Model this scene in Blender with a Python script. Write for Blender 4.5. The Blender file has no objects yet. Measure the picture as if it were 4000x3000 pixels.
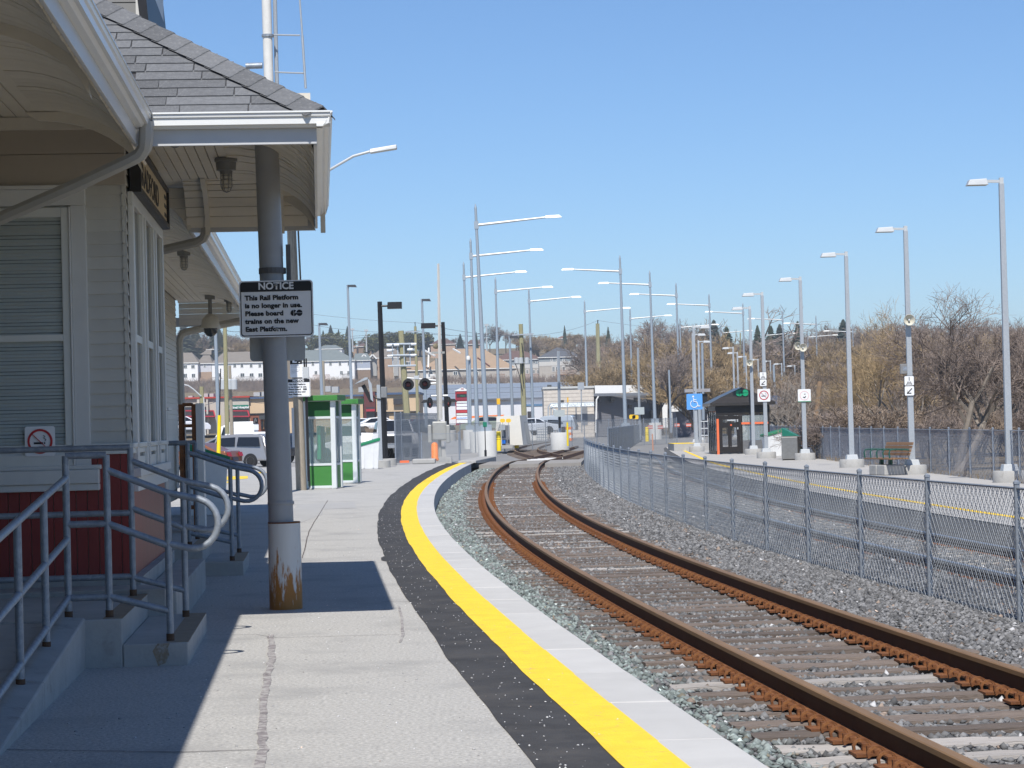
import bpy, math, random
import numpy as np
from mathutils import Vector, Matrix
R=math.radians
random.seed(7); rng=np.random.default_rng(7)
SC=bpy.context.scene; COL=SC.collection
# ---------------------------------------------------------------- camera, sky, sun, exposure
F=9000.; EYE=1.55; ROLL=R(1.45); PITCH=math.atan2(155,F)
cam_d=bpy.data.cameras.new('camera'); cam=bpy.data.objects.new('camera',cam_d); COL.objects.link(cam)
cam_d.sensor_width=36; cam_d.lens=36*F/4000; cam_d.clip_start=.1; cam_d.clip_end=6000
cam.matrix_world=Matrix.Translation((0,0,EYE))@Matrix.Rotation(math.pi/2+PITCH,4,'X')@Matrix.Rotation(-ROLL,4,'Z')
SC.camera=cam
W=bpy.data.worlds.new('World'); SC.world=W; W.use_nodes=True
nt=W.node_tree; sky=nt.nodes.new('ShaderNodeTexSky'); sky.sky_type='NISHITA'; sky.sun_disc=False
SUN_EL=53.2; SUN_AZ=-94.2
sky.sun_elevation=R(SUN_EL); sky.sun_rotation=R(180+4.2); sky.air_density=.95; sky.dust_density=0.; sky.ozone_density=10.; sky.altitude=250
bg=nt.nodes['Background']; bg.inputs[1].default_value=.108; nt.links.new(sky.outputs[0],bg.inputs[0])
sl=bpy.data.lights.new('sun','SUN'); sl.energy=5.0; sl.angle=R(.5); sl.color=(1,.955,.89)
so=bpy.data.objects.new('sun',sl); COL.objects.link(so); so.location=(0,-20,60)
ld=Vector((math.cos(R(SUN_EL))*.073,math.cos(R(SUN_EL))*.997,-math.sin(R(SUN_EL))))
so.rotation_euler=ld.to_track_quat('-Z','Y').to_euler()
SC.view_settings.view_transform='Standard'; SC.view_settings.look='None'; SC.view_settings.gamma=1
SC.view_settings.exposure=.24; SC.view_settings.use_curve_mapping=False
try:
    SC.cycles.max_bounces=6; SC.cycles.transparent_max_bounces=24
except Exception: pass
# ---------------------------------------------------------------- measuring helpers: photo pixel -> world point
def ray(x,y):
    u=(x-2000)/F; v=(1500-y)/F; c,s=math.cos(ROLL),math.sin(ROLL)
    X=u*c+v*s; V=-u*s+v*c; c,s=math.cos(PITCH),math.sin(PITCH)
    return X,c-V*s,s+V*c
def G(x,y,z=0.):
    a,b,d=ray(x,y); t=(z-EYE)/d; return Vector((a*t,b*t,z))
def A(x,y,Y):
    a,b,d=ray(x,y); t=Y/b; return Vector((a*t,Y,EYE+d*t))
AB=R(4.8); CA,SA=math.cos(AB),math.sin(AB)      # the station stands 4.8 degrees off the camera axis
def L2W(s,d,z=0.): return Vector((s*CA-d*SA,s*SA+d*CA,z))
def W2L(X,Y): return X*CA+Y*SA,-X*SA+Y*CA
def AD(x,y,d):
    X,Y,Z=ray(x,y); s_,d_=W2L(X,Y); t=d/d_; return Vector((s_*t,d,EYE+Z*t))
def AS(x,y,s):
    X,Y,Z=ray(x,y); s_,d_=W2L(X,Y); t=s/s_; return Vector((s,d_*t,EYE+Z*t))
# ---------------------------------------------------------------- materials
MATS={}
def M(name,col,rough=.6,metal=0.,var=.12,scale=6.,bump=0.,bscale=None,col2=None,mix=(.45,.6),spec=.35,rnd=0.,stretch=None,detail=6,coat=0,sc2=None):
    if name in MATS: return MATS[name]
    m=bpy.data.materials.new(name); m.use_nodes=True; t=m.node_tree; N=t.nodes; K=t.links
    b=N['Principled BSDF']; b.inputs['Roughness'].default_value=rough; b.inputs['Metallic'].default_value=metal
    b.inputs['Specular IOR Level'].default_value=spec; b.inputs['Coat Weight'].default_value=coat
    tc=N.new('ShaderNodeTexCoord'); src=tc.outputs['Object']
    if stretch:
        mp=N.new('ShaderNodeMapping'); mp.inputs['Scale'].default_value=stretch; K.new(src,mp.inputs[0]); src=mp.outputs[0]
    n=N.new('ShaderNodeTexNoise'); n.inputs['Scale'].default_value=scale; n.inputs['Detail'].default_value=detail; n.inputs['Roughness'].default_value=.65; K.new(src,n.inputs[0])
    hs=N.new('ShaderNodeHueSaturation'); hs.inputs['Color'].default_value=(*col,1)
    mr=N.new('ShaderNodeMapRange'); mr.inputs[1].default_value=.25; mr.inputs[2].default_value=.75; mr.inputs[3].default_value=1-var; mr.inputs[4].default_value=1+var; K.new(n.outputs[0],mr.inputs[0])
    val=mr.outputs[0]
    if rnd:
        oi=N.new('ShaderNodeObjectInfo'); m2=N.new('ShaderNodeMapRange'); m2.inputs[3].default_value=1-rnd; m2.inputs[4].default_value=1+rnd; K.new(oi.outputs['Random'],m2.inputs[0])
        mu=N.new('ShaderNodeMath'); mu.operation='MULTIPLY'; K.new(val,mu.inputs[0]); K.new(m2.outputs[0],mu.inputs[1]); val=mu.outputs[0]
    K.new(val,hs.inputs['Value']); out=hs.outputs[0]
    if col2:
        n2=N.new('ShaderNodeTexNoise'); n2.inputs['Scale'].default_value=sc2 or scale*1.7; n2.inputs['Detail'].default_value=8; n2.inputs['Roughness'].default_value=.7; K.new(src,n2.inputs[0])
        r2=N.new('ShaderNodeMapRange'); r2.inputs[1].default_value=mix[0]; r2.inputs[2].default_value=mix[1]; K.new(n2.outputs[0],r2.inputs[0])
        mx=N.new('ShaderNodeMix'); mx.data_type='RGBA'; K.new(r2.outputs[0],mx.inputs[0]); K.new(out,mx.inputs[6]); mx.inputs[7].default_value=(*col2,1); out=mx.outputs[2]
    K.new(out,b.inputs['Base Color'])
    if bump:
        n3=N.new('ShaderNodeTexNoise'); n3.inputs['Scale'].default_value=bscale or scale*4; n3.inputs['Detail'].default_value=5; K.new(src,n3.inputs[0])
        bp=N.new('ShaderNodeBump'); bp.inputs['Strength'].default_value=bump; bp.inputs['Distance'].default_value=.01; K.new(n3.outputs[0],bp.inputs['Height']); K.new(bp.outputs[0],b.inputs['Normal'])
    MATS[name]=m; return m
def MG(name,col,rough=.05,alpha=.25):
    m=bpy.data.materials.new(name); m.use_nodes=True; t=m.node_tree; b=t.nodes['Principled BSDF']
    b.inputs['Base Color'].default_value=(*col,1); b.inputs['Roughness'].default_value=rough; b.inputs['Alpha'].default_value=alpha; b.inputs['Specular IOR Level'].default_value=.6
    return m
# ---------------------------------------------------------------- mesh helpers
OFF={}
def basis(ax):
    ax=Vector(ax).normalized(); u=ax.orthogonal().normalized()
    if abs(ax.z)>.9: u=(Vector((1,0,0))-ax*ax.x).normalized()
    return ax,u,ax.cross(u)
class MB:
    def __init__(s): s.v=[]; s.f=[]
    def add(s,vs,fs):
        n=len(s.v); s.v+= [tuple(p) for p in vs]; s.f+=[tuple(n+i for i in f) for f in fs]; return s
    def box(s,x0,x1,y0,y1,z0,z1):
        return s.add([(x0,y0,z0),(x1,y0,z0),(x1,y1,z0),(x0,y1,z0),(x0,y0,z1),(x1,y0,z1),(x1,y1,z1),(x0,y1,z1)],[(3,2,1,0),(4,5,6,7),(0,1,5,4),(1,2,6,5),(2,3,7,6),(3,0,4,7)])
    def hexa(s,b,t):
        return s.add(list(b)+list(t),[(3,2,1,0),(4,5,6,7),(0,1,5,4),(1,2,6,5),(2,3,7,6),(3,0,4,7)])
    def tube(s,p,q,r,r2=None,n=8,cap=True):
        p,q=Vector(p),Vector(q); r2=r if r2 is None else r2
        if (q-p).length<1e-6: return s
        ax,u,w=basis(q-p); vs=[]
        for c,rr in ((p,r),(q,r2)):
            for i in range(n):
                a=2*math.pi*i/n; vs.append(c+u*(rr*math.cos(a))+w*(rr*math.sin(a)))
        fs=[(i,(i+1)%n,n+(i+1)%n,n+i) for i in range(n)]
        if cap: fs+=[tuple(range(n-1,-1,-1)),tuple(range(n,2*n))]
        return s.add(vs,fs)
    def bar(s,p,q,w,h,up=(0,0,1)):
        p,q=Vector(p),Vector(q); ax=(q-p).normalized(); sd=ax.cross(Vector(up))
        if sd.length<1e-4: sd=Vector((1,0,0))
        sd.normalize(); u=sd.cross(ax).normalized(); a,b=sd*w/2,u*h/2
        return s.hexa([p-a-b,p+a-b,q+a-b,q-a-b],[p-a+b,p+a+b,q+a+b,q-a+b])
    def path(s,pts,r,n=8,rs=None):
        pts=[Vector(p) for p in pts]; m=len(pts); vs=[]; prev=None
        for i,p in enumerate(pts):
            t=(pts[min(i+1,m-1)]-pts[max(i-1,0)]).normalized()
            if prev is None: ax,u,w=basis(t)
            else:
                u=(prev-t*prev.dot(t)).normalized(); w=t.cross(u)
            prev=u; rr=rs[i] if rs else r
            for k in range(n):
                a=2*math.pi*k/n; vs.append(p+u*(rr*math.cos(a))+w*(rr*math.sin(a)))
        fs=[(i*n+k,i*n+(k+1)%n,(i+1)*n+(k+1)%n,(i+1)*n+k) for i in range(m-1) for k in range(n)]
        fs+=[tuple(range(n-1,-1,-1)),tuple(range((m-1)*n,m*n))]
        return s.add(vs,fs)
    def prism(s,poly,vec):
        vec=Vector(vec); n=len(poly); P=[Vector(p) for p in poly]
        return s.add(P+[p+vec for p in P],[tuple(range(n-1,-1,-1)),tuple(range(n,2*n))]+[(i,(i+1)%n,n+(i+1)%n,n+i) for i in range(n)])
    def lathe(s,prof,c=(0,0,0),n=16,ax=(0,0,1)):
        ax,u,w=basis(ax); c=Vector(c); vs=[]; m=len(prof)
        for r,z in prof:
            for k in range(n):
                a=2*math.pi*k/n; vs.append(c+ax*z+u*(r*math.cos(a))+w*(r*math.sin(a)))
        fs=[(i*n+k,i*n+(k+1)%n,(i+1)*n+(k+1)%n,(i+1)*n+k) for i in range(m-1) for k in range(n)]
        if prof[0][0]>1e-5: fs.append(tuple(range(n-1,-1,-1)))
        if prof[-1][0]>1e-5: fs.append(tuple(range((m-1)*n,m*n)))
        return s.add(vs,fs)
    def quad(s,*p): return s.add(p,[tuple(range(len(p)))])
    def mesh(s,name,mat,smooth=False,off=None):
        me=bpy.data.meshes.new(name)
        vs=s.v if off is None else [(x-off[0],y-off[1],z-off[2]) for x,y,z in s.v]
        me.from_pydata(vs,[],s.f)
        if mat: me.materials.append(mat)
        if smooth:
            for p in me.polygons: p.use_smooth=True
            me.set_sharp_from_angle(angle=R(40))
        me.update(); return me
    def build(s,name,mat,parent=None,smooth=False,bevel=0,**props):
        off=OFF.get(parent.name) if parent else None
        o=bpy.data.objects.new(name,s.mesh(name,mat,smooth,off)); COL.objects.link(o)
        if parent:
            o.parent=parent
            if off is not None: OFF[o.name]=off
        if bevel:
            b=o.modifiers.new('bevel','BEVEL'); b.width=bevel; b.segments=2; b.limit_method='ANGLE'
        for k,v in props.items(): o[k]=v
        return o
def inst(name,me,parent,loc=(0,0,0),rot=(0,0,0),scale=None,**props):
    o=bpy.data.objects.new(name,me); COL.objects.link(o)
    if parent:
        o.parent=parent; off=OFF.get(parent.name)
        if off is not None: loc=tuple(a-b for a,b in zip(loc,off))
    o.location=loc; o.rotation_euler=rot
    if scale: o.scale=scale
    for k,v in props.items(): o[k]=v
    return o
def tag(o,label,cat,group=None):
    o['label']=label; o['category']=cat
    if group: o['group']=group
    return o
def struct(o): o['kind']='structure'; return o
def thing(name,label,cat,loc=(0,0,0),rz=0.,group=None,off=None):
    o=bpy.data.objects.new(name,None); COL.objects.link(o); o.location=loc; o.rotation_euler=(0,0,rz); o.empty_display_size=.2
    tag(o,label,cat,group)
    if off is not None: OFF[o.name]=tuple(off)
    return o
def wthing(name,label,cat,loc,group=None): return thing(name,label,cat,loc,0,group,loc)          # verts given in world coordinates
def bthing(name,label,cat,s,d,z=0,group=None): return thing(name,label,cat,L2W(s,d,z),AB,group,(s,d,z))  # verts given in station coordinates (s across, d along)
def kids(o): return KIDS.get(o.name,[])
def copy_tree(o,loc,rz=None,label=None,scale=None):
    c=o.copy(); COL.objects.link(c); c.location=loc
    if rz is not None: c.rotation_euler=(0,0,rz)
    if scale: c.scale=(scale,)*3
    if label: c['label']=label
    for ch in o.children:
        k=ch.copy(); COL.objects.link(k); k.parent=c
        for g in ch.children:
            q=g.copy(); COL.objects.link(q); q.parent=k
    return c
def text_mesh(body,size,bold=.0,align='LEFT',spacing=1.):
    cu=bpy.data.curves.new('lettering','FONT'); cu.body=body; cu.size=size; cu.offset=bold; cu.align_x=align; cu.extrude=.0012; cu.space_character=spacing; cu.resolution_u=3
    o=bpy.data.objects.new('lettering',cu); COL.objects.link(o)
    dg=bpy.context.evaluated_depsgraph_get(); me=bpy.data.meshes.new_from_object(o.evaluated_get(dg))
    bpy.data.objects.remove(o); bpy.data.curves.remove(cu); return me
def lettering(body,size,mat,parent,loc,rot=(math.pi/2,0,0),bold=0.,align='LEFT',name='lettering',sx=1.,spacing=1.):
    me=text_mesh(body,size,bold,align,spacing); me.materials.clear(); me.materials.append(mat)
    return inst(name,me,parent,loc,rot,(sx,1,1))
# ---------------------------------------------------------------- shared materials
m_conc=M('platform concrete',(.40,.39,.368),.85,var=.44,scale=44,bump=.8,bscale=60,col2=(.29,.285,.275),mix=(.50,.72),sc2=.9,detail=4)
m_conc2=M('cast concrete',(.36,.355,.34),.85,var=.14,scale=3,bump=.25,bscale=40,col2=(.24,.23,.21),mix=(.56,.75))
m_curb=M('new edge concrete',(.475,.47,.458),.8,var=.07,scale=2.5,bump=.12,bscale=60,rnd=.05)
m_asph=M('black asphalt strip',(.046,.045,.046),.82,var=.35,scale=2.,bump=.6,bscale=90,col2=(.075,.07,.066),mix=(.5,.68),sc2=1.6)
m_yel=M('yellow line paint',(.86,.585,.035),.65,var=.10,scale=4,bump=.7,bscale=70,col2=(.62,.43,.08),mix=(.54,.72),sc2=9)
m_galv=M('galvanised steel',(.36,.39,.42),.45,.25,var=.10,scale=22,col2=(.46,.48,.50),mix=(.5,.7))
m_galv_d=M('weathered galvanised pipe',(.24,.27,.31),.5,.35,var=.25,scale=14,col2=(.34,.37,.41),mix=(.5,.68))
m_wire=M('chain link wire',(.34,.365,.385),.5,.25,var=.2,scale=9)
m_rust=M('rusty steel',(.145,.055,.02),.85,var=.3,scale=9,bump=.3,bscale=60,col2=(.24,.10,.034),mix=(.48,.64))
m_rail=M('rail head rust film',(.235,.135,.055),.5,.15,var=.16,scale=1.6,stretch=(6,.4,6))
m_railw=M('rail web rust',(.072,.032,.014),.75,.1,var=.2,scale=5,col2=(.13,.055,.018),mix=(.58,.72))
m_tie=M('weathered tie wood',(.155,.125,.105),.9,var=.25,scale=5,stretch=(1.2,14,14),bump=.5,bscale=10,rnd=.28,col2=(.07,.055,.047),mix=(.52,.66))
m_tie2=M('bleached tie wood',(.37,.345,.32),.9,var=.2,scale=5,stretch=(1.2,14,14),bump=.5,bscale=10,rnd=.1,col2=(.25,.21,.19),mix=(.55,.7))
m_black=M('black painted metal',(.018,.018,.02),.45,.1,var=.15,scale=8)
m_white=M('white paint',(.74,.74,.72),.5,var=.05,scale=6)
m_signw=M('sign white sheeting',(.72,.73,.74),.45,var=.03,scale=8)
m_signk=M('sign black print',(.012,.012,.014),.5,var=.05)
m_signr=M('sign red print',(.45,.025,.03),.5,var=.05)
m_green=M('green paint',(.05,.20,.045),.5,var=.08,scale=5)
m_green2=M('green lid plastic',(.012,.19,.085),.5,var=.08)
m_yellow=M('yellow plastic',(.80,.60,.015),.5,var=.05)
m_orange=M('orange paint',(.75,.16,.06),.5,var=.06)
m_wood=M('grey pole wood',(.32,.28,.22),.9,var=.2,scale=4,stretch=(10,10,.6),bump=.3,col2=(.2,.17,.13),mix=(.5,.65))
m_woodg=M('treated pole wood',(.30,.28,.16),.9,var=.15,scale=4,stretch=(8,8,.5),col2=(.22,.2,.12),mix=(.5,.65))
m_glassd=M('dark window glass',(.03,.036,.042),.08,var=.2,scale=1.2,spec=.6)
m_earth=M('dry earth and dead grass',(.21,.165,.10),.95,var=.25,scale=.6,bump=.6,bscale=20,col2=(.13,.10,.06),mix=(.45,.62))
m_lot=M('grey parking asphalt',(.29,.285,.275),.9,var=.1,scale=.5,bump=.3,bscale=40,col2=(.36,.35,.33),mix=(.55,.7))
m_ball=M('ballast bed',(.135,.135,.137),.95,var=.4,scale=18,bump=1.,bscale=30,col2=(.21,.21,.21),mix=(.5,.62),sc2=26)

# ---------------------------------------------------------------- ground, tracks, platforms
_Y=[2,6,10.9,12.5,14.76,16.06,18.1,19.93,22.7,25.2,29.6,33.55,38.7,44,48.8,54.5,61.8,71.2,82,95.7, 15,16.76,18,19.7,20.6,22.5,24.55,28.3,33.8,41.2,46,50.7,56,63,72,81,90.6,100]
_X=[3.15,2.7,2.18,1.99,1.75,1.64,1.45,1.24,1.01,.785,.42,.14,-.14,-.38,-.54,-.66,-.76,-.80,-.68,-.40, 1.78,1.63,1.46,1.29,1.19,1.02,.82,.54,.18,-.19,-.44,-.61,-.71,-.76,-.74,-.67,-.5,-.19]
_pf=np.polyfit((np.array(_Y)-50)/50,np.array(_X)+.752,6)
def XC(Y): return float(np.polyval(_pf,(min(Y,104)-50)/50)) + max(0,Y-104)*.03
ZR=-.13; ZE=-.22; ZRE=-.35
def ys(a,b,k=.012,mn=.12):
    out=[a]; 
    while out[-1]<b: out.append(out[-1]+max(mn,out[-1]*k))
    out[-1]=b; return out
def ribbon(f0,f1,ysq,z0,z1=None,name='r',mat=None,parent=None):
    z1=z0 if z1 is None else z1; b=MB(); n=len(ysq)
    b.v=[p for y in ysq for p in ((f0(y),y,z0(y) if callable(z0) else z0),(f1(y),y,z1(y) if callable(z1) else z1))]
    b.f=[(2*i,2*i+1,2*i+3,2*i+2) for i in range(n-1)]
    return b.build(name,mat,parent)
def wob(seed,amp,fr):
    r=random.Random(seed); ph=[r.uniform(0,6.3) for _ in range(5)]
    return lambda y: amp*sum(math.sin(y*fr*(1.7**k)+ph[k])/(1.35**k) for k in range(5))*.5
YS=ys(2,94)
plat=ribbon(lambda y:-40,lambda y:XC(y)-1.95,YS,0.,0.,'platform',m_conc); struct(plat)
w1=wob(1,.012,.7); w2=wob(2,.006,1.3); w3=wob(3,.008,1.1)
ribbon(lambda y:XC(y)-2.93+w1(y)*max(1,y/30)-max(0,(y-60))*.004,lambda y:XC(y)-2.5,YS,.004,.004,'asphalt_strip',m_asph,plat)
ribbon(lambda y:XC(y)-2.54+w3(y),lambda y:XC(y)-2.245+w2(y),YS,.008,.008,'yellow_line',m_yel,plat)
y=2.0
while y<90.5:                                            # precast edge slabs of the platform
    y2=min(y+1.52,90.6); b=MB(); g=.004*max(1,y/25)
    P=lambda o,yy,z:(XC(yy)+o,yy,z)
    dz=random.uniform(-.003,.003)
    a0,a1=y+g,y2-g
    b.hexa([P(-2.26,a0,-.4),P(-1.92,a0,-.4),P(-1.92,a1,-.4),P(-2.26,a1,-.4)],[P(-2.26,a0,.012+dz),P(-1.92,a0,.012+dz),P(-1.92,a1,.012+dz),P(-2.26,a1,.012+dz)])
    b.build('edge_slab',m_curb,plat,bevel=.012 if y<45 else 0); y=y2
# joints and sealed cracks of the platform slab
m_joint=M('joint sealant',(.215,.195,.195),.9,var=.35,scale=9,col2=(.36,.345,.33),mix=(.46,.56),sc2=11)
m_crack=M('dark crack',(.10,.085,.08),.95,var=.3,scale=9)
def crack(pts,w,mat=m_joint,seed=0,name='sealed_crack',z=.004):
    r=random.Random(seed); b=MB(); L=[G(*p) for p in pts]; out=[]
    for p,q in zip(L[:-1],L[1:]):
        n=max(2,int((q-p).length/.06))
        for i in range(n): out.append(p.lerp(q,i/n))
    out.append(L[-1]); d=(L[-1]-L[0]).normalized(); nrm=Vector((-d.y,d.x,0)); off=0; a=w*.5
    for p in out:
        off=off*.92+r.uniform(-1,1)*w*.16; a=a*.75+.25*w*r.uniform(.3,.8)
        b.v+=[tuple(p+nrm*(off-a)+Vector((0,0,z))),tuple(p+nrm*(off+a)+Vector((0,0,z)))]
    b.f=[(2*i,2*i+1,2*i+3,2*i+2) for i in range(len(out)-1)]
    return b.build(name,mat,plat)
crack([(1062,2480),(1040,2640),(1020,2830),(1008,3050)],.042,m_joint,3)
crack([(1560,2370),(1575,2480),(1565,2510)],.02,m_joint,4)
crack([(-100,2928),(350,2935),(700,2940),(1010,2930)],.010,m_crack,5,'crack')
crack([(800,2482),(1000,2480),(1080,2492),(1560,2480)],.008,m_crack,6,'crack')
crack([(1500,2350),(1640,2352)],.012,m_crack,7,'crack')
crack([(1150,1958),(1280,1960),(1400,1958)],.014,m_crack,8,'crack')
crack([(1330,1868),(1420,1845),(1540,1850)],.02,m_crack,9,'crack')
crack([(1280,1955),(1210,2070),(1180,2180)],.012,m_crack,10,'crack')
w4=wob(4,.06,1.4)
b=MB()
for yy,x0,x1 in [(2178,1485,1545),(2190,1500,1560)]: pass
p=[G(1488,2180),G(1500,2174),G(1560,2176),G(1565,2196),G(1510,2194),G(1490,2190)]
b.quad(*[(v.x,v.y,.0045) for v in p]); b.build('asphalt_patch',m_asph,plat)
# newer patch slabs beside the phone booths
b=MB(); pp=[G(1060,2085),G(1165,1972),G(1385,1962),G(1395,1985),G(1260,1990),G(1260,2010)]
b.quad(*[(v.x,v.y,.003) for v in pp]); b.build('repair_slab',M('patched concrete',(.36,.355,.345),.85,var=.1,scale=2,bump=.2,bscale=40),plat)
# ballast bed: one lofted sheet from the platform to the east platform
SEC=[(-1.94,-.335),(-1.36,-.325),(-1.2,-.338),(1.3,-.338),(1.55,-.325),(2.3,-.33),(3.2,-.40),(3.8,-.50),(6.9,-.52)]
b=MB(); YB=ys(2,104,.03,.5)
for y in YB:
    for o,z in SEC: b.v.append((XC(y)+o,y,z))
n=len(SEC)
b.f=[(i*n+k,i*n+k+1,(i+1)*n+k+1,(i+1)*n+k) for i in range(len(YB)-1) for k in range(n-1)]
struct(b.build('ballast_bed',m_ball))
def ball_z(o):
    return float(np.interp(o,[s[0] for s in SEC],[s[1] for s in SEC]))
# loose stones: real geometry, one mesh
def stones(name,n,y0,y1,o0,o1,s0,s1,seed,green=False,tie_phase=True,power=1.,flat=None,bright=False):
    r=np.random.default_rng(seed)
    Y=y0+(y1-y0)*r.random(n)**power; O=o0+(o1-o0)*r.random(n)
    if tie_phase:
        ph=np.mod(Y/.52,1.); on=(ph<.5)&(np.abs(O)<1.28); keep=~on|(r.random(n)<np.clip(.10+(Y-18)/90,.10,.5)); 
        keep&=~((np.abs(np.abs(O)-.752)<.11)&(r.random(n)<.93))
        Y,O=Y[keep],O[keep]
    n=len(Y); X=np.array([XC(v) for v in Y])+O
    Z=np.interp(O,[s[0] for s in SEC],[s[1] for s in SEC])+.008
    if flat is not None: Z=np.full(n,flat)
    S=(s0+(s1-s0)*r.random(n)**1.6)
    base=np.array([(1,0,0),(0,1,0),(-1,0,0),(0,-1,0),(0,0,.75),(0,0,-.75)],float)
    V=base[None]*r.uniform(.6,1.25,(n,6,1))+r.uniform(-.28,.28,(n,6,3))
    a=r.random(n)*6.283; c,s=np.cos(a),np.sin(a)
    V=np.stack([V[...,0]*c[:,None]-V[...,1]*s[:,None],V[...,0]*s[:,None]+V[...,1]*c[:,None],V[...,2]],-1)
    V[...,2]*=r.uniform(.55,1.1,(n,1)); V*=S[:,None,None]; V+=np.stack([X,Y,Z],-1)[:,None]
    f=np.array([(0,1,4),(1,2,4),(2,3,4),(3,0,4),(1,0,5),(2,1,5),(3,2,5),(0,3,5)])
    Fc=(f[None]+6*np.arange(n)[:,None,None]).reshape(-1,3)
    me=bpy.data.meshes.new(name); me.vertices.add(n*6); me.vertices.foreach_set('co',V.reshape(-1))
    me.loops.add(Fc.size); me.loops.foreach_set('vertex_index',Fc.reshape(-1).astype(np.int32))
    me.polygons.add(len(Fc)); me.polygons.foreach_set('loop_start',np.arange(0,Fc.size,3,dtype=np.int32)); me.polygons.foreach_set('loop_total',np.full(len(Fc),3,dtype=np.int32))
    tone=.075+.165*r.random(n)**1.2; tone[r.random(n)<.006]=.5
    if bright: tone=r.uniform(.25,.7,n)
    rgb=np.stack([tone,tone*1.0,tone*1.01],-1)
    if green:
        g=(np.clip((-O-1.05)/.35,0,1)*.9)*(r.random(n)<.8); rgb=rgb*(1-g[:,None])+g[:,None]*np.stack([tone*1.02,tone*1.22,tone*1.16],-1)*1.25
    odd=r.random(n)<.03; rgb[odd]*=np.array([1.3,1.02,.82])
    at=me.color_attributes.new('tone','FLOAT_COLOR','POINT'); at.data.foreach_set('color',np.repeat(np.concatenate([rgb,np.ones((n,1))],1),6,0).reshape(-1).astype(np.float32))
    me.update(); me.validate()
    me.materials.append(m_stone); o=bpy.data.objects.new(name,me); COL.objects.link(o); o['kind']='stuff'; return o
m_stone=M('crushed stone',(.2,.2,.2),.9,var=.1,scale=30)
t=m_stone.node_tree; at=t.nodes.new('ShaderNodeVertexColor'); at.layer_name='tone'
t.links.new(at.outputs[0],[n for n in t.nodes if n.type=='HUE_SAT'][0].inputs['Color'])
stones('ballast_stones',58000,9,32,-1.9,2.75,.018,.044,1,True,power=.9)
stones('ballast_stones',36000,32,62,-1.9,2.75,.026,.055,2,True)
stones('ballast_stones',12000,62,103,-1.9,2.75,.04,.07,3,True)
stones('ballast_stones',22000,18,75,2.7,6.8,.025,.06,4,False,False)
stones('loose_grit',1000,9,60,-2.95,-2.3,.003,.009,7,False,False,1.4,.006,True)
stones('loose_grit',1100,9,45,-5.2,-2.9,.003,.009,8,False,False,1.3,.002,True)
# rails, ties, plates
RAILP=[(-.075,-.16),(.075,-.16),(.075,-.148),(.012,-.132),(.010,-.04),(.036,-.034),(.036,-.006),(.028,0),(-.028,0),(-.036,-.006),(-.036,-.034),(-.010,-.04),(-.012,-.132),(-.075,-.148)]
def rail(fx,ysq,zt,parent,name='rail'):
    b=MB(); n=len(RAILP)
    for i,y in enumerate(ysq):
        y0,y1=ysq[max(i-1,0)],ysq[min(i+1,len(ysq)-1)]; tx,ty=fx(y1)-fx(y0),y1-y0; l=math.hypot(tx,ty); nx,ny=ty/l,-tx/l
        for o,z in RAILP: b.v.append((fx(y)+nx*o,y+ny*o,zt+z))
    b.f=[(i*n+k,i*n+(k+1)%n,(i+1)*n+(k+1)%n,(i+1)*n+k) for i in range(len(ysq)-1) for k in range(n)]
    b.f.append(tuple(range(n))); b.f.append(tuple(range((len(ysq)-1)*n,len(ysq)*n))[::-1])
    o=b.build(name,m_railw,parent); me=o.data; me.materials.append(m_rail); me.materials.append(m_rust)
    for i,p in enumerate(me.polygons):
        k=i%n
        if 4<=k<=10: p.material_index=1
        elif k in(0,1,12,13): p.material_index=2
    return o
YR=ys(2,104,.02,.4)
trk=wthing('railway_track','rust brown curving railway track on old wooden ties beside the platform','railway track',(XC(2),2,-.3))
for sg in (-1,1): rail(lambda y:XC(y)+sg*.752,YR,ZR,trk)
def tie_mesh(seed,mat):
    r=random.Random(seed); b=MB(); n=9; hw=.115
    for i in range(n+1):
        x=-1.3+2.6*i/n; j=lambda a:r.uniform(-a,a)
        b.v+=[(x,-hw+j(.012),-.16),(x,hw+j(.012),-.16),(x,hw+j(.012),j(.008)),(x,.01+j(.03),.004+j(.006)),(x,-hw+j(.012),j(.008))]
    b.f=[(i*5+k,(i+1)*5+k,(i+1)*5+(k+1)%5,i*5+(k+1)%5) for i in range(n) for k in range(5)]+[(0,1,2,3,4),tuple(range(n*5,n*5+5))[::-1]]
    return b.mesh('tie',mat)
tms=[tie_mesh(i,m_tie) for i in range(5)]+[tie_mesh(9,m_tie2),tie_mesh(10,m_tie2)]
pb=MB().box(-.2,.2,-.09,.09,0,.016).box(-.1,-.075,-.09,.09,.016,.035).box(.075,.1,-.09,.09,.016,.035)
for sx in (-1,1):
    for sy in (-1,1): pb.box(sx*.115-.018,sx*.115+.018,sy*.05-.014,sy*.05+.014,.016,.055)
pm=pb.mesh('tie_plate',m_rust)
ab=MB()
for i in range(7):
    a0,a1=-.4+i*.55,-.4+(i+1)*.55; q=lambda a,r,y:(.055*math.cos(a)*r+.10,y,.05*math.sin(a)*r+.01)
    ab.hexa([q(a0,1,-.012),q(a0,.72,-.012),q(a0,.72,.012),q(a0,1,.012)],[q(a1,1,-.012),q(a1,.72,-.012),q(a1,.72,.012),q(a1,1,.012)])
am=ab.mesh('rail_anchor',m_rust)
k=int(9.2/.52); nt_=0; rt=random.Random(5)
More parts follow.
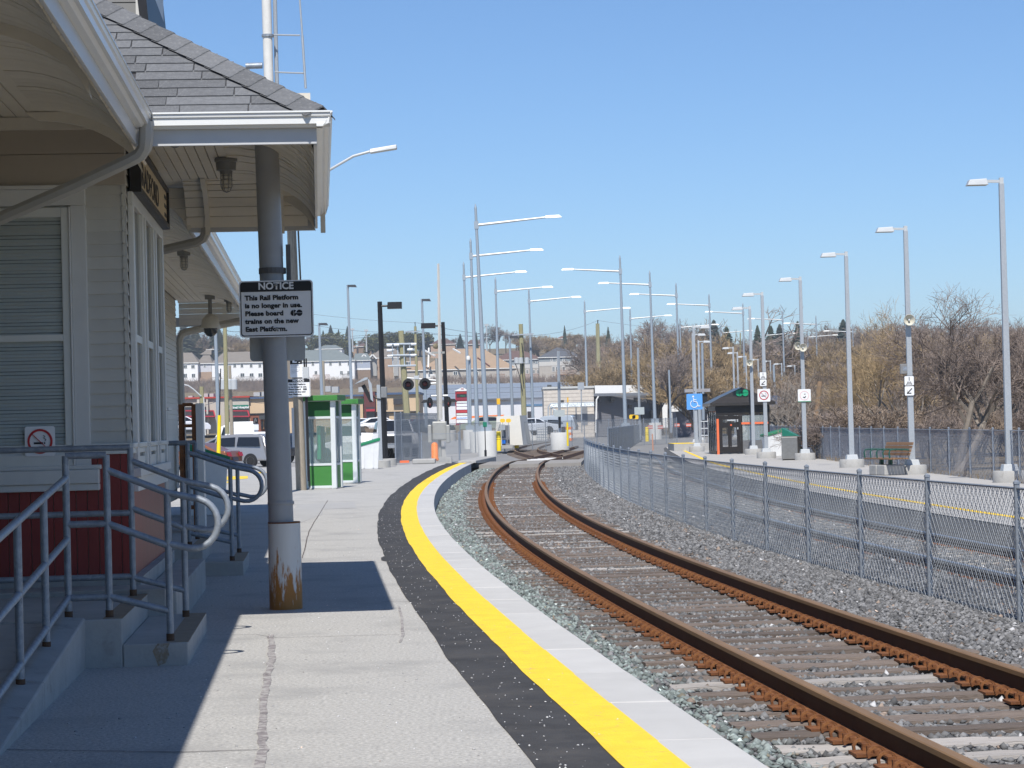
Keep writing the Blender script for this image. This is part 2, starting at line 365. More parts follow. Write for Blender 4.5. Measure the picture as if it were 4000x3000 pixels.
while k*.52<102:
    y=(k+.23)*.52; sl_=(XC(y+.2)-XC(y-.2))/.4; rz=-math.atan(sl_)+rt.uniform(-.012,.012)
    me=rt.choice(tms[:5]) if rt.random()>.10 else rt.choice(tms[5:])
    inst('tie',me,trk,(XC(y)+rt.uniform(-.04,.04),y,-.306+rt.uniform(-.012,.004)),(0,rt.uniform(-.004,.004),rz),(1,rt.uniform(.9,1.08),1))
    if y<72:
        for sg in (-1,1): inst('tie_plate',pm,trk,(XC(y)+sg*.752,y,-.302),(0,0,rz))
    if y<34:
        for sg in (-1,1):
            for dy in (-.15,.16): inst('rail_anchor',am,trk,(XC(y+dy)+sg*.752-.005,y+dy,-.29),(0,0,rz+math.pi),(1,1,1))
    k+=1
# road crossing slab at the end of the platform
b=MB(); P=lambda o,yy,z:(XC(yy)+o,yy,z)
for o0,o1 in ((-1.9,-.86),(-.62,.62),(.88,2.4)):
    b.hexa([P(o0,96.8,-.4),P(o1,96.8,-.4),P(o1,105,-.4),P(o0,105,-.4)],[P(o0,96.8,-.15),P(o1,96.8,-.15),P(o1,105,-.15),P(o0,105,-.15)])
struct(b.build('crossing_road',M('crossing concrete',(.27,.255,.235),.9,var=.15,scale=1.5,bump=.3,bscale=30)))
# track beyond the crossing and the siding that leaves it
def px_line(pts,z): 
    L=[G(1800+x/3.687,1600+y/3.687,z) for x,y in pts]; L.sort(key=lambda p:p.y); return L
def rail_pts(L,parent,zt,name='rail'):
    b=MB(); P=[(-.075,-.16),(.075,-.16),(.036,-.03),(.036,0),(-.036,0),(-.036,-.03)]; n=6; out=[]
    for i in range(len(L)-1):
        for k in range(6):
            t_=k/6; p0=L[max(i-1,0)];p1=L[i];p2=L[i+1];p3=L[min(i+2,len(L)-1)]
            out.append(.5*((2*p1)+(p2-p0)*t_+(2*p0-5*p1+4*p2-p3)*t_*t_+(3*p1-p0-3*p2+p3)*t_**3))
    out.append(L[-1])
    for i,p in enumerate(out):
        d=(out[min(i+1,len(out)-1)]-out[max(i-1,0)]); d.z=0; d.normalize()
        for o,z in P: b.v.append((p.x+d.y*o,p.y-d.x*o,zt+z))
    b.f=[(i*n+k,i*n+(k+1)%n,(i+1)*n+(k+1)%n,(i+1)*n+k) for i in range(len(out)-1) for k in range(n)]
    o=b.build(name,m_railw,parent); o.data.materials.append(m_rail)
    for i,p in enumerate(o.data.polygons):
        if i%n in(2,3,4): p.material_index=1
    return out
LL=px_line([(960,700),(1280,620),(1610,535)],ZR); a=Vector((XC(103)-.752,103,ZR))
c1=rail_pts([Vector((XC(100)-.752,100,ZR)),a]+[LL[0],Vector((2.45,134,ZR)),Vector((4.6,165,ZR))],trk,ZR)
c2=rail_pts([Vector((XC(100)+.752,100,ZR)),Vector((XC(103)+.752,103,ZR)),LL[0]+Vector((1.49,0,0)),Vector((3.93,134,ZR)),Vector((6.08,165,ZR))],trk,ZR)
spur=wthing('siding_track','rusty siding track that bends away left behind the crossing','railway track',(1.6,120,-.3))
SP=[(1.0,119.5),(.55,130),(.15,141),(.10,152),(.35,164),(1.0,177),(2.0,190),(4.5,215)]
rail_pts([Vector((x,y,ZR)) for x,y in SP],spur,ZR); rail_pts([Vector((x+1.5,y,ZR)) for x,y in SP],spur,ZR)
tf=MB().box(-1.3,1.3,-.12,.12,-.16,0).mesh('tie',m_tie)
for i in range(40):
    y=106+i*1.1; inst('tie',tf,trk,(float(np.interp(y,[p.y for p in c1],[p.x for p in c1]))+.75,y,-.30),(0,0,-.06))
for i in range(48):
    y=124+i*1.3; inst('tie',tf,spur,(float(np.interp(y,[q[1] for q in SP],[q[0] for q in SP]))+.75,y,-.30))
# ties seen white painted at the switch
b=MB().box(0,.9,0,.35,-.24,-.18); 
for i in range(4): inst('switch_plate',b.mesh('switch_plate',m_white),trk,(XC(104)-.3+.35*i,110+i*1.1,0))
# east track
etr=wthing('railway_track','dark steel main railway track behind the low wire fence by the east platform','railway track',(XC(20)+5.1,20,-.5))
YE=ys(14,190,.03,.5)
def XE(y): return XC(y)+5.1 if y<104 else XC(104)+5.1+(y-104)*.045+max(0,y-130)*.01
m_rail2=M('polished rail',(.34,.35,.37),.3,.7,var=.1,scale=3)
_mr=m_rail; m_rail=m_rail2
for sg in (-1,1): rail(lambda y:XE(y)+sg*.752,YE,ZRE,etr)
m_rail=_mr
k=0; m_tie3=M('concrete grey tie',(.40,.36,.30),.9,var=.2,scale=5,rnd=.2)
tm3=tie_mesh(21,m_tie3)
while 18+k*.6<130:
    y=18+k*.6; inst('tie',tm3 if k%3 else tms[k%5],etr,(XE(y),y,-.505),(0,0,-math.atan((XE(y+.2)-XE(y-.2))/.4))); k+=1
# east platform
def XP(y): return XE(y)+1.78
YP=ys(14,150,.02,.4)
ep=ribbon(XP,lambda y:XP(y)+5.55,YP,ZE,ZE,'east_platform',M('east platform concrete',(.40,.385,.36),.85,var=.1,scale=.8,bump=.3,bscale=30)); struct(ep)
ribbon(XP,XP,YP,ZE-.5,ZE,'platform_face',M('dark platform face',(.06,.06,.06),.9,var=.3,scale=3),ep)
ribbon(lambda y:XP(y)+.72,lambda y:XP(y)+.90,YP,ZE+.004,ZE+.004,'yellow_line',m_yel,ep)
ribbon(lambda y:XP(y)-.55,lambda y:XP(y)-.01,YP,ZE-.27,ZE-.02,'asphalt_shoulder',M('worn dark asphalt',(.085,.085,.085),.9,var=.3,scale=4,bump=.4),ep)
# wide ground with the hill behind the town
HY=[0,250,330,450,600,660,900,1100,4000]; HZ=[-.55,-.5,.6,3,11,13.5,31,33,30]
def hill(X,Y):
    z=float(np.interp(Y,HY,HZ))
    if X>30: z+=min(1,(X-30)/60)*6*min(1,max(0,(Y-120)/150))
    if X>0 and z>0: z*=1-.62*min(1,max(0,(X/max(Y,1)-.055)/.05))
    return z
b=MB(); gx=[-2500,-1200,-600,-300,-150,-80,-45,-25,-12,-5,0,5,12,20,30,45,70,100,150,220,320,450,650,1000,2500]; gy=[-60,-20,0,20,50,80,100,120,150,190,240,290,330,380,450,520,600,660,730,800,900,1000,1100,1500,2500,4000]
for y in gy:
    for x in gx: b.v.append((x,y,hill(x,y)-(.1 if y<120 else 0)))
n=len(gx); b.f=[(i*n+k,i*n+k+1,(i+1)*n+k+1,(i+1)*n+k) for i in range(len(gy)-1) for k in range(n-1)]
struct(b.build('ground',m_earth,smooth=True))
b=MB()
YL=[93.99,97,104,112,150,240,300]; ZL=[0,-.06,-.16,-.4,-.42,-.3,-.05]
for y,z in zip(YL,ZL): b.v+=[(-60,y,z),(XC(min(y,104))-1.9 if y<106 else -1.3 if y<180 else 20,y,z)]
b.f=[(2*i,2*i+1,2*i+3,2*i+2) for i in range(len(YL)-1)]
struct(b.build('parking_lot',m_lot))
b=MB(); b.add([(-1.3,105.2,-.36),(14,105.2,-.40),(24,150,-.36),(24,235,-.02),(-1.3,235,-.06),(-1.3,150,-.36)],[(0,1,2,3,4,5)])
struct(b.build('gravel_yard',M('grey yard gravel',(.20,.198,.195),.95,var=.25,scale=3,bump=.8,bscale=12,col2=(.27,.265,.255),mix=(.5,.65),sc2=.5)))
# ================================================================ station building (coordinates: s across, d along the platform)
m_clap=M('cream clapboard paint',(.50,.488,.445),.55,var=.06,scale=4,rnd=.05,col2=(.36,.33,.28),mix=(.66,.8))
m_trim=M('pale trim paint',(.58,.58,.56),.5,var=.05,scale=5,col2=(.40,.39,.37),mix=(.64,.8))
m_frame=M('white window frame paint',(.60,.61,.58),.45,var=.04,scale=6)
m_soff=M('cream soffit paint',(.66,.62,.535),.6,var=.07,scale=3,rnd=.05,col2=(.48,.40,.29),mix=(.64,.8))
m_fascia=M('grey fascia metal',(.52,.53,.54),.4,var=.05,scale=4,col2=(.34,.27,.2),mix=(.72,.84))
m_gut=M('white gutter metal',(.74,.75,.74),.3,var=.04,scale=4,spec=.5)
m_dsp=M('cream downspout metal',(.40,.385,.35),.45,var=.06,scale=6)
m_red=M('dark red wainscot paint',(.22,.032,.028),.45,var=.12,scale=5,rnd=.08,stretch=(6,6,.8))
m_shin=M('asphalt shingle',(.125,.13,.138),.9,var=.22,scale=28,bump=.5,bscale=140,rnd=.22,col2=(.20,.20,.20),mix=(.55,.66),sc2=60)
m_blind=M('window blind',(.44,.47,.445),.6,var=.05,scale=4)
SB=bthing('station_building','old cream wooden railway station with red wainscot, wide curved eaves and a grey shingle roof','building',-1.49,18.4)
def sbuild(b,name,mat,parent=None,**k): return b.build(name,mat,parent or SB,**k)
D0,D1,S0=18.4,22.45,-1.49; SM=-2.66; DE=43.6      # bay front and back, bay side, main wall, main end
ZS=4.06; ZG=3.86; ZF=3.63; SE=.03; SEM=-1.29; E0,E1=16.86,23.9; EM=45.3
# cores of the walls (thin sheathing behind the boards)
m_core=M('sheathing',(.3,.28,.24),.8)
b=MB(); b.box(-9,SM-.02,-2,DE-.02,.3,ZS+.05); b.box(SM-.02,S0-.03,D0+.03,D1-.03,.3,ZS+.05); sbuild(b,'wall',m_core)
# clapboards
def clap(L):
    h=.098; return MB().prism([(0,0,0),(0,-.022,0),(0,-.007,h+.012),(0,0,h+.012)],(L,0,0))
cm_front=clap(S0-SM+.004).mesh('clapboard',m_clap); cm_side=clap(D1-D0).mesh('clapboard',m_clap); cm_main=clap(DE-D1+1).mesh('clapboard',m_clap)
z=1.475
while z<ZS-.02:
    if z<3.44 or True: inst('clapboard',cm_front,SB,(SM,D0+.03,z))
    inst('clapboard',cm_side,SB,(S0-.03,D0+.005,z),(0,0,math.pi/2))
    z+=.0985
z=.5
while z<ZS-.02:
    inst('clapboard',cm_main,SB,(SM-.025,D1-.5,z),(0,0,math.pi/2)); z+=.0985
# red wainscot boards with white cap
wb=MB().box(.002,.084,-.018,0,.0,1.03).mesh('wainscot_board',m_red)
s=S0-.088
while s>SM-.4: inst('wainscot_board',wb,SB,(s+.004,D0+.03,.41)); s-=.088
d=D0+.012
while d<D1: inst('wainscot_board',wb,SB,(S0-.03,d,.41),(0,0,math.pi/2)); d+=.088
sbuild(MB().box(SM,S0+.03,D0-.035,D0+.0,1.435,1.475).box(SM,S0+.02,D0-.02,D0+.0,1.39,1.4348),'wainscot_cap',m_frame,bevel=.006)
sbuild(MB().box(S0-.0,S0+.035,D0+.002,D1,1.4352,1.4752).box(S0-.0,S0+.02,D0+.002,D1,1.39,1.4349),'wainscot_cap',m_frame,bevel=.006)
sbuild(MB().box(SM-.3,S0+.06,D0-.07,D1+.1,.22,.41),'foundation_sill',m_conc2)
sbuild(MB().box(-9,S0-.9,-2,D0-.075,-.1,.05),'foundation',m_conc2)
# front window of the bay
wl,wr=-2.62,-1.935
wn=sbuild(MB().box(wl,wl+.06,D0-.035,D0+.02,1.30,3.345).box(wr-.06,wr,D0-.035,D0+.02,1.30,3.345).box(wl+.06,wr-.06,D0-.035,D0+.02,3.27,3.345).box(wl+.06,wr-.06,D0-.04,D0+.02,1.30,1.40).box(wl+.06,wr-.06,D0-.045,D0+.02,2.29,2.345),'window_frame',m_frame,bevel=.005)
sbuild(MB().box(wl+.05,wr-.05,D0-.016,D0-.012,1.38,3.30),'pane',MG('window pane',(.75,.85,.85),.04,.10),wn)
bl=MB()
zz=1.40
while zz<3.27:
    bl.hexa([(wl+.06,D0-.010,zz),(wr-.06,D0-.010,zz),(wr-.06,D0+.004,zz+.0205),(wl+.06,D0+.004,zz+.0205)],[(wl+.06,D0-.008,zz+.001),(wr-.06,D0-.008,zz+.001),(wr-.06,D0+.006,zz+.021),(wl+.06,D0+.006,zz+.021)]); zz+=.0275
sbuild(bl,'blind',m_blind,wn); sbuild(MB().box(wl+.05,wr-.05,D0+.014,D0+.018,1.38,3.3),'dim_backing',M('dimness behind blinds',(.07,.075,.075),.8),wn)  # dark sheet: shade between the slats put into its colour
tr=MB().box(wr,wr+.015,D0-.05,D0+.02,1.31,3.35).box(wr+.015,-1.80,D0-.03,D0+.025,1.19,3.36).box(wl-.2,-1.80,D0-.031,D0+.025,3.3602,3.49)
sbuild(tr,'window_casing',m_trim,bevel=.006)
sbuild(MB().box(wl-.2,-1.79,D0-.06,D0+.025,3.4902,3.52),'drip_cap',m_trim,bevel=.004)
sbuild(MB().box(wl-.2,-1.72,D0-.06,D0+.02,1.275,1.31).box(wl-.2,-1.735,D0-.09,D0+.02,1.165,1.2748).box(wl-.2,-1.735,D0-.07,D0+.02,1.11,1.1648),'window_sill',m_trim,bevel=.008)
# frieze board above the window
sbuild(MB().box(SM,S0+.0,D0-.012,D0+.01,3.52,3.765).box(SM,S0,D0-.012,D0+.01,3.77,ZS),'frieze_board',M('brown grey frieze paint',(.40,.355,.295),.6,var=.06,scale=2))
sbuild(MB().box(SM,SE-.3,D0-.06,D0-.012,ZS-.1,ZS-.003),'cornice_moulding',m_soff)
# no smoking decal behind the pane
dc=thing('no_smoking_sign','white no smoking sign in the lower sash of the station window','sign',L2W(-2.19,D0-.05,1.505),AB)
def rrect(w,h,r,n=5):
    P=[]
    for cx,cz,a in ((w/2-r,h/2-r,0),(-w/2+r,h/2-r,90),(-w/2+r,-h/2+r,180),(w/2-r,-h/2+r,270)):
        for i in range(n+1):
            t_=R(a+90*i/n); P.append((cx+r*math.cos(t_),cz+r*math.sin(t_)))
    return P
def plate(w,h,r,mat,parent,y=0,th=.004,name='panel',cx=0,cz=0):
    P=rrect(w,h,r); return MB().prism([(x+cx,y,z+cz) for x,z in P][::-1],(0,th,0)).build(name,mat,parent)
def ring(r0,r1,y0,th,mat,parent,name='ring',cx=0,cz=0,n=32):
    b=MB()
    for i in range(n):
        a,c=2*math.pi*i/n,2*math.pi*(i+1)/n; q=lambda r,t_,yy:(cx+r*math.cos(t_),yy,cz+r*math.sin(t_))
        b.hexa([q(r0,a,y0),q(r1,a,y0),q(r1,c,y0),q(r0,c,y0)],[q(r0,a,y0+th),q(r1,a,y0+th),q(r1,c,y0+th),q(r0,c,y0+th)])
    return b.build(name,mat,parent)
def smoke_sign(parent,w,ring_r,faded=False,cz=0,y=0):
    plate(w,w,w*.08,m_signw,parent,y,.003,'panel',0,cz)
    m=m_signr if not faded else M('sun bleached pink',(.68,.50,.50),.6)
    k=m_signk
    b=MB().bar((-w*.2,y-.003,cz-w*.06),(w*.1,y-.003,cz-w*.06),.004,w*.06).bar((w*.13,y-.003,cz-w*.06),(w*.17,y-.003,cz-w*.06),.004,w*.06)
    pts=[(w*.16,y-.003,cz),(w*.2,y-.003,cz+w*.06),(w*.12,y-.003,cz+w*.11),(w*.17,y-.003,cz+w*.17),(w*.1,y-.003,cz+w*.2)]
    for p,q in zip(pts[:-1],pts[1:]): b.bar(p,q,.004,w*.022,(0,1,0))
    if not faded: b.build('cigarette',k,parent)
    else: MB().bar((-w*.02,y-.003,cz+w*.1),(w*.1,y-.003,cz+w*.12),.004,w*.05).bar((-w*.1,y-.003,cz-w*.12),(w*.08,y-.003,cz-w*.18),.004,w*.07).bar((w*.06,y-.003,cz-w*.1),(w*.1,y-.003,cz-w*.04),.004,w*.07).build('flaking_print',k,parent)
    ring(ring_r*.82,ring_r,y-.005,.004,m,parent,'ring',0,cz)
    if not faded: MB().bar((-ring_r*.64,y-.004,cz+ring_r*.64),(ring_r*.64,y-.004,cz-ring_r*.64),.004,ring_r*.17,(0,1,0)).build('slash',m,parent)
smoke_sign(dc,.235,.098)
# side windows of the bay
sw=MB()
for d0,d1 in ((18.72,18.86),(19.72,19.86),(20.0,20.14),(21.0,21.14),(21.28,21.42),(22.2,22.34)): sw.box(S0-.01,S0+.035,d0,d1,1.27,3.40)
sw.box(S0-.01,S0+.034,18.72,22.34,3.4002,3.5).box(S0-.01,S0+.06,18.66,22.36,1.2,1.2698).box(S0-.01,S0+.03,18.72,22.30,1.08,1.1998)
sbuild(sw,'window_casing',m_trim,bevel=.006)
for d0,d1 in ((18.86,19.72),(20.14,21.0),(21.42,22.2)):
    f=sbuild(MB().box(S0-.02,S0+.015,d0,d0+.06,1.27,3.4).box(S0-.02,S0+.015,d1-.06,d1,1.27,3.4).box(S0-.02,S0+.015,d0+.06,d1-.06,1.2702,1.36).box(S0-.02,S0+.015,d0+.06,d1-.06,2.3,2.36),'window_frame',m_frame)
    sbuild(MB().box(S0-.02,S0-.002,d0+.06,d1-.06,1.36,3.4),'pane',m_glassd,f)
# soffit boards: flat boards then a cove of narrow bent boards
nb=9; w=(SE-.72-S0)/nb
sb=MB().box(0,w-.010,0,E1-.75-D0+.9,0,.018).mesh('soffit_board',m_soff)
for i in range(nb): inst('soffit_board',sb,SB,(S0+i*w+.005,E0+.75,ZS+random.uniform(0,.004)))
sbuild(MB().box(SM-.1,SE-.5,E0+.5,E1-.5,ZS+.02,ZS+.04),'soffit_backing',M('soffit shadow gap',(.12,.10,.08),.9))
def cove_prof(n=7):
    return [(.80*(1-math.cos(R(90)*i/n))**1.0*1.0 if False else .80*i/n, (ZS-ZF)*(1-math.sqrt(max(0,1-(i/n)**2.2)))) for i in range(n+1)]
CP=[(0,0),(.14,.006),(.28,.03),(.42,.075),(.54,.135),(.66,.22),(.74,.31),(.80,.42)]
def cove_board(wd):
    b=MB()
    for (o,dz),(o2,dz2) in zip(CP[:-1],CP[1:]):
        b.hexa([(o,0,-dz),(o2,0,-dz2),(o2,wd,-dz2-.0),(o,wd,-dz)],[(o+.012,0,-dz+.014),(o2+.012,0,-dz2+.014),(o2+.012,wd,-dz2+.014),(o+.012,wd,-dz+.014)])
    return b.mesh('cove_board',m_soff)
cbm=cove_board(.172)
d=E0+.75
while d<E1-.7: inst('cove_board',cbm,SB,(SE-.82,d,ZS+random.uniform(-.006,.006)),(0,random.uniform(-.01,.01),0)); d+=.182
# far cove of the bay: boards run across
fc=MB()
for i,((o,dz),(o2,dz2)) in enumerate(zip(CP[:-1],CP[1:])):
    MB().hexa([(SEM-.02,E1-.80+o-.04,ZS-dz),(SE-.1,E1-.80+o-.04,ZS-dz),(SE-.1,E1-.80+o2-.046,ZS-dz2+.006),(SEM-.02,E1-.80+o2-.046,ZS-dz2+.006)],[(SEM-.02,E1-.78+o-.04,ZS-dz+.02),(SE-.1,E1-.78+o-.04,ZS-dz+.02),(SE-.1,E1-.78+o2-.046,ZS-dz2+.02),(SEM-.02,E1-.78+o2-.046,ZS-dz2+.02)]).build('cove_board',m_soff,SB)
def bracket(s,d,ax):
    pts=[(-.9,ZS-.005)]+[(o-.9+.1,ZS-dz-.07) for o,dz in CP]+[(-.02,ZF+.02),(-.02,ZS-.005)]
    if ax=='s': P=[(s+o,d,z) for o,z in pts]; v=(0,.05,0)
    else: P=[(s,d+o,z) for o,z in pts]; v=(.05,0,0)
    sbuild(MB().prism(P,v),'eave_bracket',m_soff)
for s in (-1.12,-.36,-.36+.42): bracket(s,E1-.05,'d')
bracket(SE-.02,E0+.35,'s'); bracket(SE-.02,E1-.3,'s')
# near cove strip of bay front eave and inner corner block
nc=MB()
for (o,dz),(o2,dz2) in zip(CP[:-1],CP[1:]): nc.hexa([(SEM,E0+.82-o2,ZS-dz2),(SE-.05,E0+.82-o2,ZS-dz2),(SE-.05,E0+.82-o,ZS-dz),(SEM,E0+.82-o,ZS-dz)],[(SEM,E0+.82-o2-.012,ZS-dz2+.014),(SE-.05,E0+.82-o2-.012,ZS-dz2+.014),(SE-.05,E0+.82-o-.012,ZS-dz+.014),(SEM,E0+.82-o-.012,ZS-dz+.014)])
sbuild(nc,'front_cove',m_soff)
# main eaves before and behind the bay
for a,c in ((6.0,18.36),(24.0,EM-.1)):
    d=a; wd=.172
    n_=int((c-a)/.182)
    for i in range(n_): inst('cove_board',cbm,SB,(SEM-.82,a+i*.182,ZS+random.uniform(-.005,.005)))
    L_=c-a; wf=(SEM-.80-SM)/5
    me=MB().box(0,wf-.012,0,L_+(.03 if a<10 else 0),0,.018).mesh('soffit_board',m_soff)
    for i in range(5): inst('soffit_board',me,SB,(SM+i*wf+.006,a,ZS+random.uniform(0,.004)))
for i in range(2,8): sbuild(MB().box(SEM-.05,SE-.5,E0+.02+i*.205,E0+.215+i*.205,ZS+.0185,ZS+.03),'soffit_board',m_soff)
for i in range(8): sbuild(MB().box(SM,SEM-.02,D1+.0+i*.195,D1+.187+i*.195,ZS+.0185,ZS+.03),'soffit_board',m_soff)
sbuild(MB().box(SM-.2,SEM-.2,2,18.38,ZS+.06,ZS+.08).box(SM-.2,SEM-.2,23.9,EM-.05,ZS+.06,ZS+.08),'soffit_backing',MATS['soffit shadow gap'])
bracket(SEM-.03,18.05,'s')
for dd in (10,14): bracket(SEM-.03,dd,'s')
# end of main eave: boarded inner face
for k in range(4):
    z0_,z1_=ZF+.108*k,ZF+.104+.108*k; xs_=[SEM-.82+float(np.interp(ZS-z,[c[1] for c in CP],[c[0] for c in CP])) for z in (z0_,z1_)]
    sbuild(MB().prism([(xs_[0]+.01,23.84,z0_),(SEM+.02,23.84,z0_),(SEM+.02,23.84,z1_),(xs_[1]+.01,23.84,z1_)],(0,.03,0)),'end_board',m_soff)
for i in range(4): sbuild(MB().box(SM-.02,SEM-.03,EM-.03,EM-.01+.003*i,ZF+.108*i,ZF+.104+.108*i),'end_board',m_soff)
sbuild(MB().box(SM-.02,SEM,EM-.4,EM-.05,ZS,ZS+.018),'soffit_board',m_soff)
# fascias
fa=MB().box(SEM+.026,SE,E0,E0+.025,ZF,ZF+.15)
fa.box(SE-.025,SE,E0+.026,E1,ZF-.01,ZF+.14).box(SEM,SE-.026,E1-.025,E1,ZF-.03,ZF+.15)
fa.box(SEM-.0,SEM+.025,0,E0+.0245,ZF,ZF+.15).box(SEM,SEM+.025,E1+.002,EM,ZF,ZF+.15).box(SM-.3,SEM-.001,EM,EM+.025,ZF-.03,ZF+.15)
sbuild(fa,'fascia_board',m_fascia,bevel=.004)
# gutters (moulded profile swept along the eaves)
GPROF=[(.0,.0),(.045,.0),(.075,.03),(.08,.055),(.105,.075),(.11,.10),(.118,.10),(.118,.112),(.095,.112),(.09,.02),(.0,.02)]
def gutter(p,q,out):
    p,q,out=Vector(p),Vector(q),Vector(out); b=MB()
    for c in (p,q): b.v+=[tuple(c+out*o+Vector((0,0,z))) for o,z in GPROF]
    n=len(GPROF); b.f=[(k,(k+1)%n,n+(k+1)%n,n+k) for k in range(n)]+[tuple(range(n))[::-1],tuple(range(n,2*n))]
    return sbuild(b,'gutter',m_gut)
gz=ZG-.112
gutter((SEM+.14,E0,gz),(SE+.10,E0,gz),(0,-1,0)); gutter((SE,E0-.1,gz),(SE,E1,gz),(1,0,0)); gutter((SEM+.025,0,gz),(SEM+.025,E0-.03,gz),(1,0,0)); gutter((SEM+.025,E1+.05,gz),(SEM+.025,EM,gz),(1,0,0))
# roofs
MR=.655
def roof_z_bay(d): return ZG+MR*(d-E0)
dm=(E0+E1)/2; tb=dm-E0
rb=MB(); A0=(SE+.05,E0-.05,ZG-.02); B0=(SE+.05,E1+.05,ZG-.02); P0=(SE-tb,dm,ZG+MR*tb-.02); Q0=(-8,dm,ZG+MR*tb-.02); C0=(-8,E0-.05,ZG-.02); C1=(-8,E1+.05,ZG-.02)
V0=(SEM+.03,E0-.05,ZG-.02); V1=(SEM-tb,dm,ZG+MR*tb-.02); V2=(SEM-.12,E1+.05,ZG+.24); rb.quad(A0,P0,V1,V0); rb.quad(A0,B0,P0); rb.quad(B0,V2,V1,P0)
rb.quad((SEM+.02,0,ZG),(SEM+.02,E0,ZG),V1,(-6,dm,ZG+MR*4.83),(-6,0,ZG+MR*4.83)); rb.quad((SEM+.02,E1,ZG+.24),(SEM+.02,EM,ZG+.26),(-6,EM-4.9,ZG+MR*4.83),(-6,dm,ZG+MR*4.83),V1)
rb.quad((SEM+.02,EM,ZG+.26),(-9,EM,ZG+.26),(-6,EM-4.9,ZG+MR*4.9))
rf=sbuild(rb,'roof',M('roof felt',(.05,.05,.055),.9))
nrow=0; rr=random.Random(11); rowh=.148
cosr=1/math.sqrt(1+MR*MR); tilt=math.atan(MR)
sms=[]
for wd in (.30,.36,.42,.5,.62):
    b=MB(); b.hexa([(0,0,.0),(wd-.006,0,.0),(wd-.006,rowh*1.25,-.004),(0,rowh*1.25,-.004)],[(.004,.0,.013),(wd-.012,0,.013),(wd-.006,rowh*1.25,.002),(0,rowh*1.25,.002)]); sms.append((wd,b.mesh('shingle',m_shin)))
nsh=0
for i in range(26):
    dist=i*rowh; dd=E0-.03+dist*cosr; zz=ZG+.012+MR*(dd-E0)
    send=SE+.03-(dd-E0); s=send-.05
    lim=SEM-max(0,dd-E0)-.08
    while s>lim-0.2:
        wd,me=rr.choice(sms); s-=wd
        if s<lim-.6: break
        if s<SEM-.02 and zz<ZS+.12:
            we=s+wd-(SEM-.02)
            if we>.02: inst('shingle',me,rf,(SEM-.02,dd,zz),(tilt,0,0),(we/wd,1,1)); nsh+=1
            break
        if nsh<230: inst('shingle',me,rf,(s,dd,zz),(tilt,0,rr.uniform(-.006,.006))); nsh+=1
# hip cap shingles
hd=Vector((-1,1,MR)).normalized(); hip0=Vector((SE+.05,E0-.05,ZG+.006))
cb=MB(); rw=.165
n1=Vector((0,-MR,1)).normalized(); n2=Vector((MR,0,1)).normalized()
for side in ('c',):
    L_=.25; prof=[]
    a1=hd.cross(n1).normalized(); a2=hd.cross(n2).normalized()
    if a1.dot(Vector((-1,-1,0)))<0: a1=-a1
    if a2.dot(Vector((1,1,0)))<0: a2=-a2
    up=Vector((0,0,1))
    pr=[a1*rw,a1*rw*.55+up*.012,a1*.05+up*.02,up*.026,a2*.05+up*.02,a2*rw*.55+up*.012,a2*rw]
    for t0,hh in ((0,.013),(L_*1.2,.0)):
        for p in pr: cb.v.append(tuple(p+hd*t0+up*hh))
    n=len(pr)
    for k in range(n-1): cb.f.append((k,k+1,n+k+1,n+k))
    for p in pr: cb.v.append(tuple(p))
    for k in range(n-1): cb.f.append((2*n+k,2*n+k+1,k+1,k))
hm=cb.mesh('cap_shingle',m_shin)
for i in range(20):
    o=inst('cap_shingle',hm,rf,tuple(hip0+hd*(.22*i)))
# attic dormer above the roof
dp=AD(575,40,21.0)
do=sbuild(MB().box(dp.x-3,dp.x,20.6,23,dp.z-1.2,dp.z+1.6),'dormer',M('grey dormer siding',(.22,.22,.215),.7,var=.05))
for i in range(12): sbuild(MB().box(dp.x-3,dp.x-.06,20.585,20.60,dp.z-1.2+i*.2,dp.z-1.2+i*.2+.19),'clapboard',MATS['grey dormer siding'],do)
sbuild(MB().box(dp.x-.07,dp.x+.02,20.57,23,dp.z-1.2,dp.z+1.6),'corner_board',m_trim,do)
sbuild(MB().prism([(dp.x+.02,20.3,dp.z-.6),(dp.x+.09,20.3,dp.z-.6),(dp.x-.1,20.3,dp.z+1.7),(dp.x-.2,20.3,dp.z+1.7)],(0,3,0)),'dormer_eave',m_black,do)
# downspouts
q=lambda x,y,d:tuple(AD(x,y,d))
dsp=MB().path([q(570,475,16.72),q(571,540,16.72),q(566,575,16.74),q(548,603,16.78),q(515,622,16.8),q(300,723,17.0),q(-60,880,17.4)],.052,8); sbuild(dsp,'downspout',m_dsp,smooth=True)
dsp=MB().path([q(800,880,23.9),q(803,912,23.9),q(795,930,23.92),q(770,945,23.95),q(630,978,24.05),q(560,995,24.1)],.05,8); sbuild(dsp,'downspout',m_dsp,smooth=True)
dsp=MB().path([q(1010,1225,44.5),q(960,1248,44.5),q(900,1262,44.4),q(735,1295,44.2),q(712,1303,44.2),q(702,1322,44.2),q(700,1345,44.2),q(722,1960,44.2)],.07,8); sbuild(dsp,'downspout',m_dsp,smooth=True)
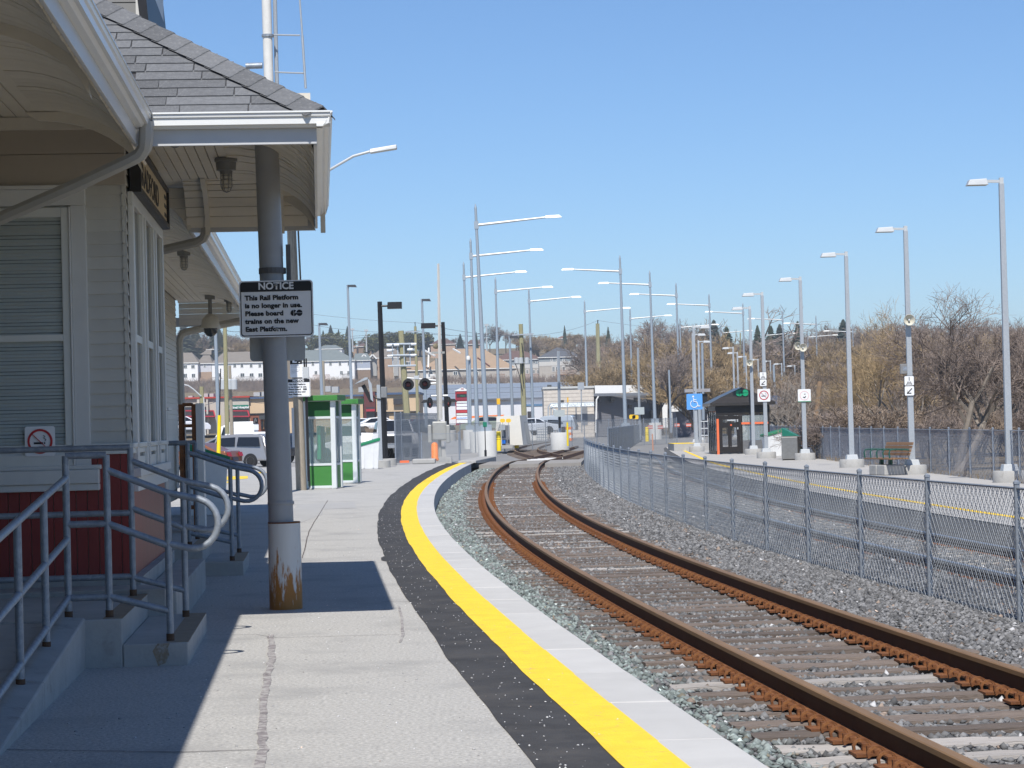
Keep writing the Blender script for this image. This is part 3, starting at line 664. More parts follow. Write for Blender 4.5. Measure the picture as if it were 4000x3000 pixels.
# station name board
nb_=bthing('station_name_sign','long black framed sign with cream panel reading BRADFORD on the station bay wall','sign',S0+.03,20.55,3.68)
MB().box(S0+.01,S0+.10,18.78,22.35,3.50,3.54).box(S0+.01,S0+.10,18.78,22.35,3.85,3.89).box(S0+.01,S0+.10,18.78,18.83,3.5402,3.8498).box(S0+.01,S0+.10,22.3,22.35,3.5402,3.8498).build('sign_frame',m_black,nb_)
MB().box(S0+.012,S0+.075,18.83,22.3,3.54,3.85).build('panel',M('cream sign panel',(.62,.52,.35),.5,var=.05),nb_)
lettering('BRADFORD',.27,m_signk,nb_,(S0+.078,18.92,3.60),(math.pi/2,0,math.pi/2),.004,sx=1.62)
b=MB()
for i in range(3): b.box(S0+.076,S0+.079,21.98,22.22,3.60+i*.085,3.635+i*.085)
b.build('small_print',m_signk,nb_)
# jar lamps under the eaves
m_jar=MG('lamp jar glass',(.75,.72,.62),.15,.55); m_lampb=M('grey lamp housing',(.23,.235,.23),.5,.2,var=.12)
def jar_lamp(s,d,label,k=1.):
    t=thing('ceiling_lamp',label,'lamp',L2W(s,d,ZS),AB,'caged jar lamps under the station eaves')
    MB().lathe([(.10,0),(.105,-.01),(.105,-.035),(.095,-.04),(.088,-.115),(.06,-.12),(.055,-.15),(.0,-.15)][::-1],(0,0,0),20).build('housing',m_lampb,t,smooth=True)
    MB().lathe([(.0,-.31),(.02,-.305),(.038,-.285),(.042,-.25),(.042,-.15)],(0,0,0),14).build('glass_jar',m_jar,t,smooth=True)
    c=MB()
    for z_,r_ in ((-.165,.05),(-.20,.05),(-.245,.05),(-.28,.046)):
        c.path([(r_*math.cos(R(30*i)),r_*math.sin(R(30*i)),z_) for i in range(13)],.004,4)
    for i in range(6):
        a=R(60*i); c.path([(.05*math.cos(a),.05*math.sin(a),-.15),(.05*math.cos(a),.05*math.sin(a),-.26),(.03*math.cos(a),.03*math.sin(a),-.305),(0,0,-.318)],.004,4)
    c.build('wire_guard',m_lampb,t)
    return t
jar_lamp(-.80,21.3,'caged jar lamp hanging under the bay eave beside the round support pole')
jar_lamp(-1.06,17.9,'caged jar lamp half hidden behind the front gutter of the bay')
jar_lamp(-1.78,31.5,'caged jar lamp under the rear eave behind the bay downspout')
jar_lamp(-1.62,43.0,'caged jar lamp near the end of the rear eave beside the dome camera')
jar_lamp(-2.06,13.4,'caged jar lamp cut off by the left picture edge')
cmt=thing('dome_camera','white dome security camera hanging below the end of the rear station eave','camera',L2W(-1.95,42.6,ZS),AB)
MB().box(-.09,.09,-.09,.09,-.09,0).tube((0,0,0),(0,0,-.38),.035,n=10).build('mount',m_lampb,cmt)
MB().lathe([(.0,-.34),(.07,-.36),(.15,-.45),(.17,-.55),(.185,-.60),(.185,-.62),(.0,-.62)],(0,0,0),18).build('housing',M('beige camera housing',(.55,.52,.45),.5),cmt,smooth=True)
MB().lathe([(.13,-.62),(.12,-.70),(.07,-.76),(0,-.78)],(0,0,0),16).build('dome',m_glassd,cmt,smooth=True)
# support pole with sleeve and the notice signs
sp=bthing('support_pole','round grey steel canopy pole with a rusty white sleeve at its foot','pole',-.30,20.05,0)
m_pole=M('grey pole paint',(.30,.31,.325),.4,var=.08,scale=4,col2=(.14,.10,.07),mix=(.68,.76),sc2=22)
m_slv=M('rust streaked white sleeve',(.60,.60,.58),.5,var=.05,scale=3,stretch=(3,3,.5),col2=(.36,.15,.03),mix=(.53,.62),sc2=9,bump=.2)
# rust gathers near the foot of the sleeve: mask falls off with height
t=m_slv.node_tree; mr=[n for n in t.nodes if n.type=='MAP_RANGE'][-1]; sx_=t.nodes.new('ShaderNodeSeparateXYZ'); tcn=[n for n in t.nodes if n.type=='TEX_COORD'][0]; t.links.new(tcn.outputs['Object'],sx_.inputs[0])
m3=t.nodes.new('ShaderNodeMapRange'); m3.inputs[1].default_value=.0; m3.inputs[2].default_value=.62; m3.inputs[3].default_value=.22; m3.inputs[4].default_value=-.10; t.links.new(sx_.outputs[2],m3.inputs[0])
ad=t.nodes.new('ShaderNodeMath'); t.links.new(mr.inputs[0].links[0].from_socket,ad.inputs[0]); t.links.new(m3.outputs[0],ad.inputs[1]); t.links.new(ad.outputs[0],mr.inputs[0])
x0=-.345
MB().tube((x0-.005,20.05,.7),(x0-.055,20.05,ZS),.108,.102,n=28).build('shaft',m_pole,sp,smooth=True)
for z_ in (.90,): MB().lathe([(.113,0),(.116,.01),(.113,.03)],(x0-.004,20.05,z_),28).build('collar',m_pole,sp,smooth=True)
MB().lathe([(.142,0),(.142,.52),(.139,.60),(.139,.74),(.108,.742)],(x0+.02,20.05,0),28).build('sleeve',m_slv,sp,smooth=True)
MB().lathe([(.139,0),(.141,.006),(.139,.012)],(x0+.02,20.05,.74),28).build('sleeve_rim',m_rust,sp)
MB().box(x0+.09,x0+.13,20.0,20.1,2.62,3.15).lathe([(.118,0),(.118,.05)],(x0-.03,20.05,2.90),20).build('conduit_box',M('dark conduit',(.10,.10,.105),.5),sp)
def go_logo(parent,cx,cz,r,mat,y,th=.003,flip=1):
    b=MB(); n=16; g=r*.07
    def pie(cx,cz,a0,a1,rr):
        P=[(cx,y,cz)]+[(cx+rr*math.cos(R(a0+(a1-a0)*i/n)),y,cz+rr*math.sin(R(a0+(a1-a0)*i/n))) for i in range(n+1)]
        b.prism(P,(0,th,0))
    pie(cx-g,cz,90,270,r)                                     # left half of the first disc
    pie(cx+g,cz-g,270,360,r); pie(cx+g,cz+g,40,90,r)
    b.prism([(cx+g,y,cz+g),(cx+g+r*.62,y,cz+g),(cx+g+r*.62,y,cz+g+r*.12),(cx+g,y,cz+g+r*.12)],(0,th,0))
    pie(cx+2*r*.96,cz+g,0,180,r); pie(cx+2*r*.96,cz-g,180,360,r)
    return b.build('logo',mat,parent)
def notice_sign(parent,W_=.635,detail=True):
    H_=W_*.765; y=0
    plate(W_,H_,W_*.05,m_signw,parent,y,.004,'panel')
    P=rrect(W_*.965,H_*.955,W_*.04); Q=rrect(W_*.94,H_*.925,W_*.03); b=MB(); n=len(P)
    for (a,c),(e,f) in zip(P,Q): b.v+=[(a,y-.002,c),(e,y-.002,f)]
    b.f=[(2*i,2*((i+1)%n),2*((i+1)%n)+1,2*i+1) for i in range(n)]; b.build('border',m_signk,parent)
    hb=[(x,z) for x,z in P if z>0]; zb=H_*.305
    hw=W_*.965/2
    MB().prism([(-hw,y-.003,zb)]+[(hw,y-.003,zb)]+[(x,y-.003,z) for x,z in P[:12]],(0,.002,0)).build('header',m_signk,parent)
    s=W_/.635
    lettering('NOTICE',.083*s,m_signw,parent,(0,y-.0045,zb+.020*s),bold=.0026*s,align='CENTER',sx=1.0)
    for i,tx in enumerate(('This Rail Platform','is no longer in use.','Please board','trains on the new','East Platform.')):
        lettering(tx,.056*s,m_signk,parent,(-.268*s,y-.0035,zb-.071*s-i*.0672*s),bold=.0026*s,sx=1.10,spacing=1.03)
    go_logo(parent,.148*s,zb-.071*s-2*.0672*s+.017*s,.0255*s,m_signk,y-.0035)
ns=thing('notice_sign','large white NOTICE sign with black header fixed to the grey canopy pole','sign',L2W(-.345,19.86,2.588),AB-R(4.0))
notice_sign(ns)
m_bolt=M('grey bolt',(.25,.25,.25),.4,.5)
for z_ in (.205,-.175): MB().lathe([(.0,-.012),(.014,-.010),(.016,0)],(.0,-.002,z_),10,(0,1,0)).build('bolt',m_bolt,ns)
bs=bthing('blank_sign_back','plain grey back of a sign on the far side of the canopy pole','sign',-.35,20.22,2.28)
MB().prism([(x-.35,20.22,z+2.30) for x,z in rrect(.48,.30,.035)],(0,.004,0)).build('panel',M('bare aluminium',(.36,.37,.37),.5,.3,var=.06,scale=30),bs)
# ---------------------------------------------------------------- steps, ramp and handrails
def steps(name,label,cat,d0,d1,sf,back,ramp=True):
    t=bthing(name,label,cat,sf,d0,0)
    m=m_conc2
    MB().box(sf-.43,sf,d0,d1,-.05,.152).build('lower_step',m,t,bevel=.01)
    MB().box(back,sf-.432,d0+.004,d1-.004,-.05,.322).build('landing',m,t,bevel=.01)
    MB().box(sf-.14,sf+.002,d0+.02,d1-.02,.1522,.1545).build('step_nosing',M('brown step edging',(.27,.21,.15),.9,var=.15,scale=8),t)
    MB().box(sf-.56,sf-.429,d0+.02,d1-.02,.3222,.3245).build('step_nosing',MATS['brown step edging'],t)
    if name=='entrance_steps': MB().add([(sf-.20,d0-.003,.15),(sf-.235,d0-.003,.10),(sf-.215,d0-.003,.05),(sf-.20,d0-.003,.0),(sf-.15,d0-.003,.02),(sf-.125,d0-.003,.07),(sf-.135,d0-.003,.12),(sf-.12,d0-.003,.15)],[(0,1,2,3,4,5,6,7)]).build('rust_stain',M('rust stain on concrete',(.25,.19,.13),.9,var=.3,scale=12,col2=(.33,.31,.28),mix=(.45,.6)),t)
    return t
es=steps('entrance_steps','two grey concrete steps with brown edges at the near station door','steps',15.48,17.95,-.905,-2.7)
fs=steps('far_steps','grey concrete steps behind the support pole at the far station door','steps',24.85,26.75,-.845,-2.6)
rp=bthing('access_ramp','grey concrete ramp beside the station wall sloping down to the near left corner','ramp',-1.58,11.2)
for a,c in ((15.5,13.2),(13.195,11.2)):
    zf=lambda d:max(.0,.322*(d-11.2)/(15.5-11.2))
    MB().hexa([(-1.80,c,-.05),(-1.58,c,-.05),(-1.58,a,-.05),(-1.80,a,-.05)],[(-1.80,c,zf(c)+.03),(-1.58,c,zf(c)+.012),(-1.58,a,zf(a)+.012),(-1.80,a,zf(a)+.03)]).build('kerb',m_conc2,rp,bevel=.012)
MB().hexa([(-2.9,11.2,-.05),(-1.81,11.2,-.05),(-1.81,15.47,-.05),(-2.9,15.47,-.05)],[(-2.9,11.2,.005),(-1.81,11.2,.005),(-1.81,15.47,.31),(-2.9,15.47,.31)]).build('ramp_slab',m_conc2,rp)
MB().box(-2.62,-1.2,D0-.62,D0-.08,-.05,.36).build('ledge',m_conc2,es,bevel=.01); MB().box(-1.42,-1.15,D0-.1,D1+.4,-.05,.30).build('ledge',m_conc2,es,bevel=.01)
PR=.0235
def loop_rail(b,s,d,zt,zl,s_end,zb_end):
    """top rail running down from post s to s_end, rounded end loop, back to the mid rail"""
def handrail(name,label,d,s_up,s_lo,z_up,z_lo,zt,group,extra=None,sgn=1):
    t=bthing(name,label,'handrail',s_lo,d,z_lo,group)
    p=MB(); p.tube((s_up,d,z_up),(s_up,d,zt),PR,n=10); p.build('post',m_galv_d,t,smooth=True)
    ztl=zt-.44*1.0; 
    p=MB(); p.tube((s_lo,d,z_lo),(s_lo,d,zt-.27),PR,n=10); p.build('post',m_galv_d,t,smooth=True)
    for sx_,zz in ((s_up,z_up),(s_lo,z_lo)): MB().lathe([(.027,0),(.027,.05)],(sx_,d,zz),12).build('post_foot',M('rust brown post foot',(.09,.05,.03),.85,var=.3,scale=20),t)
    # loop
    z1=zt-.10; sl=(.19)/(s_lo-s_up) if s_lo!=s_up else .4
    za=zt-.30; zb=zt-.62
    pts=[(s_up,d,zt-.10),(s_lo,d,zt-.265)]
    e=s_lo+.17; zc=(zt-.32+zt-.63)/2; rr_=.165
    for i in range(0,11):
        a=R(75-155*i/10); pts.append((e+.0+rr_*1.0*math.cos(a)*1.0,d,zc+rr_*math.sin(a)*1.02))
    pts+=[(e-.03,d,zt-.640),(s_lo,d,zt-.605)]
    MB().path(pts,PR,10).build('loop_rail',m_galv_d,t,smooth=True)
    MB().tube((s_up,d,zt-.46),(s_lo,d,zt-.62),PR,n=10).build('mid_rail',m_galv_d,t,smooth=True)
    MB().tube((s_up,d,z_up+.14),(s_lo,d,z_lo+.20),PR,n=10).build('low_rail',m_galv_d,t,smooth=True)
    return t
hg='galvanised pipe handrails of the station steps'
h1=handrail('handrail','galvanised pipe handrail with rounded end on the camera side of the near steps',15.62,-1.43,-1.03,.322,.152,1.41,hg)
h2=handrail('handrail','galvanised pipe handrail with rounded end on the far side of the near steps',17.6,-1.43,-1.04,.322,.152,1.445,hg)
h3=handrail('handrail','dark pipe handrail with rounded end on the near side of the far steps',25.0,-1.42,-.97,.322,.152,1.43,hg)
h4=handrail('handrail','dark pipe handrail with rounded end on the far side of the far steps',26.6,-1.42,-.95,.322,.152,1.43,hg)
# level parts joined to the rails
def hbars(t,d,sa,sb,zs):
    for z_ in zs: MB().tube((sa,d,z_),(sb,d,z_),PR,n=10).build('level_rail',m_galv_d,t,smooth=True)
hbars(h1,15.62,-1.70,-1.43,(1.41,.95,.46)); MB().tube((-1.70,15.62,.322),(-1.70,15.62,1.41),PR,n=10).build('post',m_galv_d,h1,smooth=True); MB().lathe([(.027,0),(.027,.05)],(-1.70,15.62,.322),12).build('post_foot',MATS['rust brown post foot'],h1)
hbars(h2,17.6,-2.9,-1.43,(1.445,.95,.47)); hbars(h3,25.0,-1.75,-1.42,(1.43,)); hbars(h4,26.6,-1.75,-1.42,(1.43,))
rr_=bthing('ramp_railing','galvanised pipe railing sloping down along the ramp at the left','handrail',-1.69,13.4,.1)
zr=lambda d:.322*(d-11.2)/4.3
for d in (14.35,13.1,11.9):
    MB().tube((-1.70,d,zr(d)),(-1.70,d,zr(d)+.93),PR,n=10).build('post',m_galv_d,rr_,smooth=True); MB().lathe([(.027,0),(.027,.05)],(-1.70,d,zr(d)),12).build('post_foot',MATS['rust brown post foot'],rr_)
for h_ in (.93,.52,.13): MB().tube((-1.70,15.6,zr(15.6)+h_),(-1.70,10.9,zr(10.9)+h_),PR,n=10).build('rail',m_galv_d,rr_,smooth=True)
# things standing along the station wall
en=bthing('wall_cabinet','tall grey metal cabinet against the station wall behind the bay','cabinet',-2.3,33,0)
MB().box(-2.66,-2.16,32.6,33.3,.12,1.86).build('body',M('grey cabinet metal',(.33,.33,.32),.5,var=.08,col2=(.22,.13,.07),mix=(.7,.8)),en,bevel=.02); MB().box(-2.70,-2.10,32.55,33.4,1.862,1.9).build('lid',m_trim,en); MB().box(-2.6,-2.2,32.592,32.6,.2,1.8).build('door',m_trim,en)
rk=bthing('rusty_rack','open rusty metal rack standing beside the station wall','rack',-2.0,36,0)
b=MB()
for s in (-2.14,-1.94):
    for d in (36,36.5): b.box(s-.03,s+.03,d-.03,d+.03,0,1.98)
b.build('upright',m_rust,rk)
for z_ in (.35,.75,1.16,1.62,1.95): MB().box(-2.108,-1.972,35.98,36.52,z_,z_+.05).build('shelf',m_rust,rk)
MB().box(-1.905,-1.80,35.96,36.5,.0,1.99).build('side_panel',m_trim,rk)
def grit_bin(t,w=.75,dp=.7,h=.85):
    MB().hexa([(-w*.42,-dp*.42,0),(w*.42,-dp*.42,0),(w*.42,dp*.42,0),(-w*.42,dp*.42,0)],[(-w/2,-dp/2,h*.78),(w/2,-dp/2,h),(w/2,dp/2,h),(-w/2,dp/2,h*.78)]).build('body',M('white bin plastic',(.66,.67,.67),.45,var=.05),t,bevel=.02)
    MB().hexa([(-w*.56,-dp*.54,h*.77),(w*.53,-dp*.54,h*.995),(w*.53,dp*.54,h*.995),(-w*.56,dp*.54,h*.77)],[(-w*.56,-dp*.54,h*.86),(w*.53,-dp*.54,h*1.10),(w*.53,dp*.54,h*1.10),(-w*.56,dp*.54,h*.86)]).build('lid',m_green2,t,bevel=.015)
    for x in (-.2,.2): MB().box(x*w-.02,x*w+.02,-dp*.5,-dp*.47,.05,h*.75).build('rib',MATS['white bin plastic'],t)
def bin_at(x,y,z,w,h,mir,label,rz=0):
    p=G(x,y,z); t=thing('grit_bin',label,'bin',p,rz,'white grit bins with green lids'); grit_bin(t,w,w*.9,h)
    if mir: t.rotation_euler=(0,0,rz+math.pi)
    return t
# ================================================================ fences
def fence(name,label,pts,h,pitch=.07,wr=.0022,pr=.028,every=None,rail=True,post_extra=.03,group=None,toprail_r=.012):
    """pts: ground points of the posts; every post a part, woven wire joined as one part"""
    t=wthing(name,label,'fence',pts[0],group)
    W_=MB(); T_=MB()
    for i,p in enumerate(pts):
        MB().tube(p,p+Vector((0,0,h+post_extra)),pr,n=8).lathe([(pr*1.2,0),(pr*1.1,.02),(0,.04)],p+Vector((0,0,h+post_extra)),8).build('post',m_galv_d,t,smooth=True)
    for p,q in zip(pts[:-1],pts[1:]):
        L=(q-p).length; dx=(q-p)/L; up=Vector((0,0,1)); nn=dx.cross(up)*.004
        T_.tube(p+up*(h-.01),q+up*(h-.01),toprail_r,n=6,cap=False); T_.tube(p+up*.03,q+up*.03,.004,n=4,cap=False)
        k=0; x=-h
        while x<L:
            for sgn in (1,-1):
                a,c=(x,0.),(x+h,h)
                if sgn<0: a,c=(x,h),(x+h,0.)
                # clip to the panel
                t0=max(0,-a[0]/h); t1=min(1,(L-a[0])/h)
                if t1-t0<.02: continue
                P=p+dx*(a[0]+h*t0)+up*(a[1]+(c[1]-a[1])*t0)+nn*sgn*(1 if k%2 else -1); Q=p+dx*(a[0]+h*t1)+up*(a[1]+(c[1]-a[1])*t1)-nn*sgn*(1 if k%2 else -1)
                W_.tube(P,Q,wr,n=3,cap=False)
            x+=pitch; k+=1
    T_.build('tension_wire',m_galv_d,t); W_.build('woven_wire',m_wire,t,kind='stuff')
    return t
def curve_pts(fx,y0,y1,step,z):
    out=[];y=y0
    while y<=y1: out.append(Vector((fx(y),y,z))); y+=step
    return out
m_wire_keep=m_wire
fence('wire_fence','low galvanised chain link fence curving between the two railway tracks',curve_pts(lambda y:XC(y)+2.56,14.75,98,2.97,-.345),1.21,.068,.0031)
m_wire=M('dull chain link wire',(.27,.29,.33),.5,.2,var=.2,scale=9)
fence('wire_fence','low chain link fence behind the benches of the east platform',curve_pts(lambda y:XP(y)+5.42,36,150,2.9,ZE),1.3,.09,.0036)
m_wire=m_wire_keep
fence('wire_fence','chain link fence with close posts between the tracks beyond the low curved fence',curve_pts(lambda y:5.2+(y-120)*.075,112,200,3.,-.3),1.5,.12,.006)
# crossing fence beside the black lamp posts
a=[A(1546,1805,106),A(1570,1803,108),A(1640,1797,113),A(1720,1790,118)]
fa_pts=[Vector((p.x,p.y,-.12)) for p in a]
fence('wire_fence','tall chain link fence angled behind the crossing signal',fa_pts,2.3,.10,.0065,.035)
fence('wire_fence','short chain link gate panel around the crossing signal foot',[Vector((A(1648,1790,101).x,101,-.05)),Vector((A(1795,1790,101).x,101,-.05))],1.25,.10,.005,.035)
fence('wire_fence','long chain link fence in front of the far arena and brick building',[Vector((A(x,1690,150).x,150+(x-1990)*.03,-.25)) for x in range(1750,2760,55)],1.9,.16,.008,.03)
# ================================================================ east platform furniture
m_lum=M('grey lamp head metal',(.47,.49,.50),.4,.1,var=.04)
def east_lamp(h,facing=-1,arm=.35):
    t=thing('platform_lamp','','lamp post',(0,0,0),0,'square headed lamp posts along the east platform')
    MB().lathe([(.42,0),(.42,.26),(.40,.29)],(0,0,0),24).build('concrete_footing',m_conc2,t,smooth=True)
    MB().hexa([(-.2,-.2,.28),(.2,-.2,.28),(.2,.2,.28),(-.2,.2,.28)],[(-.17,-.17,.45),(.17,-.17,.45),(.17,.17,.45),(-.17,.17,.45)]).build('base_cover',m_lum,t,bevel=.01)
    a,b_=.085,.06
    MB().hexa([(-a,-a,.45),(a,-a,.45),(a,a,.45),(-a,a,.45)],[(-b_,-b_,h-.12),(b_,-b_,h-.12),(b_,b_,h-.12),(-b_,b_,h-.12)]).build('shaft',m_galv,t,bevel=.006)
    MB().box(-.05,.05,-.05,.05,h-.13,h+.02).build('cap',m_lum,t)
    f=facing
    MB().bar((f*.04,0,h-.07),(f*arm,0,h-.06),.06,.07).build('arm',m_lum,t)
    x0,x1=f*arm,f*(arm+.52)
    hd=MB().hexa([(min(x0,x1),-.16,h-.16),(max(x0,x1),-.16,h-.16),(max(x0,x1),.16,h-.16),(min(x0,x1),.16,h-.16)],[(min(x0,x1)+.06,-.13,h-.02),(max(x0,x1)-.03,-.13,h+.0),(max(x0,x1)-.03,.13,h+.0),(min(x0,x1)+.06,.13,h-.02)]).build('lamp_head',m_lum,t,bevel=.012)
    return t
EL=[((3945,1884),697,-1,'tall square headed lamp post nearest the camera at the right picture edge'),((3564,1853),885,-1,'square headed lamp post carrying a horn speaker and track 1 sign beside the wooden bench'),((3328,1826),985,-1,'plain square headed lamp post just left of the wooden bench'),((3145,1797),1083,-1,'square headed lamp post with horn speaker and faded no smoking sign behind the litter bin'),((2994,1790),1143,-1,'square headed lamp post with track 1 and no smoking signs before the shelter window'),((2944,1775),1198,-1,'square headed lamp post with horn speaker in front of the shelter door'),((2722,1764),1273,1,'square headed lamp post with blue wheelchair sign at the raised platform end')]
ELP=[]; src_=None
for (x,y),ty,f,lb in EL:
    p=G(x,y,ZE); h=A(x-25,ty,p.y).z-ZE
    if src_ is None or f!=-1: t=east_lamp(h,f); t.location=p
    else: t=copy_tree(src_,p)
    if src_ is None: src_=t; h0=h
    elif f==-1: t.scale=(1,1,h/h0)
    t['label']=lb; ELP.append((t,p,h))
FAR_E=[(2859,1353,2872,1640,-1,'above the shelter roof, left one of a pair'),(2875,1373,2895,1640,-1,'above the shelter roof, right one of a pair'),(2908,1388,2915,1640,-1,'behind the first shelter lamp posts'),(2955,1400,2965,1640,-1,'between the two shelter lamp posts'),(3003,1406,3015,1640,-1,'just right of the no smoking sign post'),(3047,1417,3060,1640,-1,'left of the faded sign post'),(3098,1425,3108,1640,-1,'left of the second horn speaker post'),(3202,1436,3215,1640,-1,'right of the faded sign post'),(3268,1440,3275,1640,-1,'beside the leaning wood post'),(2720,1300,2725,1640,1,'behind the wheelchair sign'),(2742,1328,2750,1640,1,'right of the wheelchair sign')]
for tx,ty,bx,by,f,lb in FAR_E:
    Y=(7.3-1.55)*9000/(1655-.0253*(tx-2000)-ty); p=A(tx+ (12 if f<0 else -6),1640,Y); p.z=min(-.1,p.z); p.z=-.25
    t=copy_tree(src_,p,None,'distant square headed lamp post '+lb); t.scale=(f*-1*1.0,1,7.5/h0)
# horn speakers
m_horn=M('cream horn speaker',(.52,.50,.42),.5,var=.06)
def horn(p,label,k=1.):
    t=thing('horn_speaker',label,'loudspeaker',p,0,'horn speakers on the east platform lamp posts')
    MB().lathe([(.03,.30),(.045,.20),(.06,.12),(.10,.05),(.15,.0),(.165,-.012),(.158,-.018),(.13,.01),(.08,.06),(.03,.12),(0,.12)],(0,0,0),20,(0,1,0)).build('horn',m_horn,t,smooth=True)
    MB().lathe([(0,-.02),(.03,-.01),(.035,.03),(.02,.12)],(0,0,0),12,(0,1,0)).build('driver',m_lum,t,smooth=True)
    MB().tube((0,.16,-.02),(0,.16,.16),.018).build('bracket',m_black,t)
    return t
def on_post(i,x,y,dy=-.11):
    p=ELP[i][1]; return A(x,y,p.y+dy)
horn(on_post(1,3552,1250,-.30),'cream horn speaker on the lamp post beside the wooden bench')
horn(on_post(3,3137,1358,-.30),'cream horn speaker above the faded no smoking sign')
horn(on_post(5,2928,1417,-.30),'cream horn speaker on the lamp post in front of the shelter door')
horn(on_post(3,3118,1352,.25),'cream horn speaker facing away on the faded sign post')
# signs on the lamp posts
def track_sign(i,x,y,w,label):
    p=on_post(i,x,y); t=thing('track_sign',label,'sign',p,0,'track number signs on the east platform'); s=w
    plate(s,s*1.95,s*.08,m_signk,t,0,.012,'frame')
    plate(s*.9,s*.9,s*.1,m_signw,t,-.004,.004,'panel',0,s*.49); plate(s*.9,s*.9,s*.1,m_signw,t,-.004,.004,'panel',0,-s*.49)
    lettering('1',s*.48,m_signk,t,(0,-.0065,s*.51),bold=s*.012,align='CENTER')
    MB().bar((-s*.3,-.006,s*.16),(s*.3,-.006,s*.16),.003,s*.04).bar((-s*.2,-.006,s*.26),(s*.2,-.006,s*.26),.003,s*.04).bar((-s*.12,-.006,s*.36),(s*.12,-.006,s*.36),.003,s*.04).bar((-s*.26,-.006,s*.08),(-s*.12,-.006,s*.42),.003,s*.04).bar((s*.26,-.006,s*.08),(s*.12,-.006,s*.42),.003,s*.04).build('track_symbol',m_signk,t)
    MB().bar((s*.25,-.006,-s*.26),(-s*.22,-.006,-s*.72),.003,s*.10).bar((-s*.22,-.006,-s*.36),(-s*.22,-.006,-s*.76),.003,s*.10).bar((-s*.26,-.006,-s*.72),(s*.18,-.006,-s*.72),.003,s*.10).build('arrow',m_signk,t)
track_sign(1,3552,1507,.30,'black and white track 1 sign with arrow on the lamp post by the wooden bench')
track_sign(4,2981,1481,.32,'black and white track 1 sign with arrow above the shelter no smoking sign')
def nsm(i,x,y,w,label,faded=False):
    t=thing('no_smoking_sign',label,'sign',on_post(i,x,y),0); smoke_sign(t,w,w*.37,faded)
    if faded: MB().box(-w/2,w/2,-.0036,.0,-w*.5,-w*.44).build('green_edge',m_green2,t)
nsm(4,2984,1544,.55,'white no smoking sign with red ring on the post before the shelter')
nsm(3,3142,1545,.52,'sun bleached no smoking sign with flaking print on the horn speaker post',True)
for x,y,Y,w,lb in [(3161,1588,150,.33,'small far no smoking sign right of the faded sign'),(3218,1583,150,.3,'small far no smoking sign beside the leaning wood post'),(3275,1594,150,.34,'small far no smoking sign right of the leaning wood post')]:
    t=thing('no_smoking_sign',lb,'sign',A(x,y,Y),0); smoke_sign(t,w,w*.37)
p=on_post(6,2713,1569,-.12); t=thing('wheelchair_sign','blue square wheelchair access sign on the lamp post at the platform end','sign',p,0)
m_blue=M('sign blue',(.10,.32,.72),.45,var=.03); s=.86
plate(s,s,s*.06,m_blue,t,0,.01,'panel')
wc=MB(); wc.lathe([(0,-.013),(.05,-.012),(.05,0)],(-.07,0,.28),14,(0,1,0)); wc.path([(-.06,-.01,.2),(-.04,-.01,0),(.12,-.01,-.02),(.2,-.01,-.26),(.3,-.01,-.24)],.028,6); wc.path([(-.04,-.01,.1),(.1,-.01,.09)],.02,6)
wc.path([(-.02+.2*math.cos(R(a_)),-.01,-.12+.2*math.sin(R(a_))) for a_ in range(120,350,15)],.022,6); wc.build('wheelchair_symbol',m_signw,t)
t=thing('track_sign','narrow track sign seen edge on above the blue wheelchair sign','sign',on_post(6,2712,1508),R(70)); plate(.3,.58,.02,m_signk,t,0,.012,'frame'); plate(.26,.26,.02,m_signw,t,-.004,.004,'panel',0,.145); plate(.26,.26,.02,m_signw,t,-.004,.004,'panel',0,-.145)
t=thing('junction_box','small grey box strapped to the bench lamp post above the track 1 sign','box',on_post(1,3534,1440,-.03)); MB().box(-.13,.12,-.02,.1,-.15,.14).build('body',M('grey box plastic',(.2,.2,.2),.5),t,bevel=.01); MB().box(-.06,.06,-.024,-.02,-.06,.06).build('label_plate',m_galv_d,t)
# bench
m_bw=M('bench slat wood',(.20,.115,.06),.7,var=.3,scale=5,stretch=(14,2,14),rnd=.15)
m_bg=M('dark green bench iron',(.012,.075,.055),.4,var=.1)
def bench(t):
    for x0,x1 in ((-.55,-.02),(.02,.6)): MB().box(x0,x1,-.32,.32,0,.30).build('concrete_block',m_conc2,t,bevel=.03)
    for x in (-.35,.3): MB().box(x-.05,x+.05,-.05,.05,.30,.46).build('pedestal',m_bg,t)
    for i in range(6): MB().box(-.95,.95,-.30+i*.1,-.215+i*.1,.46,.50).build('seat_slat',m_bw,t,bevel=.006)
    for i in range(4): MB().hexa([(-.95,.30+i*.035,.56+i*.10),(.95,.30+i*.035,.56+i*.10),(.95,.335+i*.035,.56+i*.10),(-.95,.335+i*.035,.56+i*.10)],[(-.95,.325+i*.035,.645+i*.10),(.95,.325+i*.035,.645+i*.10),(.95,.36+i*.035,.645+i*.10),(-.95,.36+i*.035,.645+i*.10)]).build('back_slat',m_bw,t,bevel=.006)
    for k in range(5):
        x=-.92+k*.46; MB().path([(x,-.28,.5),(x,-.30,.66),(x,-.26,.74),(x,-.1,.75),(x,.2,.74),(x,.32,.72)],.022,8).build('armrest',m_bg,t,smooth=True)
p=G(3470,1856,ZE); t=thing('bench','brown slatted bench with green hoop armrests on concrete blocks beside a lamp post','bench',p+Vector((0,.3,0)),R(-76),'slatted benches on the east platform'); bench(t)
t2=copy_tree(t,G(3105,1792,ZE)+Vector((.3,1.0,0)),R(-76),'slatted bench with green hoop armrests behind the steel litter bin')
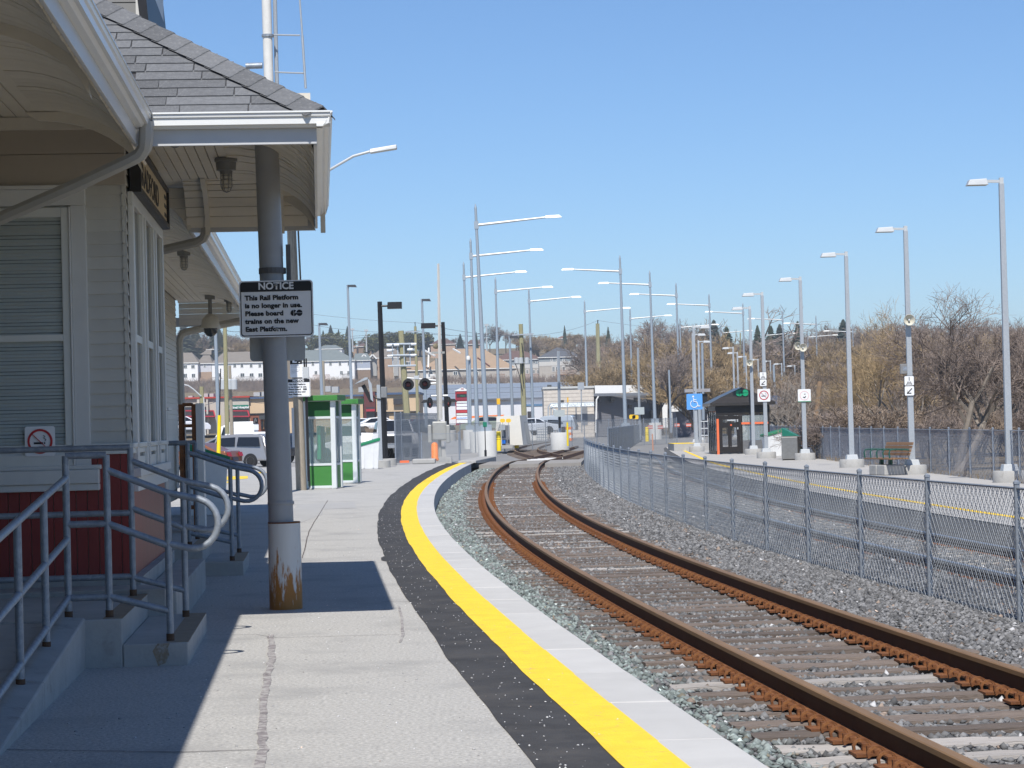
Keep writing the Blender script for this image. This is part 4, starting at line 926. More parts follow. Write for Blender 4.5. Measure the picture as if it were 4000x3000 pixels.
# litter bin and recycling bin
p=G(3090,1797,ZE); t=thing('litter_bin','square stainless steel litter bin with a green triangular top beside the shelter','bin',p,R(-15))
MB().box(-.33,.33,-.33,.33,.04,.95).build('body',M('brushed steel',(.30,.29,.27),.35,.7,var=.15,scale=6),t,bevel=.02); MB().box(-.30,.30,-.3,.3,0,.04).build('plinth',m_black,t)
MB().prism([(-.3,-.30,.98),(.36,-.30,.98),(-.3,-.30,1.33)],(0,.6,0)).build('sloped_top',M('teal green panel',(.01,.14,.095),.4),t,bevel=.01); MB().prism([(-.34,-.33,.952),(.46,-.33,.952),(.46,-.33,.978),(-.34,-.33,.978)],(0,.66,0)).build('rim',MATS['brushed steel'],t)
bin_at(3028,1782,ZE,1.0,1.15,False,'white grit bin with green lid beside the east platform shelter',R(8))
bin_at(1437,1832,0,.85,1.05,False,'white grit bin with green lid beside the green phone booths',R(8))
bin_at(805,2012,0,.80,1.25,True,'white grit bin with green lid beside the station wall behind the far steps',R(10))
# leaning wood post, small far things of the east side
t=wthing('wood_post','short brown wooden post leaning right behind the far fence','post',A(3185,1665,135)); MB().tube(A(3185,1665,135),A(3203,1490,135),.17,.15,n=10).build('post',M('brown post wood',(.25,.165,.10),.9,var=.15,stretch=(8,8,.6)),t,smooth=True)
# ---------------------------------------------------------------- shelter
c=G(2800,1775,ZE); sh=wthing('platform_shelter','black glazed platform shelter with a green round logo on its hipped roof','shelter',c)
m_shk=M('shelter dark brown frame',(.022,.019,.018),.4,.1,var=.12); m_shr=M('shelter roof metal',(.075,.066,.06),.3,.6,var=.15,scale=3); m_sgl=MG('shelter glass',(.45,.52,.53),.05,.28)
Wd=A(3008,1700,c.y).x-c.x; Dp=4.2; Hw=A(2800,1588,c.y).z-ZE; x0,x1,y0,y1=c.x,c.x+Wd,c.y,c.y+Dp; zb=ZE+.03
fr=MB()
for x in (x0+.05,x1-.05): fr.box(x-.05,x+.05,y0-.02,y0+.06,zb,zb+Hw)
fr.box(x0+1.20,x0+1.30,y0-.015,y0+.05,zb,zb+Hw-.5)
for k in range(1,5): fr.box(x0-.02,x0+.05,y0+Dp*k/4-.05,y0+Dp*k/4+.04,zb,zb+Hw); fr.box(x1-.05,x1+.02,y0+Dp*k/4-.05,y0+Dp*k/4+.04,zb,zb+Hw)
fr.box(x0-.02,x0+.04,y0+.07,y1,zb,zb+.12).box(x0-.02,x0+.04,y0+.07,y1,zb+1.05,zb+1.13).box(x0-.02,x0+.04,y0+.07,y1,zb+Hw-.25,zb+Hw-.001).box(x1-.04,x1+.02,y0+.07,y1,zb,zb+.12).box(x1-.04,x1+.02,y0+.07,y1,zb+Hw-.25,zb+Hw-.001)
fr.box(x0,x1,y1-.06,y1-.001,zb,zb+.12).box(x0+.05,x1-.05,y1-.06,y1-.002,zb+Hw-.3,zb+Hw-.003)
for x in (x0+1.,x0+2.): fr.box(x-.04,x+.04,y1-.061,y1-.003,zb+.12,zb+Hw-.3)
fr.build('frame',m_shk,sh)
MB().box(x0+.1,x1-.1,y0-.012,y0+.05,zb+Hw-.48,zb+Hw-.001).build('header',m_shk,sh)
for i in range(4):
    for k in range(3): MB().box(x0+1.45+i*.36,x0+1.62+i*.36,y0-.02,y0-.0125,zb+Hw-.40+k*.1,zb+Hw-.385+k*.1).build('vent_slot',M('vent slot',(.10,.085,.03),.6),sh)
for i in range(4): MB().box(x0+.002,x0+.01,y0+.1+i*1.05,y0+1.0+i*1.05,zb+.13,zb+Hw-.26).build('glass_pane',m_sgl,sh); MB().box(x1-.01,x1-.002,y0+.1+i*1.05,y0+1.0+i*1.05,zb+.13,zb+Hw-.26).build('glass_pane',m_sgl,sh)
for i in range(3): MB().box(x0+.05+i*1.0,x0+.95+i*1.0,y1-.03,y1-.025,zb+.13,zb+Hw-.3).build('glass_pane',m_sgl,sh)
MB().box(x0+1.3,x1-.1,y0-.01,y0+.04,zb,zb+.62).build('lower_panel',M('grey steel panel',(.22,.22,.22),.35,.5,var=.1),sh); MB().box(x0+1.31,x1-.1,y0+.01,y0+.02,zb+.63,zb+Hw-.5).build('glass_pane',m_sgl,sh)
MB().box(x0+1.25,x1-.08,y0-.045,y0-.016,zb+1.42,zb+1.52).build('bumper_bar',m_orange,sh)
dr=MB().box(x0+.12,x0+.30,y0-.02,y0+.03,zb+.03,zb+Hw-.5).box(x0+1.02,x0+1.19,y0-.02,y0+.03,zb+.03,zb+Hw-.5).box(x0+.30,x0+1.02,y0-.02,y0+.03,zb+.03,zb+.33).box(x0+.30,x0+1.02,y0-.02,y0+.03,zb+1.28,zb+1.53).box(x0+.30,x0+1.02,y0-.02,y0+.03,zb+Hw-.68,zb+Hw-.5).box(x0+.58,x0+.76,y0-.019,y0+.029,zb+.34,zb+Hw-.69).build('door',m_shk,sh)
MB().box(x0+.55,x0+.95,y0-.05,y0-.021,zb+1.60,zb+1.67).box(x0+1.04,x0+1.09,y0-.07,y0-.021,zb+1.55,zb+1.68).box(x0+1.04,x0+1.09,y0-.07,y0-.021,zb+1.18,zb+1.28).build('door_handle',m_lum,dr)
MB().box(x0+.70,x0+.78,y0-.024,y0-.02,zb+1.36,zb+1.44).build('sticker',M('orange sticker',(.7,.13,.05),.5),dr)
MB().box(x0+.02,x0+.13,y0-.12,y0-.035,ZE,zb+1.72).build('bollard_bar',m_orange,sh)
# roof: skirt, hips, gablet with logo
ov=.28; zt=zb+Hw; ry0,ry1=y0-ov,y1+ov; rx0,rx1=x0-ov,x1+ov; xm=(x0+x1)/2; Hr=A(2892,1513,c.y).z-zt
rb=MB(); rb.box(rx0,rx1,ry0,ry1,zt,zt+.14)
P=[(rx0,ry0,zt+.14),(rx1,ry0,zt+.14),(rx1,ry1,zt+.14),(rx0,ry1,zt+.14)]; in_=.55; Q=[(rx0+in_,ry0+.3,zt+.42),(rx1-in_,ry0+.3,zt+.42),(rx1-in_,ry1-.3,zt+.42),(rx0+in_,ry1-.3,zt+.42)]
rb.quad(P[0],P[1],Q[1],Q[0]).quad(P[1],P[2],Q[2],Q[1]).quad(P[2],P[3],Q[3],Q[2]).quad(P[3],P[0],Q[0],Q[3])
T0,T1=(xm,ry0+.32,zt+Hr),(xm,ry1-.3,zt+Hr); rb.quad(Q[0],Q[1],T0).quad(Q[1],Q[2],T1,T0).quad(Q[2],Q[3],T1).quad(Q[3],Q[0],T0,T1)
rb.build('roof',m_shr,sh)
go=thing('logo_holder','','',(0,0,0)) if False else None
MB().build
lg=MB(); 
def logo_at(parent,cx,cz,r,y,mat):
    off=OFF[parent.name]; o=go_logo(parent,cx,cz,r,mat,y,.02); o.name='logo'
logo_at(sh,A(2887,1534,c.y).x,A(2890,1535,c.y).z,.155,ry0+.24,M('logo green',(.01,.28,.13),.4))
# seat and heater seen through the glass
MB().box(x0+1.4,x0+2.8,y1-.6,y1-.2,zb+.42,zb+.48).box(x0+1.5,x0+1.58,y1-.5,y1-.3,zb,zb+.42).box(x0+2.6,x0+2.68,y1-.5,y1-.3,zb,zb+.42).build('bench_seat',m_bg,sh)
# second shelter farther on
s2=wthing('platform_shelter','farther dark shelter with a low blue grey roof right of the glazed shelter','shelter',A(3010,1650,150)); p=A(3010,1655,150); q=A(3085,1655,150)
b=MB(); hw=A(3010,1590,150).z-p.z
for x in np.linspace(p.x,q.x,5): b.box(x-.04,x+.04,150,150.1,p.z,p.z+hw); b.box(x-.04,x+.04,153,153.1,p.z,p.z+hw)
b.build('frame',m_shk,s2); MB().box(p.x+.05,q.x-.05,153.02,153.06,p.z,p.z+hw).build('glass_pane',m_sgl,s2)
MB().hexa([(p.x-.4,149.6,p.z+hw),(q.x+.6,149.6,p.z+hw),(q.x+.6,153.5,p.z+hw),(p.x-.4,153.5,p.z+hw)],[(p.x+.2,151,p.z+hw+.75),(p.x+.6,151,p.z+hw+.75),(p.x+.6,152,p.z+hw+.75),(p.x+.2,152,p.z+hw+.75)]).build('roof',M('blue grey roof',(.11,.125,.17),.4,.4),s2)
# raised accessible platform with yellow edge
c2=G(2640,1762,ZE); t=wthing('raised_platform','short raised concrete boarding platform with a yellow top edge left of the shelter','platform',c2)
MB().box(c2.x-.1,c2.x+1.9,c2.y,c2.y+5,-.6,.18).build('block',m_conc2,t,bevel=.02); MB().box(c2.x-.1,c2.x+1.2,c2.y-.002,c2.y+5,.181,.187).build('yellow_edge',m_yel,t)
for x in (2738,2752,2768):
    pp=A(x,1740,c2.y+2); MB().tube((pp.x,c2.y+2,.18),(pp.x,c2.y+2,1.4),.03).build('rail_post',m_galv,t)
pl=A(2738,1700,c2.y+2); pr_=A(2770,1700,c2.y+2)
for z_ in (.6,1.0,1.4): MB().tube((pl.x,c2.y+2,z_),(pr_.x,c2.y+2,z_),.025).build('rail',m_galv,t)
t=wthing('orange_marker','thin orange fibre marker stake by the far east track','marker',A(2550,1762,118)); MB().tube(A(2551,1760,118),A(2548,1695,118),.035,n=6).build('stake',M('faded orange stake',(.50,.26,.18),.6),t)
t=wthing('info_display','dark screen in a grey weather hood behind the wheelchair sign','display',A(2740,1740,c2.y+6)); a=A(2674,1533,c2.y+6); b_=A(2772,1518,c2.y+6)
MB().box(a.x,b_.x,a.y-.4,a.y+.4,a.z,b_.z).build('hood',M('silver hood',(.35,.34,.35),.4,.3),t); d1=A(2738,1582,a.y); d2=A(2762,1538,a.y); MB().box(d1.x,d2.x,a.y-.2,a.y+.2,d1.z,d2.z).build('screen',m_black,t); MB().tube((d1.x-.1,a.y,-.2),(d1.x-.1,a.y,a.z),.09).build('post',m_galv,t)
# ================================================================ tall parking lamps
def tall_lamp(h,arm,sgn):
    t=thing('tall_street_lamp','','street lamp',(0,0,0),0,'tall galvanised lamps around the level crossing')
    MB().lathe([(.55,-1.),(.55,1.45),(.53,1.48)],(0,0,0),20).build('concrete_footing',M('pale tube concrete',(.52,.52,.50),.8,var=.06,scale=3),t,smooth=True)
    MB().box(-.32,.32,-.32,.32,1.48,1.85).build('base_flange',M('blue grey galvanised',(.30,.35,.40),.5,.2,var=.06),t)
    MB().tube((0,0,1.85),(0,0,h),.155,.075,n=12).lathe([(.085,0),(.08,.06),(.02,.3),(0,.3)],(0,0,h-.02),10).build('shaft',MATS['blue grey galvanised'],t,smooth=True)
    MB().box(-.13,.13,-.1,.1,h-1.2,h-.75).build('clamp',MATS['blue grey galvanised'],t)
    MB().tube((sgn*.1,0,h-.97),(sgn*arm,0,h-.70),.085,.055,n=8).build('arm',m_lum,t,smooth=True)
    a=sgn*(arm-.1); z=h-.70
    MB().hexa([(min(a,a+sgn*.95),-.16,z-.06),(max(a,a+sgn*.95),-.16,z-.06),(max(a,a+sgn*.95),.16,z-.06),(min(a,a+sgn*.95),.16,z-.06)],[(min(a,a+sgn*.8),-.1,z+.09),(max(a,a+sgn*.8),-.1,z+.09),(max(a,a+sgn*.8),.1,z+.09),(min(a,a+sgn*.8),.1,z+.09)]).build('lamp_head',M('grey lamp head',(.40,.41,.41),.4,.2),t)
    return t
TL=[((1855,813),(1905,1782),1,'tallest galvanised street lamp of the left trio, arm pointing right'),((1837,945),(1868,1770),1,'middle galvanised street lamp of the left trio'),((1810,1035),(1838,1752),1,'leftmost and lowest galvanised street lamp of the left trio'),((1935,1095),(1953,1748),1,'galvanised street lamp rising behind the yellow bollards'),((2065,1137),(2085,1732),1,'galvanised street lamp beside the sloped white concrete block'),((2283,1182),(2298,1706),1,'galvanised street lamp in front of the brick utility building'),((2461,1213),(2473,1690),1,'galvanised street lamp in front of the grey sided building wing'),((2656,1250),(2668,1690),1,'galvanised street lamp left of the wheelchair sign'),((2815,1277),(2826,1640),1,'distant street lamp left of the shelter roof peak'),((2985,1287),(2992,1640),1,'distant street lamp behind the no smoking sign post'),((3155,1294),(3162,1640),1,'distant street lamp right of the faded sign post'),
((2421,1010),(2446,1745),-1,'galvanised street lamp with the highest arm pointing left'),((2537,1068),(2561,1717),-1,'second galvanised street lamp with its arm pointing left'),((2640,1115),(2661,1702),-1,'third galvanised street lamp with its arm pointing left, by the wheelchair sign'),((2769,1157),(2788,1690),-1,'fourth street lamp with its arm pointing left, by the shelter roof'),((2902,1192),(2913,1670),-1,'fifth street lamp with its arm pointing left, behind the shelter'),((3056,1220),(3070,1660),-1,'sixth street lamp with its arm pointing left, between shelter and faded sign'),((3187,1240),(3198,1650),-1,'seventh street lamp with its arm pointing left, behind the leaning wood post'),((3330,1272),(3342,1640),-1,'last distant street lamp with its arm pointing left')]
lampsrc={}
for (tx,ty),(bx,by),sg,lb in TL:
    hp=by-ty; Y=14.6*9000/hp; bt=A(bx,by,Y); tp=A(tx,ty,Y); 
    if sg not in lampsrc: t=tall_lamp(14.6,4.2 if sg>0 else 3.75,sg); t.location=bt; t['label']=lb; lampsrc[sg]=t
    else: t=copy_tree(lampsrc[sg],bt,None,lb)
    v=(tp-bt); t.rotation_euler=(0,math.atan2(v.x,v.z)*.9,0)
# ================================================================ left middle distance
# phone booths
def booth(x,y,wpx,rz,label,Hb=2.4):
    p=G(x,y,0); t=thing('phone_booth',label,'phone booth',p,rz,'green and white telephone booths'); w=wpx; d=w
    mw=M('booth white aluminium',(.62,.66,.66),.4,.1,var=.04); mg=MG('booth glass',(.24,.33,.33),.05,.27)
    for x_ in (0,w):
        for y_ in (0,d): MB().box(x_-.06,x_+.06,y_-.06,y_+.06,0,Hb-.14).build('corner_post',mw,t)
    MB().box(.061,w-.061,-.02,.02,.03,.09).build('sill',mw,t); MB().box(-.06,w+.06,-.06,d+.06,-.02,.028).build('plinth',m_conc2,t)
    for y_ in (0,d):
        MB().box(.061,w-.061,y_-.012,y_+.012,.09,.60).build('green_panel',m_green,t); MB().box(.061,w-.061,y_-.03,y_+.03,.602,.66).box(.061,w-.061,y_-.03,y_+.03,1.80,1.86).build('crossbar',mw,t)
        MB().box(.061,w-.061,y_-.005,y_+.005,.661,1.799).build('glass_pane',mg,t); MB().box(.061,w-.061,y_-.012,y_+.012,1.861,Hb-.15).build('fascia_panel',M('dark green panel',(.012,.085,.02),.5),t)
    for x_ in (0,w):
        MB().box(x_-.012,x_+.012,.061,d-.061,.03,.60).build('green_panel',m_green,t); MB().box(x_-.005,x_+.005,.061,d-.061,.661,1.799).build('glass_pane',mg,t); MB().box(x_-.03,x_+.03,.061,d-.061,.602,.66).box(x_-.03,x_+.03,.061,d-.061,1.80,1.86).build('crossbar',mw,t); MB().box(x_-.012,x_+.012,.061,d-.061,1.861,Hb-.15).build('fascia_panel',MATS['dark green panel'],t)
    MB().box(-.16,w+.16,-.2,d+.16,Hb-.14,Hb).build('roof',m_green,t,bevel=.01); MB().box(-.12,w+.12,-.15,d+.12,Hb-.152,Hb-.141).build('ceiling',mw,t)
    return t,w
p=G(1200,1912,0)
b1,w=booth(1197,1912,.74,R(-7),'nearer green and white telephone booth with a green phone inside')
MB().box(.24,.34,.28,.5,.75,1.62).build('telephone',M('phone green',(.01,.36,.16),.35),b1,bevel=.02); MB().box(.36,.42,.30,.46,.75,1.6).build('handset_panel',m_black,b1); MB().box(.42,.66,.62,.66,1.38,1.58).build('yellow_notice',M('yellow notice',(.72,.48,.04),.5),b1)
MB().box(.3,.7,.4,.62,.66,.70).build('shelf',m_black,b1)
b2,_=booth(1318,1890,.52,R(-7),'farther green and white telephone booth behind the first one',2.35)
# pole beside the booths with street light arm
wp=wthing('utility_pole','grey weathered wooden utility pole beside the telephone booth with a street lamp arm','utility pole',G(1178,1915,0)); Yp=wp.location.y
pb_=Vector(wp.location); pt=A(1126,560,Yp)
MB().tube(pb_-Vector((0,0,.2)),pt,.135,.11,n=14).build('pole',m_wood,wp,smooth=True)
MB().path([A(1142,800,Yp-.1),A(1200,735,Yp-.15),A(1290,662,Yp-.2),A(1380,610,Yp-.2),A(1445,592,Yp-.2)],.035,8).build('arm',m_lum,wp,smooth=True)
h0_=A(1445,592,Yp-.2); h1_=A(1550,572,Yp-.2)
MB().hexa([(h0_.x,h0_.y-.14,h0_.z-.05),(h1_.x,h1_.y-.14,h1_.z-.07),(h1_.x,h1_.y+.14,h1_.z-.07),(h0_.x,h0_.y+.14,h0_.z-.05)],[(h0_.x,h0_.y-.1,h0_.z+.06),(h1_.x,h1_.y-.12,h1_.z+.04),(h1_.x,h1_.y+.12,h1_.z+.04),(h0_.x,h0_.y+.1,h0_.z+.06)]).build('lamp_head',m_lum,wp,bevel=.02)
MB().path([A(1205,1880,Yp-.1),A(1196,1600,Yp-.1),A(1188,1400,Yp-.1),A(1165,900,Yp-.1)],.022,6).path([A(1211,1905,Yp-.1),A(1203,1700,Yp-.1),A(1196,1400,Yp-.1)],.018,6).build('cable_conduit',m_black,wp); a=A(1188,1450,Yp); MB().box(a.x-.02,a.x+.13,Yp-.2,Yp-.1,a.z-.18,a.z+.1).build('meter_box',m_lum,wp); a=A(1147,1670,Yp); MB().box(a.x-.03,a.x+.03,Yp-.16,Yp-.13,a.z-.5,a.z+.5).build('number_strip',m_lum,wp)
n2=thing('notice_sign','smaller looking NOTICE sign on the wooden pole above the telephone booth','sign',A(1166,1515,Yp-.17),0); notice_sign(n2,.60)
tw=thing('tow_sign','narrow white sign with a black tow truck header above the farther NOTICE sign','sign',A(1157,1438,Yp-.17),0)
plate(.31,.47,.02,m_signw,tw,0,.004); MB().prism([(-.152,-.003,.10),(.152,-.003,.10),(.152,-.003,.228),(-.152,-.003,.228)],(0,.002,0)).build('header',m_signk,tw)
MB().box(-.09,.02,-.005,-.003,.135,.165).box(-.09,-.04,-.005,-.003,.165,.195).bar((.0,-.004,.165),(.09,-.004,.205),.003,.012,(0,1,0)).box(.06,.10,-.005,-.003,.135,.15).build('tow_truck_symbol',m_signw,tw)
for i,tx in enumerate(('For information on','removed vehicles call','','Pour information sur','vehicules deplaces','composez')):
    if tx: lettering(tx,.026,M('grey print',(.30,.30,.31),.6),tw,(-.13,-.0035,.055-i*.036))
# lattice mast with ladder rising behind the canopy
ma=wthing('antenna_mast','white steel mast with a side ladder rising behind the bay roof','mast',A(1098,1890,56)); 
MB().tube(A(1098,1890,56),A(1036,-150,56),.13,.115,n=14).build('mast',M('white mast paint',(.62,.61,.58),.5,var=.08,col2=(.3,.25,.2),mix=(.7,.8)),ma,smooth=True)
MB().tube(A(1098,1000,56.3),A(1070,-150,56.3),.055,.05,n=8).build('side_pipe',m_galv,ma,smooth=True)
for y_ in (140,680): 
    a=A(1046+(y_-140)*.05,y_,56); MB().lathe([(.15,-.03),(.15,.03)],a,14).build('clamp',m_galv_d,ma)
l0,l1=A(1160,-150,55.9),A(1194,345,55.9)
MB().tube(l0,A(1181,140,55.9),.022,n=6).tube(A(1181,140,55.9),l1,.03,n=6).build('ladder_rail',m_galv,ma); MB().tube(A(1068,136,56),A(1172,138,55.9),.02,n=6).tube(A(1073,282,56),A(1186,286,55.9),.02,n=6).build('ladder_rung',m_galv,ma)
a=A(960,258,56); b_=A(1025,256,56); MB().tube(a,b_,.075,n=12).build('side_lamp',m_galv_d,ma,smooth=True)
# black lamp posts
def black_lamp(bx,by,tx,ty,sgn,label,Y,dz):
    p=A(bx,by,Y); t=wthing('black_lamp_post',label,'lamp post',p,'black box headed lamp posts by the crossing'); q=A(tx,ty,Y)
    MB().tube(p,q,.115,.095,n=4).build('shaft',m_black,t); w_=Y/9000
    MB().lathe([(.45,-.3),(.45,.22),(.43,.24)],p,18).build('concrete_footing',m_conc2,t,smooth=True)
    z=q.z-.18; x=q.x
    MB().tube((x,Y,z),(x+sgn*34*w_*1.1,Y,z),.04).build('arm',m_black,t)
    a=x+sgn*30*w_; c_=x+sgn*86*w_; MB().hexa([(min(a,c_),Y-.25,z-.12),(max(a,c_),Y-.25,z-.12),(max(a,c_),Y+.25,z-.12),(min(a,c_),Y+.25,z-.12)],[(min(a,c_)+.02,Y-.25,z+.14),(max(a,c_),Y-.25,z+.14),(max(a,c_),Y+.25,z+.14),(min(a,c_)+.02,Y+.25,z+.14)]).build('lamp_head',m_black,t)
    return t
black_lamp(1506,1815,1483,1178,1,'black lamp post with its box head pointing right beside the crossing fence',92,0)
black_lamp(1748,1700,1730,1258,-1,'black lamp post with its box head pointing left behind the crossing signal',118,0)
t=wthing('control_post','grey square post with a metal box and cable beside the black lamp post','post',A(1488,1835,88)); pp=A(1488,1830,88); MB().lathe([(.37,-.2),(.37,.26),(.35,.28)],(pp.x,88,0),18).build('concrete_footing',m_conc2,t,smooth=True); q=A(1478,1503,88); MB().hexa([(pp.x-.075,87.93,.2),(pp.x+.075,87.93,.2),(pp.x+.075,88.07,.2),(pp.x-.075,88.07,.2)],[(q.x-.065,87.93,q.z),(q.x+.065,87.93,q.z),(q.x+.065,88.07,q.z),(q.x-.065,88.07,q.z)]).build('post',m_galv,t)
a=A(1488,1553,87.8); b_=A(1510,1511,87.8); MB().box(a.x,b_.x,87.8,88.2,a.z,b_.z).build('metal_box',M('grey metal box',(.22,.225,.23),.5,.3),t,bevel=.01); MB().path([A(1452,1543,87.9),A(1465,1556,87.9),A(1490,1560,87.9),A(1500,1558,87.9)],.025,6).build('cable',m_black,t)
a=A(1410,1507,87.9); 
sp_=MB(); sp_.hexa([A(1411,1507,87.9),A(1425,1500,87.9),A(1459,1570,87.9),A(1444,1572,87.9)],[A(1411,1507,88.2),A(1425,1500,88.2),A(1459,1570,88.2),A(1444,1572,88.2)]); sp_.build('tilted_screen',m_black,t); MB().hexa([A(1385,1500,87.7),A(1425,1474,87.7),A(1437,1474,87.7),A(1440,1480,87.7)],[A(1385,1502,88.4),A(1425,1477,88.4),A(1437,1477,88.4),A(1440,1483,88.4)]).hexa([A(1436,1474,87.7),A(1452,1500,87.7),A(1458,1570,87.7),A(1448,1560,87.7)],[A(1436,1474,88.4),A(1452,1500,88.4),A(1458,1570,88.4),A(1448,1560,88.4)]).build('screen_hood',m_galv,t)
# level crossing signal
Yc=108.5; sg=wthing('crossing_signal','grey level crossing signal with round red lamps, bell and raised gate arm','crossing signal',A(1716,1798,Yc))
m_sg=M('grey signal paint',(.33,.33,.31),.5,.2,var=.12); wy=Yc/9000
MB().tube(A(1720,1795,Yc),A(1705,1400,Yc),.075,n=10).build('mast',m_sg,sg,smooth=True)
MB().tube(A(1722,1640,Yc-.3),A(1712,1030,Yc-.3),.085,.055,n=4).build('gate_arm',M('pale gate arm',(.56,.54,.50),.5,var=.12,scale=2),sg)
b=MB(); a=A(1690,1720,Yc); c_=A(1745,1645,Yc); b.box(a.x,c_.x,Yc-.35,Yc+.35,a.z,c_.z); b.build('gate_mechanism',m_sg,sg,bevel=.06)
for x in (1681,1752): a=A(x,1730,Yc); MB().box(a.x-.09,a.x+.09,Yc-.5,Yc+.1,a.z,a.z+.85).build('counterweight',m_sg,sg,bevel=.04)
MB().hexa([A(1700,1795,Yc),A(1745,1795,Yc),A(1745,1795,Yc+.5),A(1700,1795,Yc+.5)],[A(1708,1745,Yc),A(1738,1745,Yc),A(1738,1745,Yc+.5),A(1708,1745,Yc+.5)]).build('pedestal',m_conc2,sg)
MB().box(A(1685,1795,Yc).x,A(1765,1795,Yc).x,Yc-.5,Yc+.7,-.3,.08).build('footing',m_conc2,sg)
def red_lamp(x,y,side,parent):
    p=A(x,y,Yc-.35); 
    if side==0:
        dsk=MB().lathe([(.27,.02),(.275,0),(.27,-.02),(.13,-.03),(.11,.02)],p,22,(0,1,0)).build('backing_disc',m_black,parent); 
        MB().lathe([(0,-.05),(.08,-.04),(.115,0)],p+Vector((0,-.02,0)),18,(0,1,0)).build('red_lens',M('red lens',(.10,.008,.008),.25),dsk)
        h=MB()
        for i in range(9):
            a0,a1=R(10+i*17.8),R(10+(i+1)*17.8); q=lambda a_,r,yy:(p.x+r*math.cos(a_),p.y+yy,p.z+r*math.sin(a_))
            h.hexa([q(a0,.15,-.02),q(a1,.15,-.02),q(a1,.16,-.02),q(a0,.16,-.02)],[q(a0,.15,-.3),q(a1,.15,-.3),q(a1,.16,-.3),q(a0,.16,-.3)])
        h.build('hood',m_black,dsk)
    else:
        ax=(side,.55,0)
        dsk=MB().lathe([(.25,.02),(.255,0),(.25,-.02),(.1,-.02)],p,20,ax).build('backing_disc',m_black,parent); MB().lathe([(0,.05),(.09,.04),(.12,0)],p+Vector((side*.03,-.0,-.1)),14,(side,-.7,0)).build('red_lens',MATS['red lens'],dsk)
        MB().hexa([p+Vector((0,-.12,.02)),p+Vector((0,.12,.02)),p+Vector((side*.42,.1,-.02)),p+Vector((side*.42,-.1,-.02))],[p+Vector((0,-.1,.15)),p+Vector((0,.1,.15)),p+Vector((side*.30,.08,.14)),p+Vector((side*.30,-.08,.14))]).build('hood',m_black,dsk)
red_lamp(1595,1502,0,sg); red_lamp(1660,1499,0,sg); red_lamp(1679,1573,-1,sg); red_lamp(1752,1570,1,sg)
MB().tube(A(1590,1476,Yc),A(1715,1487,Yc),.04).tube(A(1635,1502,Yc),A(1712,1496,Yc),.05).tube(A(1680,1547,Yc),A(1750,1545,Yc),.05).build('crossarm',m_lum,sg)
a=A(1627,1474,Yc-.4); MB().box(a.x-.12,a.x+.12,a.y-.1,a.y+.1,a.z-.08,a.z+.08).build('junction_box',m_lum,sg)
MB().lathe([(.0,-.12),(.10,-.10),(.13,-.04),(.14,.06),(.0,.10)],A(1702,1352,Yc),16,(.8,-.4,0)).build('bell',M('weathered bell',(.33,.27,.17),.5,.3),sg,smooth=True)
MB().bar(A(1685,1378,Yc),A(1737,1377,Yc),.1,.1).build('bell_bracket',m_sg,sg)
t=wthing('orange_barrel','small orange traffic drum at the foot of the crossing signal','traffic drum',A(1699,1800,102)); p=A(1699,1800,102); MB().lathe([(.17,0),(.17,.1),(.155,.12),(.15,.72),(.10,.8),(0,.82)],p,14).build('drum',M('drum orange',(.85,.22,.03),.5),t,smooth=True)
for x,y,h,lb in ((1580,1808,.10,'low orange marker on the ground beside the crossing fence'),): 
    t=wthing('ground_marker',lb,'marker',A(x,y,100)); p=A(x,y,100); MB().box(p.x-.2,p.x+.2,100,100.2,p.z,p.z+h).build('block',m_orange,t)
t=wthing('low_kerb','pale concrete kerb block beside the crossing signal foot','kerb',A(1640,1800,100)); p=A(1610,1802,100);q=A(1700,1802,100); MB().box(p.x,q.x,100,101,-.1,.12).build('kerb',m_conc2,t,bevel=.05)
c3=G(1890,1800,0); t=wthing('crossing_kerb','low pale concrete edge of the second platform part beyond the crossing','kerb',c3); MB().prism([(A(1790,1800,99).x,98.5,-.3),(A(1860,1800,99).x,98.5,-.3),(A(1938,1790,110).x,110,-.3),(A(1870,1790,110).x,110,-.3)],(0,0,.32)).build('kerb',m_conc2,t,bevel=.03)
# green signal flag post
p=A(1897,1785,116); t=wthing('green_flag_post','thin black post carrying a small green square board by the concrete footings','marker',p); MB().tube(p,A(1894,1665,116),.025).build('post',m_black,t); MB().lathe([(.06,0),(.06,.35)],p,8).build('foot',m_black,t); a=A(1894,1658,116); MB().box(a.x-.10,a.x+.10,116,116.02,a.z-.13,a.z+.12).build('board',M('board green',(.005,.17,.10),.5),t)
# bollards, fuel point and sloped white block
def bollard(x,yb,yt,Y,label):
    p=A(x,yb,Y); t=wthing('yellow_bollard',label,'bollard',p,'yellow bollards by the crossing'); h=A(x,yt,Y).z-p.z; r=.145
    MB().lathe([(r,-.2),(r,h*.94),(r*.8,h),(0,h)],p,14).build('sleeve',m_yellow,t,smooth=True)
    for k in (.5,.62,.9): MB().lathe([(r*1.01,0),(r*1.01,.035)],p+Vector((0,0,h*k)),14).build('band',M('ochre band',(.35,.25,.02),.6),t)
bollard(1920,1751,1687,145,'leftmost yellow bollard beside the grey pump cabinet'); bollard(1949,1749,1685,145,'yellow bollard directly left of the grey pump cabinet'); bollard(2018,1739,1682,150,'yellow bollard right of the grey pump cabinet before the white block')
for x,yb,yt,lb in ((2459,1730,1673,'left yellow bollard behind the far wire fence by the grey sided wing'),(2484,1735,1673,'middle yellow bollard behind the far wire fence by the grey sided wing'),(2528,1730,1668,'right yellow bollard behind the far wire fence by the grey sided wing')): bollard(x,yb,yt,190,lb)
Yk=149; t=wthing('white_block','big white sloped concrete block behind the pump cabinet','concrete block',A(2000,1745,Yk)); mwb=M('white washed concrete',(.66,.64,.58),.8,var=.08,scale=1.2,col2=(.5,.48,.44),mix=(.62,.75))
